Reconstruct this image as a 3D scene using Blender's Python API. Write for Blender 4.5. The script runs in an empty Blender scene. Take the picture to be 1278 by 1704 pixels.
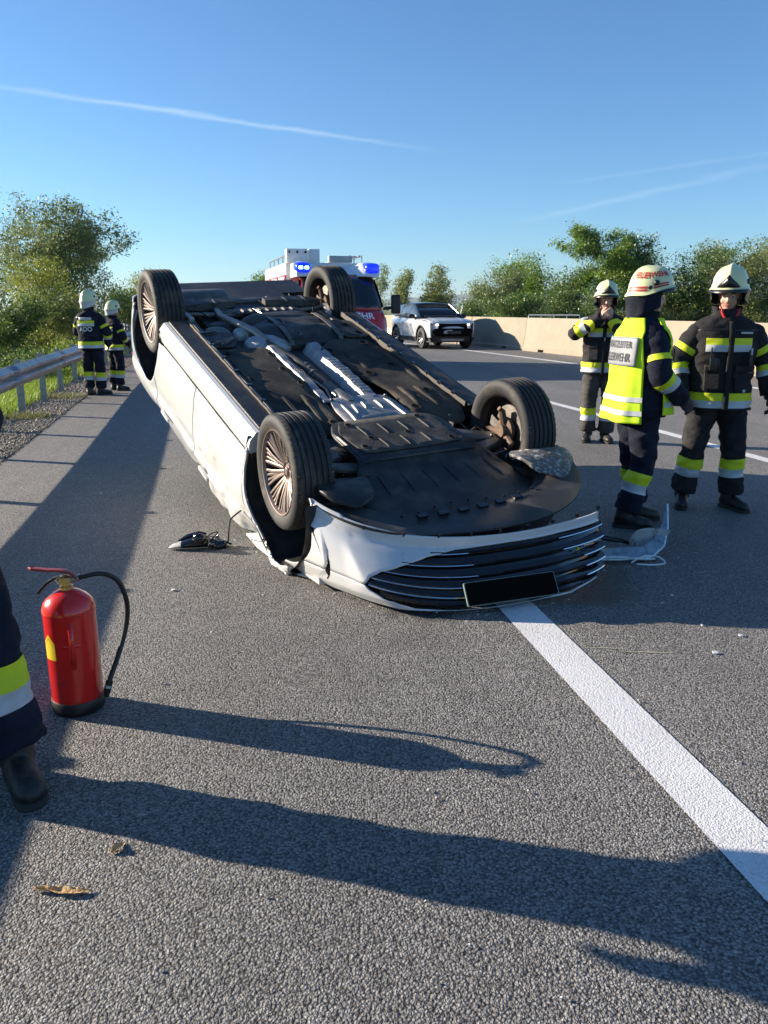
import bpy, bmesh, math, random
import numpy as np
from mathutils import Vector, Matrix, noise

R_ = math.radians
random.seed(7)
rng = np.random.default_rng(11)
scene = bpy.context.scene
col = scene.collection

# ------------------------------------------------------------------ camera
cam_d = bpy.data.cameras.new('camera')
cam = bpy.data.objects.new('camera', cam_d)
col.objects.link(cam)
cam.location = (0, 0, 1.5)
cam.rotation_euler = (R_(90 - 14.75), 0, 0)
cam_d.sensor_fit = 'VERTICAL'
cam_d.sensor_height = 36.0
cam_d.sensor_width = 27.0
cam_d.lens = 36.0 * 1280 / 1704
cam_d.clip_start = 0.05
cam_d.clip_end = 20000
scene.camera = cam

# ------------------------------------------------------------------ sky and sun
SUN_EL, SUN_AZ = R_(18.0), (-0.966, 0.259)          # direction towards the sun, ground plane
world = bpy.data.worlds.new('World')
scene.world = world
world.use_nodes = True
wn, wl = world.node_tree.nodes, world.node_tree.links
wn.clear()
w_out = wn.new('ShaderNodeOutputWorld')
w_bg = wn.new('ShaderNodeBackground')
w_bg.inputs['Strength'].default_value = 0.066
sky = wn.new('ShaderNodeTexSky')
sky.sky_type = 'NISHITA'
sky.sun_disc = False
sky.sun_elevation = SUN_EL
sky.sun_rotation = math.atan2(SUN_AZ[0], SUN_AZ[1])
sky.altitude = 300
sky.air_density = 1.0
sky.dust_density = 0.25
sky.ozone_density = 3.0


def wmath(op, a, b=None, clamp=False):
    n = wn.new('ShaderNodeMath'); n.operation = op; n.use_clamp = clamp
    for i, v in enumerate((a, b)):
        if v is None: continue
        if isinstance(v, (int, float)): n.inputs[i].default_value = v
        else: wl.new(v, n.inputs[i])
    return n.outputs[0]


# contrails and thin cirrus live high in the sky: planar coordinates = direction / height
tc = wn.new('ShaderNodeTexCoord')
sep = wn.new('ShaderNodeSeparateXYZ'); wl.new(tc.outputs['Generated'], sep.inputs[0])
zc = wmath('MAXIMUM', sep.outputs[2], 0.02)
px_ = wmath('DIVIDE', sep.outputs[0], zc)
py_ = wmath('DIVIDE', sep.outputs[1], zc)
comb = wn.new('ShaderNodeCombineXYZ'); wl.new(px_, comb.inputs[0]); wl.new(py_, comb.inputs[1])


def trail(p0, p1, width, fade0, fade1, strength, nscale):
    """streak between two points of the high sky plane"""
    d = (p1[0] - p0[0], p1[1] - p0[1]); L = math.hypot(*d); t = (d[0] / L, d[1] / L)
    rx = wmath('SUBTRACT', px_, p0[0]); ry = wmath('SUBTRACT', py_, p0[1])
    along = wmath('ADD', wmath('MULTIPLY', rx, t[0]), wmath('MULTIPLY', ry, t[1]))
    perp = wmath('ADD', wmath('MULTIPLY', rx, -t[1]), wmath('MULTIPLY', ry, t[0]))
    nz = wn.new('ShaderNodeTexNoise'); nz.inputs['Scale'].default_value = nscale
    nz.inputs['Detail'].default_value = 5
    wl.new(comb.outputs[0], nz.inputs['Vector'])
    wob = wmath('MULTIPLY', wmath('SUBTRACT', nz.outputs[0], 0.5), width * 1.6)
    q = wmath('DIVIDE', wmath('ABSOLUTE', wmath('ADD', perp, wob)), width)
    core = wmath('SUBTRACT', 1.0, q, True)
    core = wmath('POWER', core, 1.3)
    m = wn.new('ShaderNodeMapRange'); m.inputs[1].default_value = -fade0; m.inputs[2].default_value = L * .25
    wl.new(along, m.inputs[0])
    m2 = wn.new('ShaderNodeMapRange'); m2.inputs[1].default_value = L + fade1; m2.inputs[2].default_value = L * .7
    wl.new(along, m2.inputs[0])
    k = wmath('MULTIPLY', wmath('MULTIPLY', core, m.outputs[0]), m2.outputs[0])
    k = wmath('MULTIPLY', k, wmath('ADD', wmath('MULTIPLY', nz.outputs[0], 0.9), 0.35))
    return wmath('MULTIPLY', k, strength)


def skyp(u, v):
    """high-sky plane point seen towards a direction given by view angles"""
    p = R_(14.75); a, b = (u - 639) / 1280, (852 - v) / 1280
    d = (a, b * math.sin(p) + math.cos(p), b * math.cos(p) - math.sin(p))
    return (d[0] / d[2], d[1] / d[2])


ks = [trail(skyp(-40, 138), skyp(650, 240), .10, .4, .5, .36, 4.0),
      trail(skyp(860, 372), skyp(1290, 272), .20, .3, 1., .16, 2.0),
      trail(skyp(940, 305), skyp(1270, 256), .11, .3, 1., .10, 2.5)]
tot = ks[0]
for k in ks[1:]: tot = wmath('ADD', tot, k)
tot = wmath('MINIMUM', tot, 0.8)
mixw = wn.new('ShaderNodeMixRGB'); wl.new(tot, mixw.inputs[0])
wl.new(sky.outputs[0], mixw.inputs[1]); mixw.inputs[2].default_value = (8.8, 7.4, 6.6, 1)
tint = wn.new('ShaderNodeMixRGB'); tint.blend_type = 'MULTIPLY'; tint.inputs[0].default_value = 1
wl.new(mixw.outputs[0], tint.inputs[1]); tint.inputs[2].default_value = (.66, .955, 1.20, 1)
wl.new(tint.outputs[0], w_bg.inputs[0])
wl.new(w_bg.outputs[0], w_out.inputs[0])

sun_d = bpy.data.lights.new('sun', 'SUN')
sun_d.energy = 5.0
sun_d.angle = R_(0.5)
sun_d.color = (1.0, 0.87, 0.70)
sun = bpy.data.objects.new('sun', sun_d)
col.objects.link(sun)
to_sun = Vector((SUN_AZ[0] * math.cos(SUN_EL), SUN_AZ[1] * math.cos(SUN_EL), math.sin(SUN_EL)))
sun.rotation_euler = (to_sun).to_track_quat('Z', 'Y').to_euler()
sun.location = (-20, 5, 12)

scene.view_settings.view_transform = 'Standard'
scene.view_settings.look = 'None'
scene.view_settings.gamma = 1
scene.view_settings.use_curve_mapping = False
scene.view_settings.exposure = 1.22
scene.render.engine = 'CYCLES'
scene.cycles.use_denoising = True
scene.cycles.max_bounces = 8
scene.cycles.transparent_max_bounces = 12
scene.cycles.caustics_reflective = False
scene.cycles.caustics_refractive = False

# ------------------------------------------------------------------ helpers
MATS = {}


def mat(name, c, rough=.5, metal=0., var=0., vscale=8., bump=0., bscale=60., c2=None, c2amt=0., c2scale=3.,
        spec=.5, coat=0., trans=0., emis=None, estr=0., alpha=1., detail=4, subs=0.):
    """principled material: base colour, fine value variation, a second colour in patches, bump"""
    if name in MATS: return MATS[name]
    m = bpy.data.materials.new(name); m.use_nodes = True
    n, l = m.node_tree.nodes, m.node_tree.links
    b = n['Principled BSDF']
    b.inputs['Base Color'].default_value = (*c, 1)
    b.inputs['Roughness'].default_value = rough
    b.inputs['Metallic'].default_value = metal
    b.inputs['Specular IOR Level'].default_value = spec
    b.inputs['Coat Weight'].default_value = coat
    b.inputs['Coat Roughness'].default_value = .08
    b.inputs['Transmission Weight'].default_value = trans
    b.inputs['Alpha'].default_value = alpha
    if emis: b.inputs['Emission Color'].default_value = (*emis, 1); b.inputs['Emission Strength'].default_value = estr
    if var or bump or c2:
        t = n.new('ShaderNodeTexCoord')
        cur = None
        if c2:
            z = n.new('ShaderNodeTexNoise'); z.inputs['Scale'].default_value = c2scale; z.inputs['Detail'].default_value = 8
            z.inputs['Roughness'].default_value = .65
            l.new(t.outputs['Object'], z.inputs['Vector'])
            r = n.new('ShaderNodeMapRange'); r.inputs[1].default_value = .62 - c2amt * .4; r.inputs[2].default_value = .75 - c2amt * .3
            l.new(z.outputs[0], r.inputs[0])
            x = n.new('ShaderNodeMixRGB'); l.new(r.outputs[0], x.inputs[0])
            x.inputs[1].default_value = (*c, 1); x.inputs[2].default_value = (*c2, 1); cur = x.outputs[0]
        if var:
            z = n.new('ShaderNodeTexNoise'); z.inputs['Scale'].default_value = vscale; z.inputs['Detail'].default_value = detail
            l.new(t.outputs['Object'], z.inputs['Vector'])
            r = n.new('ShaderNodeMapRange'); r.inputs[1].default_value = .25; r.inputs[2].default_value = .75
            r.inputs[3].default_value = 1 - var; r.inputs[4].default_value = 1 + var
            l.new(z.outputs[0], r.inputs[0])
            x = n.new('ShaderNodeVectorMath'); x.operation = 'SCALE'
            if cur: l.new(cur, x.inputs[0])
            else: x.inputs[0].default_value = c
            l.new(r.outputs[0], x.inputs['Scale']); cur = x.outputs[0]
            rr = n.new('ShaderNodeMapRange'); rr.inputs[3].default_value = max(.03, rough - var * .35); rr.inputs[4].default_value = min(1, rough + var * .35)
            l.new(z.outputs[0], rr.inputs[0]); l.new(rr.outputs[0], b.inputs['Roughness'])
        if cur: l.new(cur, b.inputs['Base Color'])
        if bump:
            z = n.new('ShaderNodeTexNoise'); z.inputs['Scale'].default_value = bscale; z.inputs['Detail'].default_value = 5
            l.new(t.outputs['Object'], z.inputs['Vector'])
            u = n.new('ShaderNodeBump'); u.inputs['Strength'].default_value = bump; u.inputs['Distance'].default_value = .01
            l.new(z.outputs[0], u.inputs['Height']); l.new(u.outputs[0], b.inputs['Normal'])
    MATS[name] = m
    return m


def tag(o, label=None, cat=None, group=None, kind=None):
    if label: o['label'] = label
    if cat: o['category'] = cat
    if group: o['group'] = group
    if kind: o['kind'] = kind
    return o


def empty(name, loc, rz=0, label=None, cat=None, group=None):
    o = bpy.data.objects.new(name, None)
    o.empty_display_size = .2
    col.objects.link(o)
    o.location = loc
    o.rotation_euler = (0, 0, rz)
    return tag(o, label, cat, group)


class MB:
    """collects shapes into one mesh"""
    def __init__(s): s.v = []; s.f = []

    def add(s, v, f):
        k = len(s.v)
        s.v += [tuple(map(float, p)) for p in v]
        s.f += [tuple(i + k for i in q) for q in f]
        return s

    def box(s, c, d, M=None):
        x, y, z = d[0] / 2, d[1] / 2, d[2] / 2
        v = [Vector((i * x, j * y, k * z)) for i in (-1, 1) for j in (-1, 1) for k in (-1, 1)]
        if M is not None: v = [M @ p for p in v]
        v = [p + Vector(c) for p in v]
        return s.add(v, [(0, 1, 3, 2), (4, 6, 7, 5), (0, 4, 5, 1), (2, 3, 7, 6), (0, 2, 6, 4), (1, 5, 7, 3)])

    def hexa(s, p):
        """8 corners: bottom 4 counter-clockwise, top 4 likewise"""
        return s.add(p, [(3, 2, 1, 0), (4, 5, 6, 7), (0, 1, 5, 4), (1, 2, 6, 5), (2, 3, 7, 6), (3, 0, 4, 7)])

    def tube(s, pts, r, n=8, cap=True, sy=1.):
        P = [Vector(p) for p in pts]
        rs = r if isinstance(r, (list, tuple)) else [r] * len(P)
        T = []
        for i in range(len(P)):
            a = P[max(i - 1, 0)]; b = P[min(i + 1, len(P) - 1)]
            T.append((b - a).normalized() if (b - a).length > 1e-9 else Vector((0, 0, 1)))
        u = T[0].orthogonal().normalized()
        v = []; f = []
        for i, p in enumerate(P):
            u = (u - T[i] * u.dot(T[i]))
            u = u.normalized() if u.length > 1e-6 else T[i].orthogonal().normalized()
            w = T[i].cross(u)
            for k in range(n):
                a = 2 * math.pi * k / n
                v.append(p + u * (math.cos(a) * rs[i]) + w * (math.sin(a) * rs[i] * sy))
        for i in range(len(P) - 1):
            for k in range(n):
                f.append((i * n + k, i * n + (k + 1) % n, (i + 1) * n + (k + 1) % n, (i + 1) * n + k))
        if cap:
            f.append(tuple(reversed(range(n)))); f.append(tuple((len(P) - 1) * n + k for k in range(n)))
        return s.add(v, f)

    def lathe(s, prof, n=32, M=None, a0=0., a1=2 * math.pi):
        """profile (r, h) turned about local Z"""
        full = abs(a1 - a0 - 2 * math.pi) < 1e-6
        m = n if full else n + 1
        v = []
        for r, h in prof:
            for k in range(m):
                a = a0 + (a1 - a0) * k / n
                p = Vector((r * math.cos(a), r * math.sin(a), h))
                v.append(M @ p if M is not None else p)
        f = []
        for i in range(len(prof) - 1):
            for k in range(n):
                k2 = (k + 1) % m
                f.append((i * m + k, i * m + k2, (i + 1) * m + k2, (i + 1) * m + k))
        return s.add(v, f)

    def loft(s, rings, cap=True, closed=True):
        n = len(rings[0]); v = [p for r in rings for p in r]; f = []
        for i in range(len(rings) - 1):
            for k in range(n if closed else n - 1):
                k2 = (k + 1) % n
                f.append((i * n + k, i * n + k2, (i + 1) * n + k2, (i + 1) * n + k))
        if cap and closed:
            f.append(tuple(reversed(range(n)))); f.append(tuple((len(rings) - 1) * n + k for k in range(n)))
        return s.add(v, f)

    def prism(s, poly, a, b, fr=None):
        """polygon (x, y) extruded from z=a to z=b; fr maps a point"""
        n = len(poly)
        v = [Vector((x, y, a)) for x, y in poly] + [Vector((x, y, b)) for x, y in poly]
        if fr: v = [fr(p) for p in v]
        return s.add(v, [tuple(reversed(range(n))), tuple(range(n, 2 * n))] + [(i, (i + 1) % n, n + (i + 1) % n, n + i) for i in range(n)])

    def sphere(s, c, r, nu=12, nv=8, M=None):
        rx = r if isinstance(r, (tuple, list)) else (r, r, r)
        rings = []
        for j in range(1, nv):
            t = math.pi * j / nv
            rings.append([(math.sin(t) * math.cos(2 * math.pi * k / nu), math.sin(t) * math.sin(2 * math.pi * k / nu), -math.cos(t)) for k in range(nu)])
        v = [(0, 0, -1)] + [p for q in rings for p in q] + [(0, 0, 1)]
        f = []
        for k in range(nu): f.append((0, 1 + (k + 1) % nu, 1 + k))
        for j in range(nv - 2):
            for k in range(nu):
                a = 1 + j * nu
                f.append((a + k, a + (k + 1) % nu, a + nu + (k + 1) % nu, a + nu + k))
        e = len(v) - 1; a = 1 + (nv - 2) * nu
        for k in range(nu): f.append((a + k, a + (k + 1) % nu, e))
        v = [Vector((p[0] * rx[0], p[1] * rx[1], p[2] * rx[2])) for p in v]
        if M is not None: v = [M @ p for p in v]
        return s.add([p + Vector(c) for p in v], f)

    def xform(s, fn):
        s.v = [tuple(fn(Vector(p))) for p in s.v]; return s

    def build(s, name, m, parent=None, angle=40, bevel=0., seg=2, solid=0., sub=0, loc=None):
        me = bpy.data.meshes.new(name)
        me.from_pydata(s.v, [], s.f)
        bm = bmesh.new(); bm.from_mesh(me)
        bmesh.ops.recalc_face_normals(bm, faces=bm.faces)
        if bevel:
            es = [e for e in bm.edges if len(e.link_faces) == 2 and e.calc_face_angle(0) > R_(30)]
            bmesh.ops.bevel(bm, geom=es, offset=bevel, segments=seg, profile=.6, affect='EDGES', clamp_overlap=True)
        bm.to_mesh(me); bm.free()
        me.materials.append(m)
        if angle: me.polygons.foreach_set('use_smooth', [True] * len(me.polygons)); me.set_sharp_from_angle(angle=R_(angle))
        o = bpy.data.objects.new(name, me); col.objects.link(o)
        if parent: o.parent = parent
        if loc is not None: o.location = loc
        if solid:
            q = o.modifiers.new('thickness', 'SOLIDIFY'); q.thickness = solid; q.offset = -1
        if sub:
            q = o.modifiers.new('smooth', 'SUBSURF'); q.levels = q.render_levels = sub
        return o


def obj_np(name, V, F, m, parent=None, smooth=False):
    """quads from numpy arrays"""
    me = bpy.data.meshes.new(name)
    me.vertices.add(len(V)); me.vertices.foreach_set('co', np.asarray(V, np.float32).ravel())
    nf, k = F.shape
    me.loops.add(nf * k); me.loops.foreach_set('vertex_index', F.astype(np.int32).ravel())
    me.polygons.add(nf); me.polygons.foreach_set('loop_start', np.arange(0, nf * k, k, dtype=np.int32))
    me.update(calc_edges=True); me.validate()
    if smooth: me.polygons.foreach_set('use_smooth', np.ones(nf, bool))
    me.materials.append(m)
    o = bpy.data.objects.new(name, me); col.objects.link(o)
    if parent: o.parent = parent
    return o


def evaluated_mesh(o):
    dg = bpy.context.evaluated_depsgraph_get()
    return bpy.data.meshes.new_from_object(o.evaluated_get(dg))


def text_mesh(txt, size=1., depth=.0, align='CENTER', bold=0.0):
    """vertices and faces of a line of lettering, in the XY plane"""
    cu = bpy.data.curves.new('t', 'FONT'); cu.body = txt; cu.size = size
    cu.align_x = align; cu.align_y = 'CENTER'; cu.extrude = depth; cu.offset = bold; cu.resolution_u = 3
    o = bpy.data.objects.new('t', cu); col.objects.link(o)
    bpy.context.view_layer.update()
    me = evaluated_mesh(o)
    bm = bmesh.new(); bm.from_mesh(me)
    bmesh.ops.triangulate(bm, faces=bm.faces)
    v = [x.co.copy() for x in bm.verts]; bm.verts.ensure_lookup_table()
    f = [tuple(q.index for q in p.verts) for p in bm.faces]
    bm.free(); bpy.data.meshes.remove(me)
    bpy.data.objects.remove(o); bpy.data.curves.remove(cu)
    return v, f


def lerp(a, b, t): return a + (b - a) * t


def smooth_path(P, n):
    P = [Vector(p) for p in P]; out = []
    for i in range(len(P) - 1):
        a, b, c, d = P[max(i - 1, 0)], P[i], P[i + 1], P[min(i + 2, len(P) - 1)]
        for k in range(n):
            t = k / n; out.append(.5 * ((2 * b) + (c - a) * t + (2 * a - 5 * b + 4 * c - d) * t * t + (3 * b - a - 3 * c + d) * t ** 3))
    return out + [P[-1]]


def interp(x, xs, ys): return float(np.interp(x, xs, ys))


# ------------------------------------------------------------------ the road's course: s along, d to the right of the near line
TH0, RAD, P0 = R_(11.25), 200.0, (0.59, 3.75)


def road(s, d, z=0.):
    if d < -1:                                                      # the hard shoulder narrows further on
        g = .0036 * (min(max(s, 8), 26) - 8) ** 2 + .04 * min(max(s - 26, 0), 12)
        d += g * min(1, (-1 - d) / 2.5)
    s1 = min(max(s, 0), 90); th = TH0 + s1 / RAD
    x = P0[0] + RAD * (math.cos(th) - math.cos(TH0)); y = P0[1] + RAD * (math.sin(th) - math.sin(TH0))
    e = s - s1
    x += -math.sin(th) * e; y += math.cos(th) * e
    return Vector((x + math.cos(th) * d, y + math.sin(th) * d, z))


def heading(s): return TH0 + min(max(s, 0), 90) / RAD


# ================================================================== SETTING
def nd(n, kind, **kw):
    x = n.new(kind)
    for k, v in kw.items(): setattr(x, k, v)
    return x


def asphalt_material(name, paint=False):
    m = bpy.data.materials.new(name); m.use_nodes = True
    n, l = m.node_tree.nodes, m.node_tree.links
    b = n['Principled BSDF']
    t = nd(n, 'ShaderNodeTexCoord'); P = t.outputs['Object']
    def noise_(scale, det=4, rough=.5):
        z = nd(n, 'ShaderNodeTexNoise'); z.inputs['Scale'].default_value = scale; z.inputs['Detail'].default_value = det
        z.inputs['Roughness'].default_value = rough
        l.new(P, z.inputs['Vector']); return z.outputs[0]
    def mr(src, a, b_, c, d):
        z = nd(n, 'ShaderNodeMapRange'); l.new(src, z.inputs[0])
        for i, q in enumerate((a, b_, c, d)): z.inputs[i + 1].default_value = q
        return z.outputs[0]
    def mt(op, a, b_):
        z = nd(n, 'ShaderNodeMath', operation=op)
        for i, q in enumerate((a, b_)):
            if isinstance(q, (int, float)): z.inputs[i].default_value = q
            else: l.new(q, z.inputs[i])
        return z.outputs[0]
    # warped coordinates so that stones are uneven
    wv = nd(n, 'ShaderNodeTexNoise'); wv.inputs['Scale'].default_value = 60; l.new(P, wv.inputs['Vector'])
    wa = nd(n, 'ShaderNodeVectorMath', operation='MULTIPLY_ADD'); l.new(wv.outputs['Color'], wa.inputs[0])
    wa.inputs[1].default_value = (.009, .009, .009); l.new(P, wa.inputs[2])
    v1 = nd(n, 'ShaderNodeTexVoronoi'); v1.inputs['Scale'].default_value = 128; l.new(wa.outputs[0], v1.inputs['Vector'])
    v2 = nd(n, 'ShaderNodeTexVoronoi'); v2.inputs['Scale'].default_value = 260; l.new(wa.outputs[0], v2.inputs['Vector'])
    sc = nd(n, 'ShaderNodeSeparateColor'); l.new(v1.outputs['Color'], sc.inputs[0])
    sc2 = nd(n, 'ShaderNodeSeparateColor'); l.new(v2.outputs['Color'], sc2.inputs[0])
    stone = mr(sc.outputs[0], 0, 1, .50, 1.50)
    pale = mr(sc.outputs[1], .982, .99, 0, 1)                      # an odd pale stone
    big = mr(noise_(.35, 5), .3, .7, .88, 1.12)
    mid = mr(noise_(5, 5, .6), .3, .7, .92, 1.08)
    gap = mr(v1.outputs['Distance'], .36, .80, 1.0, .25)           # dark bitumen between stones
    k = mt('MULTIPLY', mt('MULTIPLY', stone, big), mt('MULTIPLY', mid, gap))
    base = nd(n, 'ShaderNodeMixRGB'); l.new(sc.outputs[2], base.inputs[0])
    base.inputs[1].default_value = (.250, .246, .238, 1); base.inputs[2].default_value = (.285, .270, .250, 1)
    x = nd(n, 'ShaderNodeVectorMath', operation='SCALE'); l.new(base.outputs[0], x.inputs[0]); l.new(k, x.inputs['Scale'])
    mp = nd(n, 'ShaderNodeMixRGB'); l.new(mt('MULTIPLY', pale, .8), mp.inputs[0]); l.new(x.outputs[0], mp.inputs[1]); mp.inputs[2].default_value = (.34, .33, .31, 1)
    colr = mp.outputs[0]
    # long streaks along the carriageway: polished tracks, old drips
    rot = nd(n, 'ShaderNodeMapping'); rot.inputs['Rotation'].default_value = (0, 0, -.21); l.new(P, rot.inputs['Vector'])
    scl = nd(n, 'ShaderNodeVectorMath', operation='MULTIPLY'); l.new(rot.outputs[0], scl.inputs[0]); scl.inputs[1].default_value = (1.1, .05, 1)
    sn = nd(n, 'ShaderNodeTexNoise'); sn.inputs['Scale'].default_value = 1.; sn.inputs['Detail'].default_value = 4; l.new(scl.outputs[0], sn.inputs['Vector'])
    stz = nd(n, 'ShaderNodeVectorMath', operation='SCALE'); l.new(colr, stz.inputs[0]); l.new(mr(sn.outputs[0], .3, .7, .84, 1.14), stz.inputs['Scale'])
    colr = stz.outputs[0]
    h = mt('ADD', mt('MULTIPLY', mt('SUBTRACT', 1.0, v1.outputs['Distance']), .8), mt('MULTIPLY', mt('SUBTRACT', 1.0, v2.outputs['Distance']), .35))
    h = mt('ADD', h, mt('MULTIPLY', noise_(300, 3), .25))
    rough = mr(sc.outputs[2], 0, 1, .55, .8)
    if not paint:
        # spilled fluid under the nose of the car
        def stain(cx, cy, r, soft):
            sub = nd(n, 'ShaderNodeVectorMath', operation='SUBTRACT'); l.new(P, sub.inputs[0]); sub.inputs[1].default_value = (cx, cy, 0)
            ln = nd(n, 'ShaderNodeVectorMath', operation='LENGTH'); l.new(sub.outputs[0], ln.inputs[0])
            d = mt('ADD', ln.outputs['Value'], mt('MULTIPLY', mt('SUBTRACT', noise_(4.5, 6, .65), .5), .55))
            return mr(d, r, r - soft, 0, 1)
        s = mt('MAXIMUM', stain(1.05, 4.15, .42, .12), stain(.2, 3.72, .20, .12))
        s = mt('MAXIMUM', s, mt('MULTIPLY', stain(.12, 3.35, .17, .15), .35))
        dk = nd(n, 'ShaderNodeMixRGB'); l.new(mt('MULTIPLY', s, .72), dk.inputs[0]); l.new(colr, dk.inputs[1]); dk.inputs[2].default_value = (.03, .03, .032, 1)
        colr = dk.outputs[0]
        rough = mt('SUBTRACT', rough, mt('MULTIPLY', s, .3))
    else:
        wear = mr(mt('ADD', mt('MULTIPLY', noise_(7, 8, .7), .75), mt('MULTIPLY', v1.outputs['Distance'], .30)), .71, .80, 0, 1)
        pt = nd(n, 'ShaderNodeMixRGB'); l.new(mr(noise_(2.5, 4), .3, .7, 0, 1), pt.inputs[0])
        pt.inputs[1].default_value = (.78, .78, .78, 1); pt.inputs[2].default_value = (.66, .655, .64, 1)
        pv = nd(n, 'ShaderNodeVectorMath', operation='SCALE'); l.new(pt.outputs[0], pv.inputs[0]); l.new(mt('MULTIPLY', mr(v1.outputs['Distance'], .5, .95, 1.0, .8), mr(sc.outputs[0], 0, 1, .93, 1.04)), pv.inputs['Scale'])
        pm = nd(n, 'ShaderNodeMixRGB'); l.new(mt('MULTIPLY', wear, .85), pm.inputs[0]); l.new(pv.outputs[0], pm.inputs[1]); l.new(colr, pm.inputs[2])
        colr = pm.outputs[0]
    l.new(colr, b.inputs['Base Color']); l.new(rough, b.inputs['Roughness'])
    b.inputs['Specular IOR Level'].default_value = .35
    u = nd(n, 'ShaderNodeBump'); u.inputs['Strength'].default_value = .28 if paint else .9; u.inputs['Distance'].default_value = .012
    l.new(h, u.inputs['Height']); l.new(u.outputs[0], b.inputs['Normal'])
    return m


M_ASPH = asphalt_material('asphalt')
M_LINE = asphalt_material('road paint', True)
M_SOIL = mat('soil and gravel', (.20, .18, .155), .95, var=.35, vscale=30, bump=1., bscale=45, c2=(.10, .11, .05), c2amt=.5, c2scale=1.5)
M_MEADOW = mat('meadow ground', (.13, .20, .035), .95, var=.3, vscale=3, bump=.6, bscale=20, c2=(.17, .16, .06), c2amt=.5, c2scale=.4)


def strip(name, s0, s1, ds, ds_profile, z, m, kind='structure', parent=None, drop=None):
    """sheet following the road's course; ds_profile = list of (d, z)"""
    n = max(2, int((s1 - s0) / ds) + 1)
    mb = MB(); V = []; F = []; w = len(ds_profile)
    for i in range(n):
        s = s0 + (s1 - s0) * i / (n - 1)
        for d, zz in ds_profile: V.append(road(s, d, z + zz))
    for i in range(n - 1):
        for k in range(w - 1): F.append((i * w + k, i * w + k + 1, (i + 1) * w + k + 1, (i + 1) * w + k))
    mb.add(V, F)
    o = mb.build(name, m, parent, angle=30)
    if kind: o['kind'] = kind
    return o


road_o = strip('road', -14, 190, 2, [(-3.55, 0), (-2, 0), (4, 0), (11, 0), (22, 0)], 0, M_ASPH)
ground_o = strip('ground', -30, 190, 3, [(-70, -3.2), (-30, -2.8), (-16, -2.4), (-10, -1.3), (-7, -.28), (-5.6, -.06), (-4.4, -.035), (-3.4, -.035), (22.5, -.035), (26, -.5), (40, -1.4), (80, -1.8), (130, -2.2)], 0, M_MEADOW)
far = MB().add([(-9000, -300, -3.3), (9000, -300, -3.3), (9000, 13000, -3.3), (-9000, 13000, -3.3)], [(0, 1, 2, 3)]).build('far_fields', M_MEADOW, angle=0)
far['kind'] = 'structure'
strip('shoulder', -14, 100, 1.5, [(-4.45, .0), (-4.2, .012), (-3.8, .008), (-3.5, -.012)], -.008, M_SOIL)

# painted lines
strip('edge_line_marking', -14, 140, 1, [(0, 0), (.2, 0)], .004, M_LINE, parent=road_o, kind=None)
for a, b_ in ((-14, -9), (2.8, 8.8), (20.8, 26.8), (38.8, 44.8), (56.8, 62.8), (74.8, 80.8)):
    strip('lane_dash_marking', a, b_, 1, [(4.02, 0), (4.17, 0)], .004, M_LINE, parent=road_o, kind=None)
strip('inner_line_marking', -14, 140, 1, [(9.0, 0), (9.2, 0)], .004, M_LINE, parent=road_o, kind=None)

# pale scrapes the roof cut into the surface, thin sheets on the road
M_SCR = mat('scraped asphalt', (.42, .40, .30), .8, var=.3, vscale=60)
M_SCR2 = mat('chalky scuff', (.36, .37, .38), .8, var=.4, vscale=80)
for (x, y, a, L, w, m) in ((1.00, 3.245, -4, .20, .010, M_SCR), (1.20, 3.20, -5, .22, .013, M_SCR), (-2.62, 6.9, 12, .35, .02, M_SCR2), (-2.3, 6.6, 8, .3, .018, M_SCR2),
                           (-2.5, 6.1, 5, .26, .016, M_SCR2), (-2.2, 5.6, 2, .2, .016, M_SCR2), (-1.93, 4.35, 6, .12, .012, M_SCR2), (-1.8, 4.02, 3, .14, .012, M_SCR2), (-1.72, 3.8, -2, .1, .01, M_SCR2), (1.55, 3.9, -8, .16, .01, M_SCR2), (1.9, 4.3, 15, .12, .008, M_SCR2)):
    q = MB(); n = 14; V = []; F = []
    for i in range(n):
        t = i / (n - 1); ww = w * math.sin(math.pi * (0.05 + .9 * t)) * random.uniform(.5, 1.)
        c = Vector((x + (t - .5) * L * math.cos(R_(a)), y + (t - .5) * L * math.sin(R_(a)) + random.uniform(-.002, .002), .003))
        V += [c + Vector((0, ww / 2, 0)), c - Vector((0, ww / 2, 0))]
    for i in range(n - 1): F.append((2 * i, 2 * i + 1, 2 * i + 3, 2 * i + 2))
    q.add(V, F).build('scrape_mark', m, road_o, angle=0)

# ---- gravel on the shoulder: uncountable pebbles
M_PEB = mat('pebbles', (.25, .225, .19), .85, var=.5, vscale=35, bump=.3, bscale=200)


def pebbles(name, N, s0, s1, d0, d1, size, m):
    s = s0 + (s1 - s0) * rng.random(N) ** 1.7; d = rng.uniform(d0, d1, N)
    C = np.array([road(a, b_, 0) for a, b_ in zip(s, d)])
    octv = np.array([(1, 0, 0), (0, 1, 0), (-1, 0, 0), (0, -1, 0), (0, 0, .7), (0, 0, -.5)], float)
    octf = np.array([(0, 1, 4), (1, 2, 4), (2, 3, 4), (3, 0, 4), (1, 0, 5), (2, 1, 5), (3, 2, 5), (0, 3, 5)])
    r = size * rng.lognormal(0, .4, N)
    an = rng.uniform(0, 6.28, N)
    V = octv[None] * (r[:, None, None]) * rng.uniform(.6, 1.25, (N, 6, 1))
    ca, sa = np.cos(an)[:, None], np.sin(an)[:, None]
    X = V[..., 0] * ca - V[..., 1] * sa; Y = V[..., 0] * sa + V[..., 1] * ca
    V = np.stack([X, Y, V[..., 2]], -1) + C[:, None] + np.array([0, 0, .008])
    F = octf[None] + (np.arange(N) * 6)[:, None, None]
    o = obj_np(name, V.reshape(-1, 3), F.reshape(-1, 3), m)
    return o


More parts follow.
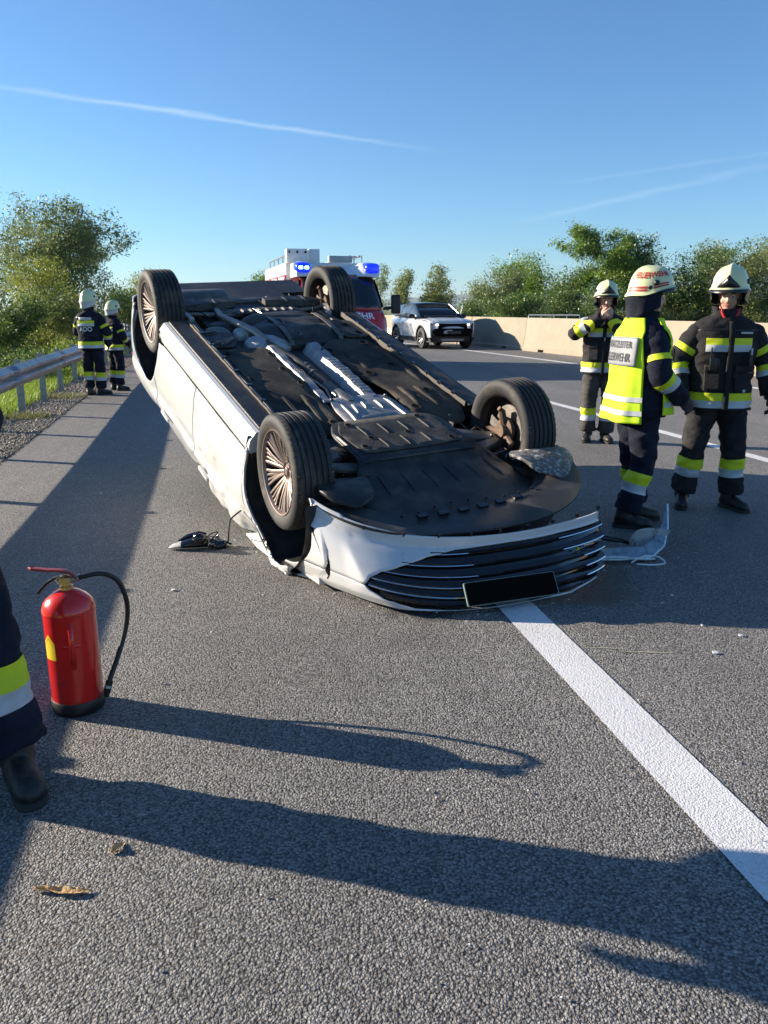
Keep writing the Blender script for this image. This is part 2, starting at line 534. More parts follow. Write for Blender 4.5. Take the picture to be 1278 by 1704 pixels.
tag(pebbles('gravel', 26000, 1.5, 26, -4.35, -3.56, .013, M_PEB), 'grey gravel scattered along the foot of the steel guardrail', 'gravel', kind='stuff')
# grains and fluff lying loose on the asphalt
tag(pebbles('grit', 2600, -4, 14, -3.5, 4, .0035, mat('grit', (.42, .40, .37), .8, var=.4, vscale=50)), 'fine pale grit strewn over the asphalt', 'grit', kind='stuff')


# ---- grass
def grass_material(name, c1, c2, c3):
    m = bpy.data.materials.new(name); m.use_nodes = True
    n, l = m.node_tree.nodes, m.node_tree.links
    n.remove(n['Principled BSDF'])
    a = nd(n, 'ShaderNodeAttribute', attribute_name='v')
    r = nd(n, 'ShaderNodeValToRGB'); l.new(a.outputs['Fac'], r.inputs[0])
    r.color_ramp.elements[0].color = (*c1, 1); r.color_ramp.elements[1].color = (*c3, 1)
    e = r.color_ramp.elements.new(.5); e.color = (*c2, 1)
    d = nd(n, 'ShaderNodeBsdfDiffuse'); t = nd(n, 'ShaderNodeBsdfTranslucent'); g = nd(n, 'ShaderNodeBsdfGlossy'); g.inputs['Roughness'].default_value = .45
    l.new(r.outputs[0], d.inputs[0]); l.new(r.outputs[0], t.inputs[0])
    x = nd(n, 'ShaderNodeMixShader'); x.inputs[0].default_value = .42
    l.new(d.outputs[0], x.inputs[1]); l.new(t.outputs[0], x.inputs[2])
    y = nd(n, 'ShaderNodeMixShader'); y.inputs[0].default_value = .05
    l.new(x.outputs[0], y.inputs[1]); l.new(g.outputs[0], y.inputs[2])
    l.new(y.outputs[0], n['Material Output'].inputs[0])
    return m


M_GRASS = grass_material('grass blades', (.13, .22, .02), (.25, .38, .04), (.42, .44, .10))


def set_v(o, vals):
    at = o.data.attributes.new('v', 'FLOAT', 'POINT'); at.data.foreach_set('value', np.asarray(vals, np.float32))


def blades(name, C, hmin, hmax, w, m, lean=.35, vbase=.5):
    N = len(C)
    h = rng.uniform(hmin, hmax, N); an = rng.uniform(0, 6.28, N); le = rng.normal(0, lean, (N, 2)) * h[:, None]
    u = np.stack([np.cos(an), np.sin(an), np.zeros(N)], -1) * (w * rng.uniform(.6, 1.4, N))[:, None]
    up = np.zeros((N, 3)); up[:, 2] = h
    mid = C + up * .55 + np.c_[le * .35, np.zeros(N)]
    tip = C + up * .92 + np.c_[le, np.zeros(N)]
    V = np.stack([C - u, C + u, mid + u * .7, mid - u * .7, tip + u * .1, tip - u * .1], 1)
    F = np.array([(0, 1, 2, 3), (3, 2, 4, 5)])[None] + (np.arange(N) * 6)[:, None, None]
    o = obj_np(name, V.reshape(-1, 3), F.reshape(-1, 4), m)
    v = np.clip(vbase + rng.normal(0, .2, N), 0, 1)
    set_v(o, np.repeat(v, 6))
    return o


def zside(d): return np.interp(d, [-16, -10, -7, -5.6, -4.4, -3.4], [-2.4, -1.3, -.28, -.06, -.035, -.035])


N = 150000
s = 3 + 40 * rng.random(N) ** 1.6; d = -4.25 - 4.8 * rng.random(N) ** 1.2
keep = (rng.random(N) < np.clip((-d - 4.15) * 3.0, 0.05, 1))
s, d = s[keep], d[keep]
C = np.array([road(a, b_, zside(b_)) for a, b_ in zip(s, d)])
tag(blades('grass', C, .06, .24, .007, M_GRASS), 'bright green sunlit grass behind the guardrail', 'grass', kind='stuff')
# weeds growing out of the gravel
M_WEED = grass_material('weed blades', (.10, .13, .03), (.2, .21, .07), (.34, .30, .15))
for i, (ss, dd, r, n_, nm) in enumerate(((2.9, -3.72, .17, 420, 'dry yellowish weed tuft on the gravel nearest the camera'), (4.3, -3.95, .2, 380, 'sparse green weed tuft in the gravel between the first two visible posts'),
                                         (8.3, -3.98, .24, 520, 'wide green weed tuft at the foot of the second post'), (11.0, -3.9, .26, 420, 'low weed tuft beside the firefighter in front of the rail'))):
    an = rng.uniform(0, 6.28, n_); q = r * np.sqrt(rng.random(n_))
    P = road(ss, dd)
    C = np.stack([P.x + q * np.cos(an) * 1.4, P.y + q * np.sin(an), np.zeros(n_)], -1)
    tag(blades('weed_tuft', C, .03, .13, .004, M_WEED, .6, .45 + .1 * (i == 0)), nm, 'weed')

# ---- hills and haze are far off
M_HILL = mat('wooded hill', (.05, .08, .045), .95, var=.4, vscale=.008, c2=(.10, .11, .06), c2amt=.4, c2scale=.002)


def hill(name, x0, x1, y, prof, seed):
    mb = MB(); n = 60; V = []; F = []
    rows = 8
    for j in range(rows):
        t = j / (rows - 1)
        for i in range(n):
            u = i / (n - 1); x = lerp(x0, x1, u)
            h = np.interp(u, *prof) * (1 + .08 * noise.noise((u * 14, seed, 0)) + .04 * noise.noise((u * 50, seed, 3)))
            V.append((x, y + (t - .0) * 900, -6 + h * math.sin(t * math.pi / 2) + 6 * noise.noise((u * 30, t * 9, seed))))
    for j in range(rows - 1):
        for i in range(n - 1): F.append((j * n + i, j * n + i + 1, (j + 1) * n + i + 1, (j + 1) * n + i))
    o = mb.add(V, F).build(name, M_HILL, angle=80)
    o['kind'] = 'structure'
    return o


hill('hill', -1200, 3100, 8200, ([0, .15, .33, .45, .55, .7, 1], [5, 60, 140, 170, 190, 130, 30]), 1.5)
hill('hill', -3600, 5200, 10500, ([0, .2, .4, .5, .6, .8, 1], [4, 5, 20, 190, 230, 200, 90]), 4.5)

# ---- steel guardrail
M_GALV = mat('galvanised steel', (.42, .44, .46), .42, metal=.85, var=.18, vscale=9, bump=.08, bscale=40, c2=(.30, .31, .32), c2amt=.5, c2scale=5)
M_GALVD = mat('weathered galvanised post', (.30, .32, .33), .55, metal=.6, var=.22, vscale=14, bump=.1, bscale=50)
rail = empty('guardrail', road(6, -4.05), 0, 'galvanised steel guardrail running along the left road edge', 'guardrail')
rail_base = road(6, -4.05)
W = [(.0, .452), (.0, .470), (-.012, .485), (-.060, .515), (-.075, .53), (-.075, .555), (-.060, .572), (-.012, .597), (0, .608), (-.012, .620), (-.060, .645), (-.075, .662), (-.075, .69), (-.060, .705), (-.012, .735), (0, .748), (0, .765)]
seg = 4.0
for i in range(17):
    s0 = -8.2 + seg * i; mb = MB(); V = []; F = []; m_ = 9
    for j in range(m_):
        s_ = s0 + (seg + .12) * j / (m_ - 1); off = .004 if j == m_ - 1 else 0
        for q, z in W: V.append(road(s_, -3.98 - .075 - q + off * 0 - (.004 if i % 2 else 0), z) - rail_base)
    w = len(W)
    for j in range(m_ - 1):
        for k in range(w - 1): F.append((j * w + k, j * w + k + 1, (j + 1) * w + k + 1, (j + 1) * w + k))
    o = mb.add(V, F).build('beam', M_GALV, rail, angle=35, solid=.004)
    for dz in (.535, .675):                                         # splice bolts
        for ds in (.03, .09):
            p = road(s0 + ds, -3.972, dz) - rail_base; th = heading(s0)
            MB().lathe([(0, .012), (.012, .009), (.016, .002), (.016, 0)], 8, Matrix.Translation(p) @ Matrix.Rotation(th, 4, 'Z') @ Matrix.Rotation(R_(90), 4, 'Y')).build('splice_bolt', M_GALVD, o)
post0 = None
for i in range(34):
    s_ = 8.75 + 1.75 * (i - 9)
    if s_ > 46: break
    th = heading(s_)
    if post0 is None:
        mb = MB()
        c_ = [(-.045, -.03), (.045, -.03), (.045, .03), (.035, .03), (.035, -.022), (-.035, -.022), (-.035, .03), (-.045, .03)]
        mb.prism(c_, -.3, .80)
        post0 = mb.build('post', M_GALVD, rail, angle=20)
        # a spacer bracket and bolt head join each post to the beam
        br = MB().box((.055, 0, .61), (.05, .05, .16)).build('bracket', M_GALVD, post0, bevel=.004)
        o = post0; b2 = br
    else:
        o = post0.copy(); col.objects.link(o); o.parent = rail
        b2 = br.copy(); col.objects.link(b2); b2.parent = o
    p = road(s_, -4.13) - rail_base
    o.location = p; o.rotation_euler = (R_(random.uniform(-.8, .8)), R_(random.uniform(-1, 1)), th)

# ---- precast concrete barrier in the median
M_CONC = mat('precast concrete', (.30, .26, .195), .85, var=.10, vscale=3, bump=.12, bscale=60, c2=(.32, .27, .21), c2amt=.2, c2scale=1.2)
M_SLOT = mat('drain shade', (.05, .05, .05), .9)
half = [(-.30, 0), (-.30, .10), (-.245, .16), (-.17, .55), (-.115, 1.14), (-.10, 1.20), (.10, 1.20), (.115, 1.14), (.17, .55), (.245, .16), (.30, .10), (.30, 0)]
for i in range(-3, 9):
    s0 = 23.4 + 6 * (i - 2); base = road(s0 + 3, 11.35)
    stations = [0, .02, 1.2, 1.2, 1.6, 1.6, 3., 4.4, 4.4, 4.8, 4.8, 5.97, 5.985]
    raised = [0, 0, 0, 1, 1, 0, 0, 0, 1, 1, 0, 0, 0]
    shrink = [.97, 1, 1, 1, 1, 1, 1, 1, 1, 1, 1, 1, .97]
    rings = []
    for st, ra, sh in zip(stations, raised, shrink):
        rings.append([road(s0 + st, 11.35 + x * sh, (max(z, .09) if ra else z) * (1 if z < .2 else sh ** .3)) - base for x, z in half])
    o = MB().loft(rings).build('concrete_barrier', M_CONC, angle=25)
    o.location = base
    ordinal = ['first', 'second', 'third', 'fourth', 'fifth', 'sixth', 'seventh', 'eighth', 'ninth', 'tenth', 'eleventh', 'twelfth'][i + 3]
    tag(o, 'beige precast concrete barrier block, %s of the median row counted from the camera end' % ordinal, 'barrier', 'precast barrier blocks along the median')

# ---- white railing standing behind the barrier
M_WHITE = mat('white painted steel', (.75, .75, .73), .5, var=.08)
p0, p1 = Vector((8.2, 45, 0)), Vector((10.9, 44.2, 0))
rl = empty('railing', (p0 + p1) / 2, 0, 'short white pipe railing standing behind the concrete barrier', 'railing')
c_ = (p0 + p1) / 2
MB().tube([p0 - c_ + Vector((0, 0, 1.19)), p1 - c_ + Vector((0, 0, 1.19))], .03, 8).build('top_rail', M_WHITE, rl)
MB().tube([p0 - c_ + Vector((0, 0, .8)), p1 - c_ + Vector((0, 0, .8))], .025, 8).build('lower_rail', M_WHITE, rl)
for k in range(5):
    q = p0.lerp(p1, k / 4) - c_
    MB().tube([q + Vector((0, 0, -.2)), q + Vector((0, 0, 1.17))], .025, 8).build('post', M_WHITE, rl)

# ---- street lamp beyond the left trees
M_POLE = mat('lamp pole steel', (.36, .38, .40), .5, metal=.5, var=.1)
lx = Vector((-15.6, 42, -2.5))
lp = empty('street_lamp', lx, 0, 'tall grey street lamp pole rising in front of the left tree', 'street lamp')
MB().tube([(0, 0, 0), (0, 0, 1.2), (0, 0, 7.6)], [.11, .09, .05], 10).build('pole', M_POLE, lp)
MB().tube([(0, 0, 7.55), (.05, -.1, 7.72), (.25, -.35, 7.78)], .03, 8).build('arm', M_POLE, lp)
mb = MB(); mb.loft([[(.0 + .42 * t + .05 * math.cos(a) * k, -.3 - .1 * t + .13 * math.sin(a) * k, 7.80 + .03 * math.sin(a * 2)) for a in np.linspace(0, 6.28, 9)[:-1]] for t, k in ((0, .4), (.25, 1), (.8, 1), (1, .3))])
MB().box((.22, -.36, 7.80), (.62, .26, .09)).build('lantern', mat('lamp head', (.5, .52, .54), .4, var=.05), lp, bevel=.03)

# ---- blue direction sign far down the road
M_BLUE = mat('sign blue', (.03, .10, .38), .4, var=.05)
sg = empty('road_sign', (2.1, 74, 0), R_(4), 'small blue road sign between the fire engine mirror and the white car', 'road sign')
MB().box((0, 0, 1.75), (1.75, .05, .75)).build('panel', M_BLUE, sg, bevel=.015)
MB().box((0, -.03, 1.75), (1.68, .012, .68)).build('border', M_WHITE, sg, bevel=.004)
MB().box((0, -.042, 1.75), (1.60, .014, .60)).build('field', M_BLUE, sg, bevel=.004)
for x in (-.6, .6): MB().tube([(x, .06, -.3), (x, .06, 2.0)], .04, 8).build('post', M_GALVD, sg)


# ================================================================== TREES
M_BARK = mat('bark', (.11, .09, .07), .95, var=.35, vscale=12, bump=.8, bscale=30)
M_LEAF = {
    'green': grass_material('leaves green', (.07, .15, .015), (.15, .26, .03), (.30, .37, .06)),
    'olive': grass_material('leaves olive', (.10, .145, .03), (.19, .235, .06), (.33, .33, .10)),
    'silver': grass_material('leaves silvery', (.10, .15, .05), (.19, .24, .09), (.30, .33, .15)),
    'dark': grass_material('leaves dark', (.055, .11, .022), (.10, .175, .036), (.20, .26, .06)),
    'yellow': grass_material('leaves yellowing', (.12, .165, .015), (.235, .27, .035), (.38, .36, .06)),
}


def grow(rn, base, h, spread, levels, nbr, trunk_r, lean=0., up=.35, first=.25):
    """tree skeleton: list of (points, radii) and the twig tips"""
    segs, tips = [], []

    def br(p, d, L, r, lev):
        n = 5; pts = [p.copy()]; rs = [r]; q = p.copy(); dd = d.copy()
        for i in range(n):
            dd = (dd + Vector((rn.uniform(-1, 1), rn.uniform(-1, 1), rn.uniform(-.6, 1))) * .16 + Vector((0, 0, up * .12))).normalized()
            q = q + dd * (L / n); pts.append(q.copy()); rs.append(r * (1 - .75 * (i + 1) / n))
        segs.append((pts, rs, lev))
        if lev >= levels:
            tips.append((pts[-1], L)); tips.append((pts[3], L)); return
        if lev >= levels - 1: tips.append((pts[-1], L * .7))
        k = nbr + rn.randint(-1, 1)
        for j in range(k):
            t = rn.uniform(first if lev == 0 else .3, 1.) if j else 1.
            i = min(int(t * n), n - 1); p2 = pts[i].lerp(pts[i + 1], t * n - i)
            a = rn.uniform(0, 6.28); o = Vector((math.cos(a), math.sin(a), 0))
            nd_ = (dd * rn.uniform(.5, .9) + o * spread * rn.uniform(.6, 1.1) + Vector((0, 0, up * rn.uniform(0, .6)))).normalized()
            br(p2, nd_, L * rn.uniform(.5, .72) * (1 if lev else rn.uniform(.75, 1)), max(.006, r * (1 - .7 * t) * .7), lev + 1)

    br(Vector(base), Vector((lean, 0, 1)).normalized(), h * .55, trunk_r, 0)
    return segs, tips


def tree(name, label, u, top, dist, hw, leaf, seed, nleaf=9000, lsize=.17, ground=-2.6, group=None, levels=3, nbr=5, spread=.8, clump=.55, up=.35, first=.25, lean=0., flat=1., droop=0., fill=.6):
    """u, top, hw: view angle of the axis, the top and half the width, in the photograph's pixels; dist in metres"""
    nleaf = int(nleaf * (2.6 if dist > 50 else 1.6))
    rn = random.Random(seed); g = np.random.default_rng(seed)
    x = (u - 639) / 1323 * dist; ztop = 1.5 + dist * (515 - top) / 1340; h = ztop - ground; rw = hw / 1323 * dist
    segs, tips = grow(rn, (0, 0, 0), h, spread, levels, nbr, h * .018, lean, up, first)
    T = np.array([t[0] for t in tips])
    # fit the skeleton to the tree's real height and width
    kx = rw * .93 / max(np.percentile(np.abs(T[:, 0]), 96), .01); ky = kx * flat; kz = (h - clump * .4) / T[:, 2].max()
    S = np.array([kx, ky, kz])
    root = empty(name, (x, dist, ground), 0, label, 'tree' if 'tree' in name or 'poplar' in name else 'shrub', group)
    mb = MB()
    for pts, rs, lev in segs:
        mb.tube([Vector((p.x * kx, p.y * ky, p.z * kz)) for p in pts], rs, 7 if lev < 2 else 4, cap=False)
    mb.build('trunk', M_BARK, root, angle=60)
    T = T * S
    # twigs fill the inside and the lower skirt of the crown as well
    nf = int(len(T) * fill) if fill else 0
    if nf:
        q = g.normal(0, 1, (nf, 3)); q /= np.linalg.norm(q, axis=1)[:, None]; q *= (g.random(nf) ** .45)[:, None]
        lo = first * .55; zc_, zr_ = (1 + lo) / 2 * h, (1 - lo) / 2 * h
        prof_ = np.clip(1.08 - .35 * np.clip(q[:, 2], 0, 1), .3, 1)
        E_ = np.stack([q[:, 0] * rw * .86 * prof_, q[:, 1] * rw * .86 * flat * prof_, zc_ + q[:, 2] * zr_ * .90], -1)
        E_[:, 0] += .12 * rw * np.sin(E_[:, 2] * 1.3 + seed); T = np.concatenate([T, E_])
    w = g.random(len(T)) ** 1.2 + .12
    idx = g.choice(len(T), nleaf, p=w / w.sum())
    r = g.normal(0, 1, (nleaf, 3)); r /= np.linalg.norm(r, axis=1)[:, None]
    r *= (g.random(nleaf) ** .5)[:, None] * clump * (.6 + .8 * g.random(len(T))[idx])[:, None]
    r[:, 2] *= .75
    C = T[idx] + r
    if droop: C[:, 2] -= droop * g.random(nleaf) ** 2
    C[:, 2] = np.maximum(C[:, 2], .05)
    # leaf sprigs: small bent quads facing everywhere
    a = g.normal(0, 1, (nleaf, 3)); a /= np.linalg.norm(a, axis=1)[:, None]
    b = np.cross(a, g.normal(0, 1, (nleaf, 3))); b /= np.linalg.norm(b, axis=1)[:, None]
    sz = lsize * g.lognormal(-.35, .38, nleaf)
    a *= sz[:, None]; b *= (sz * .45)[:, None]
    V = np.stack([C - a * .5, C + b * .5, C + a * .5, C - b * .5], 1)
    F = np.arange(nleaf * 4).reshape(-1, 4)
    o = obj_np('crown', V.reshape(-1, 3), F, M_LEAF[leaf], root)
    tone = .5 + .22 * g.normal(0, 1, len(T))[idx] + g.normal(0, .12, nleaf)
    set_v(o, np.repeat(np.clip(tone, 0, 1), 4))
    return root


GL, GR = 'trees and shrubs beyond the left guardrail', 'trees beyond the median barrier'
tree('broadleaf_tree', 'tall airy tree with spreading branches left of the guardrail', 102, 322, 37, 104, 'silver', 3, 30000, .14, -2.6, GL, 4, 4, .75, .5, .45, .3, fill=1.6)
tree('broadleaf_tree', 'thin tree cut off by the left picture edge', -22, 352, 42, 62, 'silver', 5, 8000, .13, -2.6, GL, 4, 4, .6, .45)
tree('tall_shrub', 'yellowish green tall bush in front of the airy tree', 82, 418, 31, 66, 'yellow', 8, 12000, .115, -2.3, GL, 3, 6, .7, .5, .5, .1)
tree('tall_shrub', 'dark dense bush at the left picture edge behind the rail', 5, 485, 27, 62, 'dark', 9, 12000, .11, -2.2, GL, 3, 6, .8, .5, .3, .05)
tree('tall_shrub', 'dense olive bush directly behind the left pair of firefighters', 130, 468, 29, 60, 'olive', 10, 12000, .105, -2.3, GL, 3, 6, .8, .5, .3, .05)
tree('low_shrub', 'low leafy bush behind the nearest guardrail beam', 40, 572, 17.5, 62, 'dark', 12, 8000, .075, -1.5, GL, 3, 6, 1., .28, .1, .02)
tree('low_shrub', 'low green bush behind the rail beside the taller firefighter', 98, 560, 20, 42, 'green', 13, 6000, .075, -1.5, GL, 3, 6, 1., .28, .1, .02)
tree('low_shrub', 'dark bush just right of the street lamp', 196, 468, 46, 34, 'dark', 14, 8000, .14, -2.6, GL, 3, 6, .8, .55, .3, .05)
tree('low_shrub', 'yellow green bush beside the raised rear wheel', 232, 450, 54, 34, 'yellow', 15, 8000, .15, -2.6, GL, 3, 6, .8, .6, .3, .05)
tree('low_shrub', 'small bush showing behind the car between the raised rear wheels', 447, 452, 75, 30, 'green', 16, 4500, .2, -2.6, GL, 3, 6, .8, .7, .3, .05)

tree('poplar_tree', 'bare looking thin tree directly behind the fire engine cab', 632, 440, 78, 22, 'silver', 21, 1300, .2, -2.2, GR, 3, 5, .5, .5, .7)
tree('poplar_tree', 'slim leaning tree with a bare branch above the engine mirror', 664, 448, 74, 18, 'olive', 22, 2400, .2, -2.2, GR, 3, 5, .5, .5, .7)
tree('poplar_tree', 'slim upright tree above the white car roof', 722, 438, 76, 27, 'olive', 23, 4200, .22, -2.2, GR, 3, 6, .5, .6, .7, .12)
tree('willow_tree', 'round silvery willow right of the white car', 812, 440, 68, 52, 'silver', 24, 10000, .19, -2.2, GR, 3, 7, .8, .7, .3, .05)
tree('broadleaf_tree', 'bright green tree directly right of the silvery willow', 884, 414, 72, 42, 'green', 25, 9000, .21, -2.2, GR, 3, 7, .6, .75, .5, .1)
tree('broadleaf_tree', 'dark narrow tree between the bright green tree and the tallest tree', 938, 436, 66, 36, 'dark', 26, 8000, .2, -2.2, GR, 3, 7, .6, .7, .5, .08)
tree('broadleaf_tree', 'tallest tree of the right row, bushy and bright green', 1012, 378, 64, 64, 'green', 27, 16000, .2, -2.2, GR, 4, 4, .7, .75, .5, .12)
tree('broadleaf_tree', 'dark green tree rising left of the lettered helmet', 1066, 398, 66, 34, 'dark', 28, 8000, .2, -2.2, GR, 3, 6, .6, .7, .6, .12)
tree('broadleaf_tree', 'broad dark tree between the two rightmost helmets', 1135, 408, 62, 56, 'dark', 29, 12000, .19, -2.2, GR, 3, 7, .7, .75, .4, .06)
tree('broadleaf_tree', 'pale thin topped tree above the rightmost helmet', 1182, 402, 70, 30, 'silver', 30, 4500, .2, -2.2, GR, 3, 6, .6, .6, .5)
tree('willow_tree', 'wide olive willow at the right picture edge', 1246, 396, 60, 60, 'olive', 31, 14000, .18, -2.2, GR, 3, 7, .8, .75, .3, .05)
tree('willow_tree', 'olive willow mostly cut off by the right picture edge', 1325, 392, 62, 58, 'olive', 32, 8000, .18, -2.2, GR, 3, 7, .8, .75, .3, .05)
for i, (u, tp, lf, hw) in enumerate(((775, 498, 'dark', 26), (850, 482, 'dark', 48), (925, 478, 'dark', 50), (1000, 474, 'dark', 52), (1080, 476, 'olive', 55), (1160, 478, 'dark', 52), (1240, 476, 'olive', 52))):
    where = ['directly right of the white car', 'at the foot of the silvery willow', 'below the dark narrow tree', 'at the foot of the tallest tree', 'behind the lettered helmet', 'between the two rightmost firefighters', 'behind the rightmost firefighter'][i]
    tree('low_shrub', 'low undergrowth bush ' + where, u, tp, 58 + 2 * (i % 3), hw, lf, 50 + i, 6500, .17, -2.0, 'undergrowth bushes behind the median barrier', 3, 6, 1., .6, .15, .02)


def woodland(name, line, height, depth, n, leaf, seed, label):
    """a wood's edge that reads as one mass, beyond the picture's sides"""
    g = np.random.default_rng(seed); L = np.array(line, float)
    k = g.integers(0, len(L) - 1, n); t = g.random(n)
    B = L[k] + (L[k + 1] - L[k]) * t[:, None]; u = (k + t)
    prof_ = .62 + .2 * np.sin(u * 7 + seed) + .14 * np.sin(u * 17 + 1) + .08 * np.sin(u * 41)
    z = -2.4 + height * prof_ * g.random(n) ** .8
    q = g.normal(0, depth * .35, (n, 2)) * (1 - .6 * ((z + 2.4) / height)[:, None])
    C = np.c_[B + q, z] + g.normal(0, .35, (n, 3))
    a = g.normal(0, 1, (n, 3)); a /= np.linalg.norm(a, axis=1)[:, None]
    b = np.cross(a, g.normal(0, 1, (n, 3))); b /= np.linalg.norm(b, axis=1)[:, None]
    sz = .34 * g.lognormal(-.2, .35, n); a *= sz[:, None]; b *= (sz * .5)[:, None]
    o = obj_np(name, np.stack([C - a * .5, C + b * .5, C + a * .5, C - b * .5], 1).reshape(-1, 3), np.arange(n * 4).reshape(-1, 4), M_LEAF[leaf])
    set_v(o, np.repeat(np.clip(.5 + .2 * np.sin(u * 13) + g.normal(0, .15, n), 0, 1), 4))
    tag(o, label, 'woodland', kind='stuff')


woodland('woodland', [(-22, -4), (-24, 12), (-29, 32), (-48, 78), (-78, 130)], 8.5, 5., 30000, 'olive', 91, 'continuous wood edge beyond the left side of the road')
woodland('woodland', [(36, 52), (46, 34), (54, 10), (58, -8)], 8.5, 5., 22000, 'dark', 92, 'continuous wood edge beyond the right side of the road')


# ================================================================== OVERTURNED CAR (X forward, Y left, Z up; then rolled onto its roof)
CAR_R = Matrix(((0.4812, -0.8692, -0.1142), (-0.8206, -0.4924, 0.2900), (-0.3083, -0.0458, -0.9502)))
CAR_T = Vector((-1.176, 7.04, 1.728))
CAR_BASE = Vector((-.55, 6.0, 0))
WB = 2.84


def CX(p):
    q = CAR_R @ Vector(p) + CAR_T
    if q.z < .03: q.z = .012 + .018 * math.exp((q.z - .03) * 6) if q.z < .03 else q.z
    return q - CAR_BASE


car = empty('overturned_car', CAR_BASE, 0, 'white car lying upside down on its roof with its wheels in the air', 'car')
M_PAINT = mat('white car paint', (.60, .61, .615), .28, coat=.6, var=.04, vscale=3, bump=.02, bscale=3, c2=(.50, .45, .36), c2amt=.02, c2scale=9)
M_PAINTD = mat('scratched white paint', (.56, .565, .56), .4, coat=.3, var=.08, vscale=8, bump=.15, bscale=14, c2=(.40, .36, .30), c2amt=.16, c2scale=11)
M_PLAS = mat('black underbody plastic', (.021, .022, .024), .5, var=.3, vscale=7, bump=.15, bscale=60, c2=(.060, .055, .047), c2amt=.42, c2scale=5, spec=.4)
M_FELT = mat('brown black floor felt', (.024, .0225, .021), .8, var=.35, vscale=5, bump=.5, bscale=120, c2=(.075, .063, .048), c2amt=.48, c2scale=3.5, spec=.25)
M_GLOSSB = mat('gloss black trim', (.008, .008, .009), .12, var=.1, vscale=20, coat=.5)
M_DGREY = mat('dark grey lip plastic', (.030, .031, .033), .45, var=.25, vscale=6, bump=.05, bscale=80, c2=(.065, .064, .062), c2amt=.3, c2scale=6, spec=.4)
M_SCRAPE = mat('scraped grey plastic', (.10, .10, .10), .6, var=.3, vscale=20, bump=.4, bscale=60, c2=(.5, .5, .5), c2amt=.28, c2scale=28)
M_ALU = mat('pressed aluminium shield', (.29, .30, .32), .58, metal=.55, var=.15, vscale=10, bump=.25, bscale=90, c2=(.45, .40, .33), c2amt=.2, c2scale=8)
M_ALUD = mat('dull dimpled heat shield', (.42, .42, .42), .45, metal=.75, var=.2, vscale=20, bump=.8, bscale=140)
M_STEEL = mat('dirty steel arms', (.16, .15, .14), .5, metal=.6, var=.35, vscale=16, bump=.25, bscale=60)
M_RUST = mat('rusty hub iron', (.17, .11, .075), .75, metal=.3, var=.4, vscale=25, bump=.4, bscale=80)
M_PIPE = mat('exhaust pipe steel', (.33, .29, .25), .4, metal=.85, var=.25, vscale=14)
M_TYRE = mat('tyre rubber', (.022, .022, .023), .72, var=.25, vscale=9, bump=.1, bscale=150, c2=(.085, .072, .055), c2amt=.22, c2scale=6)
M_RIM = mat('bronze turned alloy', (.31, .245, .215), .40, metal=.8, var=.1, vscale=18)
M_RIMD = mat('dark alloy barrel', (.05, .045, .043), .45, metal=.5, var=.2, vscale=12)
M_DISC = mat('brake disc iron', (.34, .31, .28), .4, metal=.9, var=.2, vscale=12)
M_CHROME = mat('chrome strip', (.72, .73, .75), .15, metal=1., var=.06, vscale=20)
M_GLASSG = mat('greenish car glass', (.02, .05, .035), .1, var=.1, vscale=12, spec=.6, c2=(.16, .24, .19), c2amt=.4, c2scale=45)
M_CLEAR = mat('clear headlamp plastic', (.75, .82, .86), .12, trans=.75, var=.1, vscale=10, bump=.2, bscale=25)
M_DARK = mat('dark hole', (.004, .004, .004), .95, spec=.1)
M_SEAM = mat('brown sealed seam', (.085, .070, .058), .7, var=.3, vscale=14)


def cbuild(mb, name, m, parent=car, **kw):
    return mb.xform(CX).build(name, m, parent, **kw)


SE = 2.6


def plan(x):
    if x > 2.9:
        t = min((x - 2.9) / .87, .9999); return (1 - t ** SE) ** (1 / SE)
    if x < -.25:
        t = min((-.25 - x) / .80, .9999); return (1 - t ** 3) ** (1 / 3)
    return 1.


def wide(x, z):
    w = interp(z, [.16, .2, .25, .30, .33, .42, .58, .72, .80, .86, .92, 1.0, 1.06], [.84, .865, .895, .91, .905, .922, .935, .935, .926, .942, .932, .90, .87])
    w *= plan(x)
    for ax in (0, WB):
        r = math.hypot(x - ax, z - .37); w += .014 * math.exp(-((r - .43) / .05) ** 2)
    return w


def dent(x, z):
    g = lambda cx, cz, sx, sz: math.exp(-((x - cx) / sx) ** 2 - ((z - cz) / sz) ** 2)
    d = -.15 * g(2.5, .95, .32, .17) - .07 * g(1.42, 1.02, .20, .12) - .035 * g(.22, 1.06, .18, .10) - .02 * g(.85, .9, .4, .12) - .025 * g(1.95, .75, .25, .14)
    k = min(max((z - .72) / .2, 0), 1) * min(max((x - .9) / .8, 0), 1)
    d += k * (.028 * noise.noise((x * 7, z * 9, 1.3)) + .013 * noise.noise((x * 17, z * 19, 4.3)))
    d += .004 * noise.noise((x * 3, z * 4, 9.1))
    # sharp folds in the crushed fender
    d += k * .020 * abs(math.sin(9 * (x + .8 * z) + 2 * noise.noise((x * 4, z * 4, 7)))) * min(max((x - 1.9) / .4, 0), 1)
    return d


ARCH = {0: (0., .385, .415), 1: (WB, .36, .43)}


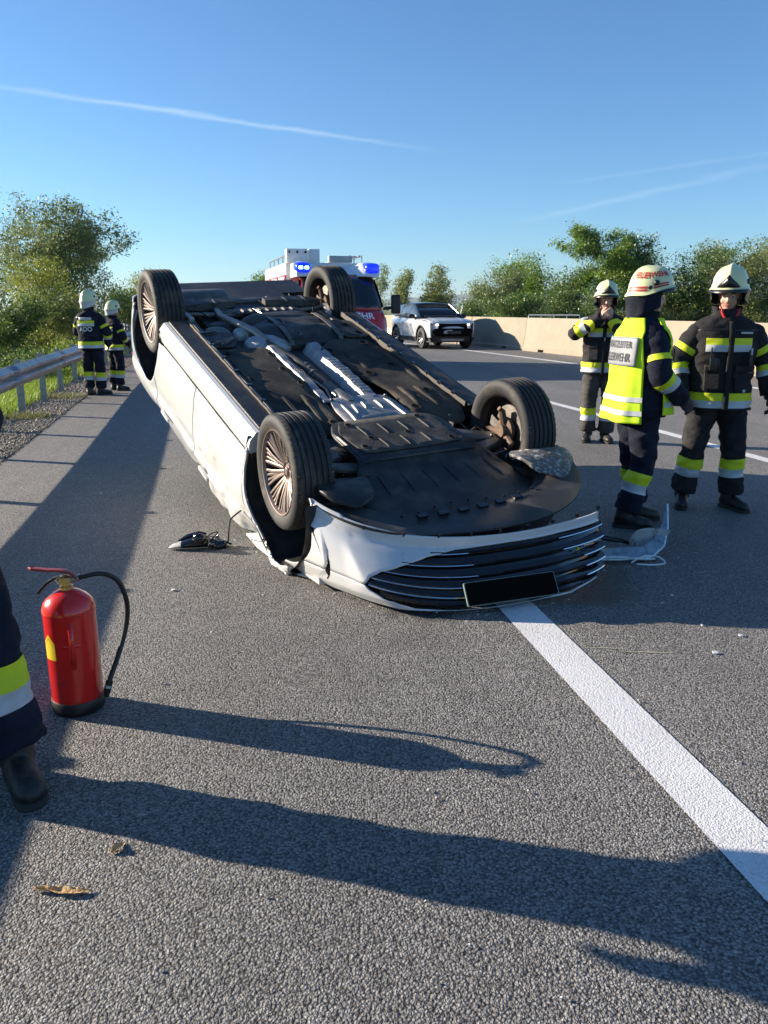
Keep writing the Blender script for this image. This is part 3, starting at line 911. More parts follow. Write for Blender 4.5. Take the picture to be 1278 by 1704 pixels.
def panel(name, x0, x1, zlo, zhi, sg, arches=(), m=None, cell=.022, dented=True):
    nx = max(2, int((x1 - x0) / cell)); nz = 40
    V = {}; P = []
    for i in range(nx + 1):
        x = lerp(x0, x1, i / nx); a, b = zlo(x), zhi(x)
        for j in range(nz + 1): P.append([x, lerp(a, b, j / nz)])
    P = np.array(P); F = []
    inside = np.zeros(len(P), bool)
    for k in arches:
        cx, cz, r = ARCH[k]; inside |= np.hypot(P[:, 0] - cx, P[:, 1] - cz) < r
    for i in range(nx):
        for j in range(nz):
            q = (i * (nz + 1) + j, (i + 1) * (nz + 1) + j, (i + 1) * (nz + 1) + j + 1, i * (nz + 1) + j + 1)
            if not all(inside[list(q)]): F.append(q)
    for k in arches:
        cx, cz, r = ARCH[k]; d = P - np.array([cx, cz]); L = np.hypot(d[:, 0], d[:, 1]); w_ = L < r
        P[w_] = np.array([cx, cz]) + d[w_] / L[w_][:, None] * r
    used = sorted({i for q in F for i in q}); mp = {u: i for i, u in enumerate(used)}
    Vv = []
    for u in used:
        x, z = P[u]; y = wide(x, z)
        if sg > 0 and dented: y += dent(x, z)
        Vv.append((x, sg * y, z))
    mb = MB().add(Vv, [tuple(mp[i] for i in q) for q in F])
    return cbuild(mb, name, m or M_PAINT, angle=55, solid=.014)


belt = lambda x: interp(x, [-1., -.5, 0, 1.2, 2.2, 2.45, 2.9, 3.3], [.96, 1.02, 1.05, 1.04, 1.01, .98, .90, .84])
for sg in (1, -1):
    panel('rear_quarter_panel', -1.04, .335, lambda x: interp(x, [-1.05, -.5, .4], [.36, .27, .22]), belt, sg, (0,))
    panel('rear_door', .345, 1.345, lambda x: .335, belt, sg, (0,))
    panel('front_door', 1.355, 2.39, lambda x: .335, belt, sg, (1,), M_PAINTD if sg > 0 else M_PAINT)
    panel('front_fender', 2.40, 3.15, lambda x: interp(x, [2.40, 2.52, 2.84, 3.2], [.28, .36, .74, .68]), belt, sg, (1,), M_PAINTD if sg > 0 else M_PAINT)
    # rocker below the doors, split by a dark groove
    mb = MB(); rings = []
    for i in range(45):
        x = lerp(.40, 2.43, i / 44)
        rings.append([(x, sg * y, z) for y, z in ((.80, .20), (.845, .172), (.872, .178), (.905, .225), (.913, .27), (.905, .315), (.87, .322), (.80, .30))])
    cbuild(mb.loft(rings), 'rocker_panel', M_PAINT, angle=40)
    cbuild(MB().loft([[(x, sg * y, z) for y, z in ((.60, .345), (.60, .30), (.892, .312), (.892, .345))] for x in (.38, 1.4, 2.44)]), 'door_sill_groove', M_GLOSSB)
    # dark strip and welded flange under the sill
    cbuild(MB().loft([[(x, sg * y, z) for y, z in ((.845, .20), (.835, .160), (.70, .165), (.70, .20))] for x in np.linspace(.42, 2.40, 12)]), 'sill_cover', M_PLAS, angle=30)
    fl = MB(); fl.loft([[(x, sg * (y + .002 * math.sin(x * 40)), z) for y, z in ((.700, .19), (.698, .148), (.690, .148), (.688, .19))] for x in np.linspace(.45, 2.42, 40)])
    cbuild(fl, 'sill_flange', M_SEAM, angle=30)
    # wheel house liners
    for k, (cx, cz, r) in ARCH.items():
        mb = MB(); rings = []
        for a in np.linspace(R_(-20), R_(200), 30):
            ca, sa = math.cos(a), math.sin(a)
            rings.append([(cx + ca * (r + .03), sg * .915, cz + sa * (r + .03)), (cx + ca * (r + .035), sg * .80, cz + sa * (r + .035)), (cx + ca * (r + .02), sg * .55, cz + sa * (r + .02)), (cx + ca * .12, sg * .54, cz + sa * .12)])
        mb.loft(rings, closed=False, cap=False)
        cbuild(mb, 'wheel_house_liner', M_PLAS, angle=50)
    # side glass, folded under the body on its broken pillars
    gl = MB(); rings = []
    for x, zt, yt in ((2.36, .99, .80), (2.1, 1.15, .72), (1.7, 1.38, .60), (1.1, 1.43, .58), (.5, 1.40, .58), (0, 1.28, .62), (-.35, 1.1, .74)):
        zb = belt(x) - .01
        rings.append([(x, sg * (wide(x, zb) - .03 + (dent(x, zb) if sg > 0 else 0)), zb), (x, sg * lerp(.86, yt, .5), lerp(zb, zt, .5)), (x, sg * yt, zt)])
    cbuild(gl.loft(rings, closed=False, cap=False), 'side_window', M_GLASSG, angle=60, solid=.006)
    if sg < 0: cbuild(MB().sphere((2.05, -1.03, 1.06), (.09, .12, .07), 14, 8), 'door_mirror', M_GLOSSB)
    for hx in (.62, 1.62):
        cbuild(MB().box((hx, sg * .945, .885), (.20, .022, .03)), 'door_handle', M_PAINTD, bevel=.008)

# roof, windscreen, bonnet and boot: pressed flat against the road
rings = [[(x, y * sw, z - .06 * abs(y) ** 2.2) for y in np.linspace(-1, 1, 15)] for x, sw, z in ((1.72, .62, 1.38), (1.5, .62, 1.42), (1.0, .60, 1.45), (.4, .60, 1.43), (-.1, .62, 1.36), (-.3, .64, 1.28))]
cbuild(MB().loft(rings, closed=False, cap=False), 'roof', M_PAINTD, angle=60, solid=.02)
rings = [[(x, y * sw, z - .05 * abs(y) ** 2.2) for y in np.linspace(-1, 1, 13)] for x, sw, z in ((2.42, .80, 1.0), (2.1, .74, 1.16), (1.74, .64, 1.37))]
cbuild(MB().loft(rings, closed=False, cap=False), 'windscreen', M_GLASSG, angle=60, solid=.008)
rings = [[(x, y * sw, z - .05 * abs(y) ** 2.2) for y in np.linspace(-1, 1, 13)] for x, sw, z in ((-.31, .64, 1.27), (-.55, .72, 1.15), (-.8, .76, 1.06))]
cbuild(MB().loft(rings, closed=False, cap=False), 'rear_window', M_GLASSG, angle=60, solid=.008)
rings = [[(x, y * wide(x, .86) * .96, z - .06 * abs(y) ** 2.5 + .012 * noise.noise((x * 6, y * 5, 2))) for y in np.linspace(-1, 1, 25)] for x, z in ((2.40, .99), (2.6, .97), (2.9, .94), (3.2, .90), (3.45, .86), (3.62, .82))]
cbuild(MB().loft(rings, closed=False, cap=False), 'bonnet', M_PAINTD, angle=60, solid=.012)
# tail: end panel, boot lid and lamps
rings = []
for z, k in ((.34, .96), (.45, .99), (.60, 1.), (.78, .99), (.92, .96), (1.0, .92), (1.06, .80)):
    ring = []
    for a in np.linspace(-84, 84, 33):
        c, s_ = math.cos(R_(a)), math.sin(R_(a))
        ring.append((-.25 - .80 * k * abs(c) ** (2 / 3), .935 * k * math.copysign(abs(s_) ** (2 / 3), s_), z))
    rings.append(ring)
cbuild(MB().loft(rings, closed=False, cap=False), 'rear_bumper', M_PAINT, angle=50, solid=.015)
M_TAIL = mat('tail lamp red', (.35, .01, .01), .15, coat=.5)
for sg in (1, -1):
    cbuild(MB().prism([(sg * y, z) for y, z in ((.35, .84), (.80, .86), (.86, .91), (.80, .94), (.40, .92))], -1.03, -.93, lambda p: Vector((p.z + .16 * max(0, abs(p.x) - .4) / .5, p.x, p.y))), 'tail_lamp', M_TAIL, bevel=.01)

# ---- wheels
def wheel(cx, cy, cz, sg, toe=0.):
    """sg: outer side sign"""
    A = Matrix.Translation((cx, cy, cz)) @ Matrix.Rotation(toe, 4, 'Z') @ Matrix.Rotation(R_(-90) * sg, 4, 'X')   # local Z = outward
    tw = .120
    prof = [(.245, -.098), (.262, -.112), (.290, -.121), (.312, -.119), (.328, -.110), (.3365, -.100)]
    x = -.100
    for g0 in (-.070, -.036, 0, .036, .070):
        prof += [(.3405, g0 - .007), (.3320, g0 - .0055), (.3320, g0 + .0055), (.3405, g0 + .007)]
    prof += [(.3365, .100), (.328, .110), (.312, .119), (.290, .121), (.262, .112), (.245, .098)]
    hub = MB()
    hub.lathe([(.0, .052), (.022, .052), (.028, .047), (.030, .040), (.058, .036), (.060, -.02), (.05, -.04), (0, -.04)], 24, A)
    w = cbuild(hub, 'wheel', M_RIM, angle=40)
    ty = MB().lathe(prof, 72, A)
    ty = cbuild(ty, 'tyre', M_TYRE, w, angle=32)
    sip = MB()                                                      # shoulder sipes
    for k in range(60):
        a = 2 * math.pi * k / 60
        for z_, dz in ((.086, 1), (-.086, -1)):
            p = [(.3385, a, z_ - .012), (.3385, a + .012, z_ - .012), (.3345, a + .022, z_ + .024 * dz), (.3345, a + .010, z_ + .024 * dz)]
            if dz < 0: p = [(.3385, a, z_ + .012), (.3385, a + .012, z_ + .012), (.3345, a + .022, z_ - .024), (.3345, a + .010, z_ - .024)]
            sip.add([A @ Vector((r * 1.0035 * math.cos(t), r * 1.0035 * math.sin(t), z)) for r, t, z in p], [(0, 1, 2, 3)])
    o = cbuild(sip, 'tread_sipes', M_GLOSSB, w, angle=0); o['kind'] = 'stuff'
    bar = MB().lathe([(.252, .104), (.245, .108), (.238, .100), (.232, .080), (.222, .03), (.215, -.02), (.225, -.085), (.240, -.100), (.250, -.104), (.252, -.098), (.236, -.078), (.228, -.02), (.234, .03), (.243, .085), (.252, .104)], 64, A)
    cbuild(bar, 'rim_barrel', M_RIMD, w, angle=40)
    lip = MB().lathe([(.253, .103), (.249, .111), (.242, .109), (.236, .098), (.233, .090)], 64, A)
    cbuild(lip, 'rim_lip', M_RIM, w, angle=40)
    for k in range(10):
        a0 = 2 * math.pi * k / 10
        sp = MB()
        for da, w0, w1, dp in ((-.165, .011, .0085, .0), (-.055, .009, .008, -.006), (.055, .009, .008, -.006), (.165, .011, .0085, .0)):
            rings = []
            for r, h in ((.050, .046), (.10, .066 + dp), (.16, .082 + dp), (.238, .096 + dp * .5)):
                t = (r - .05) / .188; a = a0 + da * (.75 + .45 * t) ; ww = lerp(w0, w1, t) * 1.05
                c, s_ = math.cos(a), math.sin(a)
                u = Vector((c, s_, 0)); tt = Vector((-s_, c, 0))
                rings.append([A @ (u * r + tt * ww + Vector((0, 0, h - .004))), A @ (u * r + tt * ww * .5 + Vector((0, 0, h))), A @ (u * r - tt * ww * .5 + Vector((0, 0, h))), A @ (u * r - tt * ww + Vector((0, 0, h - .004))), A @ (u * r + Vector((0, 0, h - .024)))])
            sp.loft(rings)
        cbuild(sp, 'spoke_group', M_RIM, w, angle=25)
    dsc = MB().lathe([(.07, .012), (.165, .012), (.168, .006), (.168, -.012), (.165, -.018), (.07, -.018)], 40, A)
    cbuild(dsc, 'brake_disc', M_DISC, w, angle=40)
    cal = MB().lathe([(.10, -.045), (.185, -.045), (.190, -.02), (.190, .02), (.185, .04), (.10, .04), (.10, -.045)], 10, A, R_(120), R_(190))
    cbuild(cal, 'brake_caliper', M_STEEL, w, angle=30)
    # inner side: knuckle, hub carrier
    kn = MB().lathe([(.0, -.10), (.045, -.10), (.055, -.07), (.085, -.06), (.09, -.04), (.06, -.03), (0, -.03)], 18, A)
    for a in (20, 95, 160, 250): kn.tube([A @ Vector((.02, .02, -.06)), A @ Vector((.13 * math.cos(R_(a)), .13 * math.sin(R_(a)), -.075)), A @ Vector((.15 * math.cos(R_(a)), .15 * math.sin(R_(a)), -.10))], [.03, .022, .015], 8)
    cbuild(kn, 'hub_carrier', M_RUST, w, angle=40)
    return w


wheel(WB, .79, .34 - .107, 1, R_(2)); wheel(WB, -.79, .34 - .164, -1, R_(2))
wheel(0, .785, .34 - .121, 1); wheel(0, -.785, .34 - .121, -1)

# ---- underbody
base = MB()
for x0, x1, y in ((-.86, 3.20, .50), (.44, 2.38, .70), (-.86, -.46, .78)):
    base.box(((x0 + x1) / 2, 0, .275 + .004 * y), (x1 - x0, 2 * y, .06))
cbuild(base, 'floor_pan', M_PLAS, angle=30)


def plate(name, poly, z, m, t=.012, bevel=.004, fold=None, parent=car):
    """moulded panel on the car's belly: polygon in (x, y), lower face at height z(x, y)"""
    bm = bmesh.new()
    vs = [bm.verts.new((x, y, 0)) for x, y in poly]
    bm.faces.new(vs)
    bmesh.ops.triangulate(bm, faces=bm.faces)
    bmesh.ops.subdivide_edges(bm, edges=bm.edges, cuts=3, use_grid_fill=True)
    bmesh.ops.triangulate(bm, faces=bm.faces)
    bmesh.ops.subdivide_edges(bm, edges=[e for e in bm.edges if e.calc_length() > .07], cuts=1)
    bm.verts.ensure_lookup_table()
    mb = MB().add([(v.co.x, v.co.y, z(v.co.x, v.co.y) if callable(z) else z) for v in bm.verts], [tuple(v.index for v in f.verts) for f in bm.faces])
    bm.free()
    return cbuild(mb, name, m, parent, angle=40, solid=t)


def rounded(poly, r, n=5):
    out = []
    k = len(poly)
    for i in range(k):
        p, a, b = Vector(poly[i]), Vector(poly[i - 1]), Vector(poly[(i + 1) % k])
        u, v = (a - p), (b - p); rr = min(r, u.length * .45, v.length * .45)
        s_, e = p + u.normalized() * rr, p + v.normalized() * rr
        for j in range(n + 1):
            t = j / n; out.append(tuple((s_ * (1 - t) ** 2 + p * 2 * t * (1 - t) + e * t * t)))
    return out


def socket(x, y, z, r, parent, m=None, sy=1.):
    """fixing recess: raised rim round a black disc painted as the shade of the hole"""
    mb = MB(); n = 14
    pr = [(r * 1.5, .003), (r * 1.2, -.0025), (r, -.0015), (r * .9, .006)]
    M = Matrix.Translation((x, y, z)) @ Matrix.Diagonal((1, sy, 1, 1))
    mb.lathe(pr, n, M)
    cbuild(mb, 'fixing_recess', m or M_FELT, parent, angle=60)
    d = MB().lathe([(0, -.001), (r * .93, -.001)], n, M); cbuild(d, 'fixing_hole_shade', M_DARK, parent, angle=0)  # flat black disc, the recess's shade put into its colour


def rib(p0, p1, z, w, h, parent, m, name='rib'):
    a, b = Vector((*p0, 0)), Vector((*p1, 0)); t = (b - a).normalized(); s_ = Vector((-t.y, t.x, 0)) * w
    rings = []
    n = 9
    for i in range(n):
        k = i / (n - 1); c = a.lerp(b, k); e = min(1, 6 * min(k, 1 - k) + .15); zz = z(c.x, c.y) if callable(z) else z
        rings.append([c + s_ + Vector((0, 0, zz + .001)), c + s_ * .55 + Vector((0, 0, zz - h * e)), c - s_ * .55 + Vector((0, 0, zz - h * e)), c - s_ + Vector((0, 0, zz + .001))])
    return cbuild(MB().loft(rings, closed=False, cap=False), name, m, parent, angle=50)


# left floor cover: felt panel with a cross step, sockets and two raised pads
def zl(x, y):
    z = .178 + .006 * math.sin(x * 5 + y * 3)
    z -= .012 * math.exp(-((x - 1.88 - .12 * (y - .5)) / .05) ** 2)
    z += .030 * min(1, max(0, (x - 1.95) / .2)) * math.exp(-((y - .42) / .10) ** 2)
    z += .05 * max(0, (x - 2.38) / .15) ** 2
    return z + .004 * noise.noise((x * 9, y * 9, 0))


fl = plate('floor_cover', rounded([(1.03, .675), (1.07, .27), (1.4, .235), (1.95, .27), (2.35, .25), (2.50, .31), (2.52, .60), (2.40, .675)], .05), zl, M_FELT)
for x, y, r in ((1.14, .60, .033), (1.20, .28, .028), (1.50, .30, .030), (1.66, .62, .038), (1.80, .28, .034), (2.28, .58, .03), (2.40, .32, .03)): socket(x, y, zl(x, y) - .003, r, fl, sy=.8)


def zr(x, y):
    z = .176 + .006 * math.sin(x * 4 - y * 5)
    z += .045 * max(0, (x - 2.36) / .2) ** 2
    z -= .018 * math.exp(-((x - 2.25) / .09) ** 2 - ((y + .42) / .05) ** 2)
    return z + .005 * noise.noise((x * 8, y * 8, 5))


fr = plate('floor_cover', rounded([(1.02, -.62), (1.02, -.30), (1.22, -.12), (1.75, -.20), (2.05, -.28), (2.45, -.24), (2.58, -.34), (2.56, -.62), (2.40, -.675), (1.3, -.675)], .05), zr, M_FELT)
for x, y, r in ((1.12, -.56, .035), (1.24, -.20, .03), (1.60, -.55, .03), (1.72, -.30, .034), (2.12, -.56, .03), (2.36, -.32, .034)): socket(x, y, zr(x, y) - .003, r, fr, sy=.8)
# long seams of the sill on the right, dirty grey
plate('sill_underside', rounded([(.85, -.70), (.95, -.86), (2.46, -.86), (2.46, -.705)], .03), .158, M_PLAS)
plate('sill_end_cover', rounded([(.62, .50), (.66, .685), (1.0, .685), (1.02, .50), (.84, .40)], .04), .172, M_PLAS)
sec = plate('sill_end_cover', rounded([(.55, -.45), (.62, -.685), (1.0, -.685), (1.0, -.50), (.84, -.38)], .04), .168, M_PLAS)
for sg in (1, -1):
    socket(.72, sg * .60, .165, .03, sec); socket(.92, sg * .62, .165, .026, sec)
    rib((.86, sg * .44), (1.0, sg * .60), .166, .016, .012, sec, M_DGREY)
for x in (.70, .93): rib((x, .54), (x + .02, .66), .168, .018, .014, sec, M_DGREY)

# tunnel: bright pressed heat shield with the exhaust pipe lying in it
rings = []
for x in np.linspace(1.05, 2.14, 28):
    c = .055 + .05 * max(0, (x - 1.7)); wv_ = .004 * math.sin(x * 120)
    rings.append([(x, c + y, z + (wv_ if abs(y) > .03 else 0)) for y, z in ((.21, .195), (.19, .170), (.135, .172), (.10, .25), (.05, .268), (-.04, .268), (-.10, .255), (-.145, .176), (-.22, .168), (-.24, .195))])
cbuild(MB().loft(rings, closed=False, cap=False), 'tunnel_heat_shield', M_ALU, angle=35, solid=.004)
for k in range(13):
    x = 1.42 + .05 * k; c = .055 + .05 * max(0, x - 1.7)
    rib((x, c - .150), (x + .012, c - .215), .170, .012, .008, car, M_ALU, 'shield_rib')
ex = MB().tube([(.9, .22, .20), (1.15, .17, .20), (1.35, .13, .20), (1.62, .10, .205), (1.80, .09, .21)], .036, 14)
exo = cbuild(ex, 'exhaust_pipe', M_PLAS)
bl = [(1.80 + .012 * k, .09, .21) for k in range(16)]
cbuild(MB().tube(bl, [.044 if k % 2 else .037 for k in range(16)], 14), 'flex_joint', M_STEEL, exo, angle=20)
cbuild(MB().tube([(1.97, .09, .21), (2.08, .085, .20), (2.16, .08, .205)], [.050, .052, .045], 14), 'pipe_end', M_PIPE, exo)
for k, x in enumerate((1.45, 1.52, 1.59)): cbuild(MB().tube([(x, .10, .205), (x + .02, .10, .205)], .043, 14), 'pipe_clamp', M_STEEL, exo)
cbuild(MB().tube([(1.30, .20, .18), (1.5, .205, .165), (1.7, .19, .17), (1.95, .17, .165), (2.1, .20, .175)], .008, 6), 'cable', M_GLOSSB, exo)

# ribbed aluminium plate behind the engine
zp = lambda x, y: .170 + .006 * noise.noise((x * 6, y * 6, 3)) + .02 * max(0, abs(y - .02) - .2)
pl = plate('aluminium_shield', rounded([(2.10, .22), (2.08, -.10), (2.14, -.22), (2.58, -.25), (2.66, -.18), (2.66, .22), (2.55, .27), (2.3, .26)], .04), zp, M_ALU, .006)
for a, b in (((2.20, .17), (2.56, .20)), ((2.18, -.17), (2.58, -.19)), ((2.22, .10), (2.36, .12)), ((2.20, .02), (2.30, .03)), ((2.42, .14), (2.40, -.13)), ((2.30, .0), (2.40, -.10)), ((2.48, .15), (2.54, -.02)), ((2.46, -.02), (2.52, -.16)), ((2.20, -.08), (2.32, -.09))):
    rib(a, b, lambda x, y: zp(x, y) - .001, .011, .010, pl, M_ALU)

# engine undertray in two steps
def zt(x, y):
    z = .140 + .018 * max(0, (abs(y - .02) - .30) / .2) ** 2
    z += interp(x, [2.5, 2.96, 3.06, 3.42, 3.60], [0, 0, .055, .075, .088])
    return z + .003 * noise.noise((x * 8, y * 8, 8))


tray = plate('engine_undertray', rounded([(2.50, .40), (2.50, -.26), (2.60, -.36), (2.96, -.38), (3.04, -.50), (3.40, -.58), (3.58, -.54), (3.66, -.1), (3.60, .5), (3.42, .62), (3.10, .52), (2.98, .44), (2.64, .46)], .06), zt, M_PLAS, .016)
for k in range(6): rib((3.10, .38 - .15 * k), (3.30, .40 - .16 * k), lambda x, y: zt(x, y) - .001, .006, .007, tray, M_PLAS)
rib((2.62, .44), (2.98, .42), lambda x, y: zt(x, y) - .001, .012, .010, tray, M_PLAS); rib((2.99, .42), (3.0, -.38), lambda x, y: zt(x, y) - .001, .012, .008, tray, M_PLAS)
for k in range(6): cbuild(MB().box((3.56 - .02 * (k - 2.5) ** 2 * .15, .34 - .13 * k, .212), (.035, .06, .012)), 'undertray_tab', M_GLOSSB, tray)


def ellipse_pt(q, k=1., cx=2.9, a=.87, b=.935):
    """q in (-1, 1): plan curve of the nose, q = sine of the angle"""
    s_ = max(-1, min(1, q)); c = math.sqrt(max(0, 1 - s_ * s_))
    return cx + a * k * c ** (2 / SE), b * k * math.copysign(abs(s_) ** (2 / SE), s_)


# dark splitter lip following the nose, still fixed to the body
rings = []
for i in range(61):
    q = math.sin(R_(lerp(77, -80, i / 60)))
    kl = 1 - .065 * min(1, max(0, (q + .15) / .35)); x, y = ellipse_pt(q, kl, 2.9, .93, .95); x2, y2 = ellipse_pt(q, .95 * kl, 2.9, .92, .95); x3, y3 = ellipse_pt(q, .76, 2.9, .86, .95)
    sag = .02 * max(0, -y) ** 2 - .022 * min(1, max(0, (q + .15) / .35))
    rings.append([(x3, y3, .222), (lerp(x3, x2, .5), lerp(y3, y2, .5), .205 - sag), (x2, y2, .186 - sag), (x, y, .184 - sag), (x, y, .196 - sag), (x2, y2, .206 - sag), (x3, y3, .240)])
lip = cbuild(MB().loft(rings), 'splitter_lip', M_DGREY, angle=35)
# corner air guides in front of the wheels
for sg in (1, -1):
    poly = [(3.16, sg * .50), (3.14, sg * .80), (3.20, sg * .93), (3.36, sg * .89), (3.50, sg * .72), (3.40, sg * .55)] if sg < 0 else [(3.16, .50), (3.15, .76), (3.22, .83), (3.34, .80), (3.44, .68), (3.38, .55)]
    zg = lambda x, y: .13 + .25 * max(0, .07 - abs(x - 3.30) * .3) * 0 + .05 * ((x - 3.28) / .2) ** 2 + .06 * max(0, abs(y) - .78) + .01 * noise.noise((x * 12, y * 12, 2))
    plate('air_guide', rounded(poly, .05), zg, M_SCRAPE if sg < 0 else M_PLAS, .02)

# ---- torn front bumper: pivots forward off the car's right side
def tear(p):
    t = min(max((.88 - p[1]) / 1.6, 0), 1.1)
    u = max(0, p[2] - .275); lean = min(interp(p[0], [2.95, 3.08, 3.30, 3.48], [0, .2, .75, 1.]), interp(p[1], [-.78, -.25, .70], [.38, .85, 1.]))      # its top edge kicked forward by the road
    return (p[0] + .24 * t ** 1.3 + .32 * max(0, -p[1] - .30) ** 1.6 + .73 * u * lean, p[1] - .03 * t, p[2] - .065 * t ** 1.6 - u * .62 * lean)


def nose_k(z): return interp(z, [.18, .24, .32, .45, .58, .68, .76, .84], [.945, .968, .99, 1.0, .992, .972, .945, .90])


YG = .78
zlo_g = lambda y: interp(abs(y), [0, .15, .30, .45, .60, .70, .755, YG], [.282, .283, .290, .330, .415, .49, .565, .655]) if y > 0 else interp(-y, [0, .3, .72, .9], [.282, .285, .29, .29])
zhi_g = lambda y: interp(abs(y), [0, .5, .66, .73, .765, YG], [.790, .785, .770, .745, .70, .655])


def nose_pt(y, z, inset=0.):
    """point of the nose skin at lateral position y (undeformed)"""
    k = nose_k(z); s_ = min(abs(y) / (.935 * k), .968)
    x = 2.9 + .87 * k * (1 - s_ ** SE) ** (1 / SE)
    # side air curtain: hollow beside the grille
    h = math.exp(-(((abs(y) - .835) / .04) ** 4)) * math.exp(-(((z - .55) / .17) ** 4)) if y > 0 else 0
    x -= inset + .035 * h
    return (x, y, z)


def wrap_pt(i, n, z):
    """skin from the wheel-arch edge round to y = .86"""
    k = nose_k(z); xa = 2.84 + math.sqrt(max(.0130, .43 ** 2 - (z - .36) ** 2)); xe = nose_pt(.86, z)[0] if .86 < .9 * k else nose_pt(.86, z)[0]
    x = lerp(xa, xe, i / n); s_ = min(max((x - 2.9) / (.87 * k), 0), 1)
    y = max(.935 * k * (1 - s_ ** SE) ** (1 / SE), .86) if i < n else .86
    return (x, y, z)


ys = list(np.concatenate([np.linspace(.86, .785, 16), np.linspace(YG, .68, 16), np.linspace(.67, -.60, 60)]))
for part, name in ((0, 'bumper_chin'), (1, 'bumper_brow')):
    rings = []
    za, zb_ = (.190, .655) if part == 0 else (.655, .835)
    for i in range(14): rings.append([tear(wrap_pt(i, 14, lerp(za, zb_, j / 14))) for j in range(15)])
    for y in ys:
        if y >= YG: a, b = za, zb_
        else: a, b = (interp(y, [-.8, 0, .5, .9], [.235, .235, .215, .190]), zlo_g(y)) if part == 0 else (zhi_g(y), interp(y, [-.8, 0, .6], [.80, .825, .835]))
        if part == 1 and y < -.54: continue
        rings.append([tear(nose_pt(y, lerp(a, b, j / 14))) for j in range(15)])
    mb = MB().loft(rings, closed=False, cap=False)
    o = cbuild(mb, 'front_bumper' if part == 0 else 'bumper_brow', M_PAINT, angle=60, solid=.010)
    if part == 0: bumper = o
# dark slot of the air curtain and its return edge
mb = MB(); rings = []
for j in range(15):
    z = lerp(.34, .74, j / 14); wv_ = .016 * math.sin(math.pi * min(1, .12 + .95 * j / 14)) ** .6
    yc = .880 - .03 * (z - .34) / .4
    rings.append([tear(nose_pt(yc + wv_, z, -.006)), tear(nose_pt(yc - wv_ * .4, z, -.001)), tear(nose_pt(yc - wv_ * .4, z, .03))])
cbuild(mb.loft(rings, closed=False, cap=False), 'air_curtain_slot', M_DARK, bumper, angle=50)
# grille: black insert, gloss slats with chrome strips
rings = [[tear(nose_pt(y, lerp(zlo_g(y) - .015, zhi_g(y) + .015, j / 8), .055)) for j in range(9)] for y in np.linspace(.775, -.64, 70)]
gr = cbuild(MB().loft(rings, closed=False, cap=False), 'grille', M_GLOSSB, angle=60, solid=.012)
for zb, z2 in ((.34, .33), (.42, .40), (.50, .48), (.58, .565), (.66, .65), (.73, .725)):
    yy = [y for y in np.linspace(.78, -.63, 74) if zlo_g(y) + .012 < zb < zhi_g(y) - .012]
    rings = []
    for y in yy:
        c = tear(nose_pt(y, zb + .02 * max(0, -y - .4) * -1, .022))
        rings.append([(c[0] - .03, c[1], c[2] - .020), (c[0] - .002, c[1], c[2] - .013), (c[0], c[1], c[2] + .004), (c[0] - .03, c[1], c[2] + .016)])
    sl = cbuild(MB().loft(rings), 'grille_slat', M_GLOSSB, gr, angle=35)
    if zb < .7:
        segs_ = [[y for y in yy if y > .22]] + ([[y for y in yy if y < -.42]] if zb > .45 else [[y for y in yy if y < -.30]])
        for sgm in segs_:
            if len(sgm) < 4: continue
            pts = [Vector(tear(nose_pt(y, zb + .02 * max(0, -y - .4) * -1 - .006, .018))) for y in sgm]
            cbuild(MB().tube(pts, [.0025] + [.0045] * (len(pts) - 2) + [.0025], 6), 'chrome_strip', M_CHROME, gr)
# small yellow and pale emblem marks caught in the slats
for y, z, m_, w_ in ((-.40, .43, mat('yellow badge', (.7, .55, .02), .4), .02), (-.47, .425, M_CHROME, .05), (-.56, .42, M_CHROME, .05)):
    c = tear(nose_pt(y, z, .012)); cbuild(MB().box(c, (.006, w_, .012)), 'grille_badge', m_, gr)
# number plate: blank dark face in a pale green-white rim
c = Vector(tear(nose_pt(.13, .635, 0))) + Vector((.02, 0, -.045))
Mp = Matrix.Translation(c) @ Matrix.Rotation(R_(9), 4, 'Z') @ Matrix.Rotation(R_(50), 4, 'Y')
def PF(p): return Mp @ Vector((p.z, p.x, p.y))
po = cbuild(MB().prism(rounded([(-.265, -.062), (.265, -.062), (.265, .062), (-.265, .062)], .012, 3), 0, .012, PF), 'number_plate', mat('plate rim pale green', (.16, .21, .18), .5, var=.05), angle=30)
cbuild(MB().prism(rounded([(-.259, -.058), (.259, -.058), (.259, .058), (-.259, .058)], .010, 3), .012, .015, PF), 'plate_face', mat('plate dark face', (.003, .003, .003), .9, spec=.08), po, angle=30)
# clips along the torn upper edge
for y in np.linspace(.7, -.6, 9):
    p = tear(nose_pt(y, .225)); cbuild(MB().box((p[0] - .006, p[1], p[2] - .008), (.010, .018, .02)), 'bumper_clip', M_GLOSSB, bumper)
# bumper carrier hidden behind the torn skin
rings = [[nose_pt(y, z, i_) for z, i_ in ((.24, .10), (.30, .085), (.44, .085), (.52, .12), (.52, .20), (.24, .20))] for y in np.linspace(.78, -.70, 40)]
cbuild(MB().loft(rings), 'bumper_carrier', M_PLAS, angle=40)
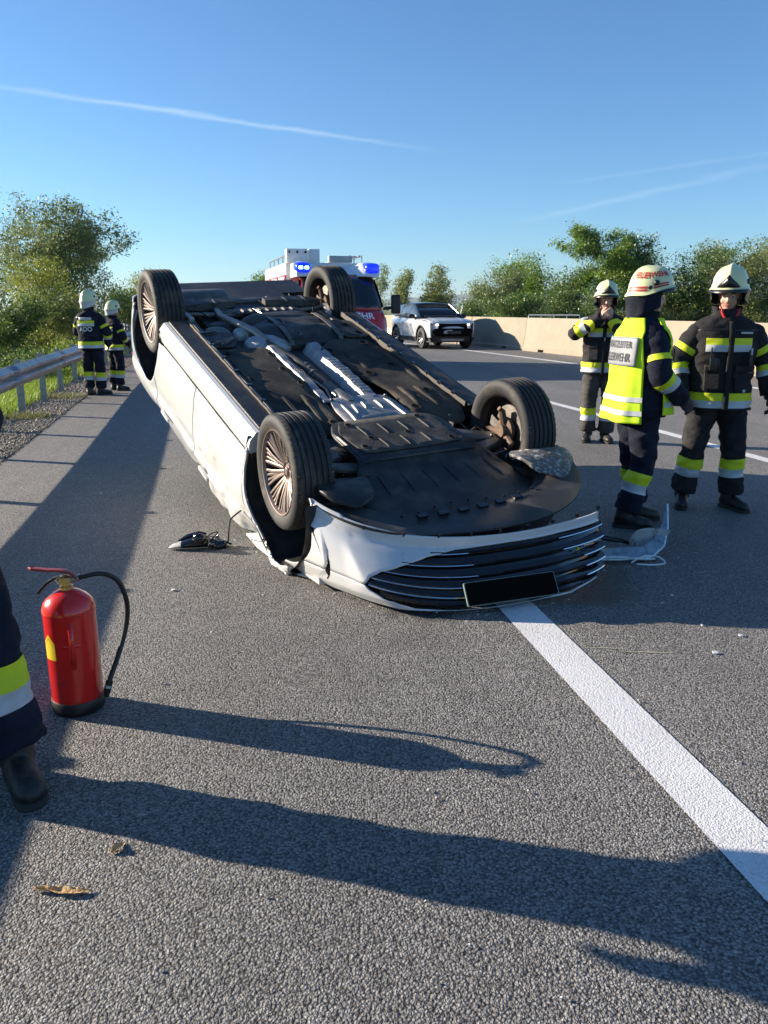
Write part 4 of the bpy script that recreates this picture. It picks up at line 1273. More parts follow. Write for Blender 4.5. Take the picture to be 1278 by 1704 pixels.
# broken left headlamp crushed between wing and road
for k in range(16):
    rn = random.Random(k); y = rn.uniform(.58, .90); x = nose_pt(y, .8)[0] + rn.uniform(-.05, .02)
    tri = [(x, y, .80 + rn.uniform(-.02, .06)), (x + rn.uniform(-.07, .03), y + rn.uniform(-.08, .02), .83 + rn.uniform(-.03, .05)), (x + rn.uniform(-.05, .05), y + rn.uniform(-.02, .05), .82 + rn.uniform(-.02, .05))]
    cbuild(MB().add(tri, [(0, 1, 2)]), 'headlamp_shard', [M_CLEAR, M_GLOSSB, M_PAINTD, M_GLASSG][k % 4], bumper, angle=0, solid=.004)
rings = [[nose_pt(y, z, i_) for z, i_ in ((.80, .01), (.85, .04), (.90, .10), (.86, .14), (.80, .10))] for y in np.linspace(.90, .05, 30)]
cbuild(MB().loft(rings), 'headlamp_housing', mat('dark lamp housing', (.02, .026, .024), .3, var=.3, vscale=30, bump=.4, bscale=50, c2=(.18, .22, .2), c2amt=.2, c2scale=30), angle=30)

# ---- suspension and drive line
for sg in (1, -1):
    arm = MB().hexa([(2.62, sg * .34, .20), (2.80, sg * .40, .19), (2.88, sg * .66, .205), (2.78, sg * .68, .205), (2.62, sg * .34, .24), (2.80, sg * .40, .235), (2.88, sg * .66, .235), (2.78, sg * .68, .235)])
    a_ = cbuild(arm, 'control_arm', M_STEEL, bevel=.012)
    cbuild(MB().hexa([(2.92, sg * .38, .20), (3.02, sg * .40, .20), (2.90, sg * .66, .205), (2.84, sg * .66, .205), (2.92, sg * .38, .235), (3.02, sg * .40, .235), (2.90, sg * .66, .235), (2.84, sg * .66, .235)]), 'control_arm_brace', M_STEEL, a_, bevel=.01)
    bp = [(2.84, sg * (.40 + .012 * k), .30) for k in range(12)]
    ax_ = cbuild(MB().tube([(2.84, sg * .30, .31), (2.84, sg * .66, .29)], .022, 12), 'drive_shaft', M_STEEL)
    cbuild(MB().tube(bp, [.055 - .0016 * k - (.010 if k % 2 else 0) for k in range(12)], 14), 'shaft_gaiter', M_PLAS, ax_, angle=20)
    cbuild(MB().tube([(2.98, sg * .40, .27), (2.98, sg * .66, .26)], .014, 8), 'tie_rod', M_STEEL)
    cbuild(MB().tube([(2.74, sg * .52, .22), (2.70, sg * .60, .20), (2.74, sg * .69, .26)], .010, 8), 'brake_hose', M_GLOSSB)
    # rear: trailing arm, lateral links, spring and damper
    cbuild(MB().hexa([(.62, sg * .60, .20), (.62, sg * .66, .20), (.05, sg * .66, .22), (.05, sg * .58, .22), (.62, sg * .60, .25), (.62, sg * .66, .25), (.05, sg * .66, .28), (.05, sg * .58, .28)]), 'trailing_arm', M_STEEL, bevel=.01)
    cv = MB(); rings = []
    for k in range(9):
        t = k / 8; y = lerp(.14, .66, t); w_ = .075 * math.sin(math.pi * (.18 + .68 * t)) ** .7; x = -.02 + .06 * t
        rings.append([(x - w_, sg * y, .20), (x - w_ * .7, sg * y, .155 - .01 * math.sin(t * 3.14)), (x + w_ * .7, sg * y, .155 - .01 * math.sin(t * 3.14)), (x + w_, sg * y, .20), (x, sg * y, .235)])
    ra = cbuild(cv.loft(rings), 'rear_control_arm', M_PLAS, angle=45)
    for t in (.35, .7): rib((-.06, sg * (.14 + .52 * t)), (.10, sg * (.15 + .52 * t)), .150, .02, .010, ra, M_DGREY)
    cbuild(MB().tube([(.20, sg * .14, .22), (.14, sg * .66, .20)], .020, 8), 'lateral_link', M_STEEL)
    cbuild(MB().tube([(-.18, sg * .16, .24), (-.12, sg * .66, .24)], .022, 8), 'toe_link', M_STEEL)
    hel = [(.02 + .055 * math.cos(t), sg * .47 + .055 * math.sin(t), .19 + .012 * t) for t in np.linspace(0, 22, 70)]
    cbuild(MB().tube(hel, .008, 6), 'coil_spring', M_STEEL)
    cbuild(MB().tube([(.10, sg * .60, .24), (.06, sg * .56, .60)], .028, 10), 'damper', M_GLOSSB)
    hd = MB().hexa([(.14, sg * .64, .16), (.34, sg * .60, .17), (.36, sg * .64, .17), (.16, sg * .69, .16), (.14, sg * .64, .20), (.34, sg * .60, .21), (.36, sg * .64, .21), (.16, sg * .69, .20)])
    cbuild(hd, 'arm_bracket', M_ALUD, bevel=.01)
sub = MB().box((.05, 0, .235), (.10, .62, .07)).box((-.22, 0, .245), (.08, .60, .06))
cbuild(MB().box((.12, 0, .225), (.09, .62, .06)), 'rear_subframe', M_STEEL, bevel=.015)
cbuild(MB().box((-.24, 0, .245), (.08, .60, .05)), 'rear_subframe_member', M_STEEL, bevel=.015)
# ribbed cross plate ahead of the rear axle
rp = plate('cross_plate', rounded([(.20, .20), (.20, -.36), (.30, -.38), (.30, .22)], .02), .168, M_DGREY, .01)
for k in range(7): rib((.205, .15 - .075 * k), (.295, .14 - .075 * k), .168, .022, .014, rp, M_PLAS)
# fuel tank: two moulded lobes with ridges
def blob(name, cx, cy, a, b, h, z0, m, ridges=0, pw=3.):
    mb = MB(); rings = []; n = 36
    for j in range(9):
        t = j / 8; k = (1 - t ** 2.2) ** .5 if t < 1 else .02; zz = z0 - h * t
        ring = []
        for i in range(n):
            an = 2 * math.pi * i / n; c, s_ = math.cos(an), math.sin(an)
            rr = (abs(c) ** pw + abs(s_) ** pw) ** (-1 / pw)
            x = cx + a * c * rr * (.35 + .65 * k); y = cy + b * s_ * rr * (.35 + .65 * k)
            ring.append((x, y, zz - (ridges * .012 * math.sin((x - cx) * 26 + (y - cy) * 6) * t if ridges else 0) + .006 * noise.noise((x * 7, y * 7, 1))))
        rings.append(ring)
    mb.loft(rings)
    return cbuild(mb, name, m, angle=50)


blob('fuel_tank', .70, -.16, .30, .40, .11, .245, M_PLAS, 1)
blob('fuel_tank_lobe', .44, -.12, .16, .36, .10, .24, M_PLAS, .6)
blob('dimpled_heat_shield', .90, .18, .13, .19, .085, .25, M_ALUD)
blob('dimpled_heat_shield', .66, .30, .07, .09, .08, .25, M_ALUD)
blob('resonator_box', .66, .50, .17, .11, .075, .245, M_STEEL)
cbuild(MB().tube([(.95, .20, .19), (.75, .24, .17), (.58, .30, .17), (.42, .34, .18)], .034, 12), 'exhaust_bend', M_PIPE)
blob('cable_box', .46, .40, .09, .12, .06, .245, M_PLAS)
# rear silencer under the boot floor and the boot floor itself
sil = MB(); sil.loft([[(-.30 + .14 * math.cos(a) * k, y, .25 + .085 * math.sin(a) * k - .02) for a in np.linspace(0, 6.28, 17)[:-1]] for y, k in ((.10, .55), (.13, .9), (.20, 1), (.56, 1), (.62, .9), (.65, .5))])
cbuild(sil, 'rear_silencer', M_STEEL, angle=40)
bf = plate('boot_floor', rounded([(-.40, .66), (-.40, -.66), (-.80, -.70), (-.96, -.50), (-1.0, 0), (-.96, .50), (-.80, .70)], .05), lambda x, y: .265 + .10 * max(0, -.55 - x) ** 1.2 * 2 + .004 * noise.noise((x * 8, y * 8, 6)), M_PLAS, .02)
for y in (-.35, 0, .35): socket(-.62, y, .272, .026, bf, M_PLAS)
plate('rear_valance', rounded([(-.78, .80), (-.90, .72), (-1.03, .3), (-1.05, 0), (-1.03, -.3), (-.90, -.72), (-.78, -.80), (-.70, -.74), (-.86, -.5), (-.92, 0), (-.86, .5), (-.70, .74)], .02), lambda x, y: .30 + .1 * max(0, -.9 - x), M_DGREY, .05)

# ---- small things on the belly: lines, clips, bolts, dusty cover with a painted sunlit tone, long embossings
M_DUST_LIT = mat('dusty sunlit-tone cover plastic', (.045, .042, .038), .7, var=.3, vscale=6, bump=.2, bscale=70, c2=(.085, .077, .065), c2amt=.45, c2scale=6, spec=.3)  # dust, plus the cover's sunlit tone put into the lighter colour
zc2 = lambda x, y: zt(x, y) - .010 + .004 * max(0, (abs(y - .02) - .30) / .1)
cvr = plate('undertray_cover', rounded([(2.52, .36), (2.52, -.24), (2.60, -.33), (2.93, -.34), (2.96, -.10), (2.94, .38), (2.66, .42)], .05), zc2, M_DUST_LIT, .008)
for k in range(4):
    y = .27 - .15 * k
    rib((2.60, y), (2.74, y - .01), lambda x, y: zc2(x, y) - .001, .006, .006, cvr, M_DUST_LIT)
    if k < 3: rib((2.79, y - .06), (2.91, y - .07), lambda x, y: zc2(x, y) - .001, .006, .006, cvr, M_DUST_LIT)
for x, y in ((2.575, .31), (2.57, -.20), (2.77, .25), (2.76, -.02), (2.86, .34), (2.90, -.26)): socket(x, y, zc2(x, y) - .001, .020, cvr, M_DUST_LIT)
for (a, b_) in (((1.98, .36), (2.36, .38)), ((1.98, .50), (2.38, .51)), ((1.25, .62), (1.78, .63))): rib(a, b_, lambda x, y: zl(x, y) - .001, .020, .014, fl, M_FELT, 'embossing')
for (a, b_) in (((2.02, -.38), (2.34, -.36)), ((2.04, -.50), (2.38, -.50)), ((1.3, -.60), (1.95, -.61)), ((1.35, -.30), (1.62, -.34))): rib(a, b_, lambda x, y: zr(x, y) - .001, .020, .014, fr, M_FELT, 'embossing')
for y0, z0 in ((.682, .152), (.668, .156)):
    cbuild(MB().tube([(x, y0 + .003 * math.sin(x * 9), z0 + .002 * math.sin(x * 17)) for x in np.linspace(.55, 2.45, 40)], .0045, 6), 'brake_line', M_STEEL)
for k in range(7): cbuild(MB().box((.75 + .26 * k, .675, .150), (.03, .04, .012)), 'line_clip', M_GLOSSB, bevel=.003)
rb = random.Random(4)
def bolt(x, y, z, r_=.011, m=M_STEEL):
    cbuild(MB().lathe([(0, -.008), (r_ * .85, -.008), (r_, -.005), (r_, 0), (r_ * 1.7, .001), (r_ * 1.7, .003)], 6, Matrix.Translation((x, y, z))), 'bolt', m)
for x, y, z in ((2.66, .37, .19), (2.66, -.37, .19), (2.94, .40, .195), (2.96, -.40, .195), (2.84, .63, .20), (2.84, -.63, .20), (.12, .26, .19), (.12, -.26, .19), (-.24, .26, .215), (-.24, -.26, .215), (.62, .63, .195), (.62, -.63, .195), (2.12, .21, .166), (2.14, -.20, .166), (2.62, .20, .166), (2.62, -.17, .166), (.36, .10, .165), (.95, -.45, .162), (.62, -.48, .164)): bolt(x, y, z)
for k in range(9): bolt(3.50 + .02 * math.cos(k), .46 - .115 * k, .205, .008, M_GLOSSB)
for k in range(10): cbuild(MB().box((.55 + .19 * k, -.70, .150), (.05, .02, .02)), 'sill_clip', M_GLOSSB, bevel=.003)
cbuild(MB().tube(smooth_path([(.42, .34, .18), (.30, .36, .19), (.10, .34, .20), (-.10, .32, .22), (-.20, .34, .235)], 6), .032, 12), 'exhaust_tail', M_PIPE)
cbuild(MB().tube(smooth_path([(.35, -.46, .17), (.22, -.52, .16), (.15, -.58, .18), (.05, -.64, .21)], 6), .007, 6), 'handbrake_cable', M_GLOSSB)
cbuild(MB().tube(smooth_path([(.36, .48, .17), (.24, .52, .16), (.15, .58, .18), (.05, .64, .21)], 6), .007, 6), 'handbrake_cable', M_GLOSSB)
cbuild(MB().tube(smooth_path([(1.0, .02, .155), (.9, -.10, .15), (.75, -.02, .142), (.6, -.06, .142), (.4, .02, .15), (.22, .05, .16)], 6), .006, 6), 'fuel_line', M_GLOSSB)
for y in (-.42, .02): cbuild(MB().loft([[(x, y - .02, z), (x, y + .02, z), (x, y + .02, z - .004), (x, y - .02, z - .004)] for x, z in ((.38, .20), (.44, .148), (.60, .134), (.80, .134), (.98, .160), (1.02, .20))]), 'tank_strap', M_STEEL, angle=40)
# torn strips of wheel-arch felt and wiring round the front wheels
for k in range(10):
    sg = 1 if k % 2 else -1; x = rb.uniform(2.5, 3.15); y = sg * rb.uniform(.40, .58)
    cbuild(MB().tube(smooth_path([(x, y, .22), (x + rb.uniform(-.06, .06), y + rb.uniform(-.05, .05), .19), (x + rb.uniform(-.1, .1), y + sg * rb.uniform(.02, .10), .22), (x + rb.uniform(-.1, .1), y + sg * .08, .26)], 5), rb.uniform(.004, .009), 6), 'wheel_well_wiring', M_GLOSSB if k % 3 else M_STEEL)


# ================================================================== WHITE CAR IN THE LEFT LANE (X forward, Y left)
def simple_wheel(parent, x, y, r, w, sg, mrim, nsp=10):
    A = Matrix.Translation((x, y, r)) @ Matrix.Rotation(R_(-90) * sg, 4, 'X')
    hubm = MB().lathe([(0, .03), (.05, .03), (.06, .02), (.06, -.03), (0, -.03)], 16, A).build('wheel', mrim, parent)
    h = w / 2
    MB().lathe([(r * .68, -h * .9), (r * .80, -h), (r * .95, -h * .92), (r, -h * .7), (r, h * .7), (r * .95, h * .92), (r * .80, h), (r * .68, h * .9)], 40, A).build('tyre', M_TYRE, hubm, angle=35)
    MB().lathe([(r * .70, h * .92), (r * .665, h * .95), (r * .64, h * .7), (r * .60, -h * .2), (.02, -h * .2)], 36, A).build('rim', M_RIMD, hubm, angle=40)
    for k in range(nsp):
        a = 2 * math.pi * k / nsp; u = Vector((math.cos(a), math.sin(a), 0)); t = Vector((-math.sin(a), math.cos(a), 0))
        rings = [[A @ (u * q + t * ww + Vector((0, 0, hh))), A @ (u * q - t * ww + Vector((0, 0, hh))), A @ (u * q + Vector((0, 0, hh - .03)))] for q, ww, hh in ((.04, .020, .03), (r * .35, .020, h * .65), (r * .665, .026, h * .85))]
        MB().loft(rings).build('spoke', mrim, hubm, angle=30)
    return hubm


def arched_side(w, x0, x1, zlo, zhi, arches, sg, nx=110, nz=26):
    P = np.array([[x, lerp(zlo(x), zhi(x), j / nz)] for x in np.linspace(x0, x1, nx + 1) for j in range(nz + 1)])
    ins = np.zeros(len(P), bool)
    for cx, cz, r in arches: ins |= np.hypot(P[:, 0] - cx, P[:, 1] - cz) < r
    F = []
    for i in range(nx):
        for j in range(nz):
            q = (i * (nz + 1) + j, (i + 1) * (nz + 1) + j, (i + 1) * (nz + 1) + j + 1, i * (nz + 1) + j + 1)
            if not all(ins[list(q)]): F.append(q)
    for cx, cz, r in arches:
        d = P - np.array([cx, cz]); L = np.hypot(d[:, 0], d[:, 1]); k = L < r
        P[k] = np.array([cx, cz]) + d[k] / L[k][:, None] * r
    used = sorted({i for q in F for i in q}); mp = {u: i for i, u in enumerate(used)}
    return MB().add([(P[u][0], sg * w(*P[u]), P[u][1]) for u in used], [tuple(mp[i] for i in q) for q in F])


M_SUVW = mat('pearl white suv paint', (.54, .55, .56), .25, coat=.6, var=.02, vscale=3)
M_SGLASS = mat('dark tinted glass', (.012, .016, .022), .06, spec=.7, var=.05, vscale=6)
M_BLKP = mat('matt black plastic', (.018, .018, .019), .6, var=.2, vscale=10)
M_LAMPW = mat('headlamp glass', (.55, .6, .65), .1, spec=.8, emis=(1., .97, .9), estr=.0, var=.1, vscale=30)
M_LAMPON = mat('lit headlamp', (.8, .8, .8), .2, emis=(1., .98, .95), estr=2.)
suv = empty('white_suv', (1.95, 32.8, 0), R_(-90 + 18.5), 'white suv with dark roof driving towards the camera beside the concrete barrier', 'car')
suv.scale = (1.1, 1.1, 1.1)
aw = [(1.33, .37, .43), (-1.33, .37, .43)]
sw_ = lambda x, z: interp(z, [.3, .42, .62, .80, .90, .98, 1.04], [.90, .93, .945, .95, .955, .93, .88]) * (1 - .16 * max(0, (x - 1.35) / .75) ** 2.2 - .10 * max(0, (-1.5 - x) / .6) ** 2)
szhi = lambda x: interp(x, [-2.1, -1.5, .8, 1.3, 2.0], [1.10, 1.08, 1.04, 1.01, .93])
for sg in (1, -1):
    arched_side(sw_, -2.10, 2.02, lambda x: .40, szhi, aw, sg).build('body_side', M_SUVW, suv, angle=50, solid=.03)
    arched_side(lambda x, z: sw_(x, z) + .006, -2.0, 2.0, lambda x: .24, lambda x: .41, aw, sg).build('lower_cladding', M_BLKP, suv, angle=50, solid=.03)
    for cx, cz, r in aw:
        rings = [[(cx + (r + k) * math.cos(a), sg * (sw_(cx, .6) + o_), cz + (r + k) * math.sin(a)) for k, o_ in ((-.005, -.30), (-.005, .012), (.035, .014), (.04, 0))] for a in np.linspace(R_(-8), R_(188), 26)]
        MB().loft(rings, closed=False, cap=False).build('arch_trim', M_BLKP, suv, angle=40)
        simple_wheel(suv, cx, sg * .82, .37, .24, sg, mat('grey alloy', (.16, .15, .15), .4, metal=.8, var=.1))
    # side glass and pillars
    gz = [(.88, 1.055, 1.065), (.42, 1.07, 1.38), (0., 1.075, 1.555), (-.6, 1.085, 1.56), (-1.3, 1.12, 1.54), (-1.75, 1.16, 1.46), (-1.95, 1.2, 1.30)]
    rings = [[(x, sg * lerp(.89, .70, t), lerp(a, b, t)) for t in (0, .5, 1)] for x, a, b in gz]
    MB().loft(rings, closed=False, cap=False).build('side_window', mat('sky-lit side glass', (.07, .10, .14), .05, spec=1.), suv, angle=50, solid=.02)  # bluish sky reflection put into the glass colour
    for x in (-.15, -1.05): MB().hexa([(x, sg * .895, 1.07), (x + .07, sg * .895, 1.07), (x + .06, sg * .70, 1.55), (x, sg * .70, 1.55), (x, sg * .905, 1.07), (x + .07, sg * .905, 1.07), (x + .06, sg * .712, 1.55), (x, sg * .712, 1.55)]).build('pillar', M_BLKP, suv)
    MB().tube([(1.04, sg * .82, 1.05), (.58, sg * .755, 1.33), (.12, sg * .675, 1.55)], .032, 8).build('front_pillar', M_GLOSSB, suv)
    MB().sphere((.62, sg * 1.03, 1.13), (.08, .13, .085), 14, 8).build('door_mirror', M_BLKP, suv)
    MB().tube([(.62, sg * .9, 1.07), (.62, sg * .98, 1.09)], .03, 8).build('mirror_arm', M_BLKP, suv)
    lamp = MB().hexa([(2.09, sg * .50, .82), (1.80, sg * .86, .83), (1.66, sg * .89, .895), (2.07, sg * .52, .885), (2.02, sg * .50, .80), (1.74, sg * .82, .81), (1.66, sg * .84, .90), (2.0, sg * .52, .885)])
    lamp.build('headlamp', M_LAMPW, suv, bevel=.01)
    MB().sphere((2.06, sg * .60, .845), (.04, .05, .03), 10, 6).build('headlamp_bulb', M_LAMPON, suv)
    MB().box((1.99, sg * .68, .52), (.10, .18, .10)).build('bumper_vent', M_GLOSSB, suv, bevel=.02)
rg = [[(x, y * w, z - .05 * abs(y) ** 2.5 + (.018 if .55 < abs(y) < .7 else 0)) for y in np.linspace(-1, 1, 21)] for x, w, z in ((1.0, .86, 1.085), (1.25, .88, 1.08), (1.6, .86, 1.055), (1.85, .82, 1.01), (1.98, .78, .96), (2.05, .74, .91))]
MB().loft(rg, closed=False, cap=False).build('bonnet', M_SUVW, suv, angle=50, solid=.02)
rg = [[(x - .05 * y * y, y * w, z - .02 * abs(y) ** 2) for y in np.linspace(-1, 1, 13)] for x, w, z in ((1.10, .82, 1.07), (.62, .76, 1.34), (.10, .67, 1.565))]
MB().loft(rg, closed=False, cap=False).build('windscreen', M_SGLASS, suv, angle=50, solid=.02)
rg = [[(x, y * w, z - .045 * abs(y) ** 2.5) for y in np.linspace(-1, 1, 13)] for x, w, z in ((.12, .68, 1.575), (-.15, .70, 1.615), (-.6, .71, 1.63), (-1.2, .70, 1.60), (-1.75, .66, 1.53), (-2.0, .62, 1.46))]
MB().loft(rg, closed=False, cap=False).build('roof', mat('dark roof paint', (.03, .036, .045), .22, coat=.6), suv, angle=50, solid=.03)
def nose(z0, z1, k0, k1, n=7, ext=.0, wq=.86):
    return [[(1.45 + (.62 + ext) * lerp(k0, k1, j / n) * max(0, 1 - abs(s_) ** 3.4) ** (1 / 3.4) if abs(s_) < 1 else 1.45, s_ * (wq + .05 * (1 - abs(s_))), lerp(z0, z1, j / n)) for s_ in np.linspace(-1, 1, 41)] for j in range(n + 1)]
MB().loft(nose(.72, .94, 1.03, .95), closed=False, cap=False).build('front_fascia', M_SUVW, suv, angle=60, solid=.02)
MB().loft(nose(.44, .74, 1.0, 1.03, ext=.002), closed=False, cap=False).build('front_bumper', M_SUVW, suv, angle=60, solid=.02)
MB().loft(nose(.24, .46, .93, 1.015, ext=.008), closed=False, cap=False).build('lower_bumper', M_BLKP, suv, angle=60, solid=.03)
MB().prism(rounded([(-.56, .70), (.56, .70), (.54, .88), (-.54, .88)], .02, 3), 0, .03, lambda p: Vector((2.075 + p.z - .10 * p.x * p.x, p.x, p.y))).build('grille', M_DARK, suv)
MB().prism(rounded([(-.66, .44), (.66, .44), (.78, .62), (.66, .72), (-.66, .72), (-.78, .62)], .04, 3), 0, .05, lambda p: Vector((2.13 + p.z - .20 * p.x * p.x, p.x, p.y))).build('lower_grille', M_DARK, suv)
MB().prism(rounded([(-.40, .285), (.40, .285), (.46, .36), (-.46, .36)], .02, 3), 0, .03, lambda p: Vector((2.055 + p.z - .10 * p.x * p.x, p.x, p.y))).build('skid_plate', mat('dull skid grey', (.22, .22, .23), .5, metal=.5), suv)
MB().box((2.19, 0, .585), (.012, .52, .11)).build('number_plate', mat('blank plate', (.02, .02, .022), .5), suv, bevel=.003)
MB().box((-2.02, 0, .72), (.22, 1.70, .72)).build('tail', M_SUVW, suv, bevel=.08)
MB().hexa([(-1.98, -.72, 1.10), (-1.98, .72, 1.10), (-1.90, .62, 1.52), (-1.90, -.62, 1.52), (-2.04, -.72, 1.10), (-2.04, .72, 1.10), (-1.96, .62, 1.52), (-1.96, -.62, 1.52)]).build('rear_window', M_SGLASS, suv)
MB().box((0, 0, .5), (3.6, 1.4, .5)).build('underbody', M_BLKP, suv, bevel=.05)
MB().box((.2, 0, 1.10), (1.6, 1.3, .10)).build('dashboard', M_BLKP, suv, bevel=.04)
# a tiny pale pole stands behind the far side of the car
dl = empty('delineator', (3.2, 34.6, 0), 0, 'thin leaning white pole sticking up behind the white suv', 'marker post')
MB().tube([(0, 0, 0), (.03, 0, .9), (.22, 0, 1.62)], .025, 8).build('pole', M_WHITE, dl)
MB().tube([(.215, 0, 1.60), (.235, 0, 1.68)], .035, 8).build('cap', mat('pole cap', (.55, .55, .55), .5), dl)

# ================================================================== FIRE ENGINE
M_FRED = mat('fire engine red', (.50, .015, .018), .3, coat=.5, var=.05, vscale=3)
M_FWHT = mat('fire engine white', (.72, .72, .71), .35, coat=.3, var=.04, vscale=3)
M_BLUEL = mat('blue beacon lens', (.01, .03, .55), .12, emis=(.01, .04, 1.), estr=.35, coat=.5)
M_LED = mat('blue flashing led', (.3, .6, 1), .3, emis=(.18, .50, 1.), estr=14.)
eng = empty('fire_engine', (-1.62, 20.9, 0), R_(-90 + 15.5), 'red and white fire engine with blue roof beacons behind the overturned car', 'fire engine')


def ering(z, x1, w, x0=1.0, ex=5., n=33, t0=-1., t1=1., off=0.):
    out = [(x0, -w - off, z)] if t0 <= -1 else []
    for t in np.linspace(t0, t1, n):
        a = t * math.pi / 2; c, s_ = math.cos(a), math.sin(a)
        out.append((x0 + .6 + (x1 - x0 - .6 + off) * abs(c) ** (2 / ex), (w + off) * math.copysign(abs(s_) ** (2 / ex), s_), z))
    if t1 >= 1: out.append((x0, w + off, z))
    return out


prof = [(.35, 3.10, 1.0), (.45, 3.17, 1.04), (.75, 3.20, 1.06), (.86, 3.17, 1.06), (1.10, 3.10, 1.05), (1.30, 2.99, 1.04), (1.42, 2.86, 1.03), (1.50, 2.70, 1.01), (1.75, 2.46, .98), (2.0, 2.22, .94), (2.18, 2.04, .91), (2.28, 1.92, .90), (2.38, 1.78, .86), (2.46, 1.5, .78)]
pz = [p[0] for p in prof]
pf = lambda z: (interp(z, pz, [p[1] for p in prof]), interp(z, pz, [p[2] for p in prof]))
def eband(name, z0, z1, m, n=8, t0=-1., t1=1., off=0., **kw):
    return MB().loft([ering(z, *pf(z), t0=t0, t1=t1, off=off) for z in np.linspace(z0, z1, n)], closed=False, cap=False).build(name, m, eng, angle=50, solid=.02, **kw)
eband('front_bumper', .35, .88, M_FWHT)
eband('bonnet', .884, 1.50, M_FRED, 10)
eband('cab_upper', 1.503, 2.30, M_FRED, 10)
MB().loft([ering(z, *pf(z)) for z in (2.303, 2.36, 2.42, 2.46)] + [[(1.0 + (p[0] - 1.0) * .5, p[1] * .5, 2.50) for p in ering(2.46, *pf(2.46))]], closed=True).build('cab_roof', M_FWHT, eng, angle=50)
eband('windscreen', 1.545, 2.245, M_SGLASS, 10, -.62, .62, .012)
for sg in (1, -1):
    MB().loft([[(x, sg * (pf(z)[1] + .014), z) for x in xs] for z, xs in ((1.55, (1.25, 2.0, 2.35)), (1.9, (1.25, 1.9, 2.12)), (2.2, (1.25, 1.8, 1.9)))], closed=False, cap=False).build('side_window', M_SGLASS, eng, angle=30, solid=.01)
    hl = MB(); rings = []
    for z, t0, t1 in ((.90, .60, .78), (1.0, .58, .80), (1.15, .58, .80), (1.26, .62, .79), (1.33, .66, .77)):
        rings.append([(p[0], sg * p[1], z) for p in ering(z, *pf(z), t0=t0, t1=t1, n=7, off=.012)])
    h_ = hl.loft(rings, closed=False, cap=False).build('headlamp', M_LAMPW, eng, angle=50, solid=.02)
    c = ering(1.02, *pf(1.02), t0=.70, t1=.72, n=2, off=.02)[0]
    MB().sphere((c[0], sg * c[1], 1.02), .075, 12, 8).build('headlamp_bulb', mat('warm headlamp', (.9, .8, .6), .2, emis=(1., .72, .42), estr=2.5), h_)
    # beacon pods on the roof corners
    pod = []
    for x, w0, w1, zt_ in ((2.06, .62, .98, 2.34), (1.98, .52, 1.0, 2.46), (1.8, .36, 1.0, 2.57), (1.5, .20, .99, 2.62), (1.1, .10, .98, 2.62), (1.0, .12, .97, 2.58)):
        pod.append([(x, sg * y, z) for y, z in ((w0, 2.26), (lerp(w0, w1, .25), lerp(2.30, zt_, .55)), (lerp(w0, w1, .55), lerp(2.3, zt_, .93)), (lerp(w0, w1, .85), zt_), (w1, zt_ - .05), (w1 + .02, 2.30), (w1, 2.24))])
    MB().loft(pod).build('beacon_fairing', M_FWHT, eng, angle=60)
    lens = []
    for x, k in ((2.12, .55), (2.10, .8), (2.04, .95), (1.92, 1.), (1.7, .98), (1.55, .8)):
        dz = .05 * (2.12 - x) / .5
        lens.append([(x, sg * (.83 + .185 * math.copysign(abs(math.cos(a)) ** .6, math.cos(a)) * k), 2.43 + dz + .125 * math.copysign(abs(math.sin(a)) ** .6, math.sin(a)) * k) for a in np.linspace(0, 6.283, 21)[:-1]])
    ln = MB().loft(lens).build('beacon_lens', M_BLUEL, eng, angle=50)
    if sg < 0:
        for k in range(2): MB().box((2.115, sg * (.76 + .14 * k), 2.44), (.03, .09, .06)).build('beacon_led', M_LED, ln, bevel=.01)
    MB().box((2.42, sg * 1.30, 1.62), (.13, .22, .44)).build('mirror', M_BLKP, eng, bevel=.05, seg=3)
    MB().tube([(2.40, sg * 1.0, 1.52), (2.42, sg * 1.22, 1.55)], .035, 8).build('mirror_arm', M_BLKP, eng)
    simple_wheel(eng, 2.1, sg * .93, .39, .24, sg, M_RIMD); simple_wheel(eng, -1.6, sg * .93, .39, .24, sg, M_RIMD)
# lettering on the bonnet
v, f = text_mesh('FEUERWEHR', .19, .0, bold=.005)
tv = []
for p in v:
    yy = -p.x * 1.18 * -1; z = 1.35 + p.y; x1, w = pf(z); s_ = min(abs(yy) / w, .999)
    c = (1 - s_ ** 5.) ** (1 / 5.)
    tv.append((1.6 + (x1 - 1.6) * c + .008, yy, z))
MB().add(tv, f).build('lettering', mat('silver lettering', (.75, .76, .78), .4), eng, angle=0)
MB().prism(rounded([(-.55, .52), (.55, .52), (.62, .74), (-.62, .74)], .04, 3), 0, .03, lambda p: Vector((3.19 + p.z - .02 * p.x * p.x, p.x, p.y))).build('grille', M_BLKP, eng)
MB().box((3.22, 0, .44), (.02, .52, .11)).build('number_plate', mat('blank plate', (.03, .03, .032), .5), eng, bevel=.003)
for k in range(3): MB().tube([(2.78, -.5 + .5 * k, 1.54), (2.62, -.25 + .5 * k, 1.60)], .012, 6).build('wiper', M_BLKP, eng)
MB().box((2.1, 0, 1.45), (.9, 1.7, .12)).build('dashboard', M_BLKP, eng, bevel=.04)
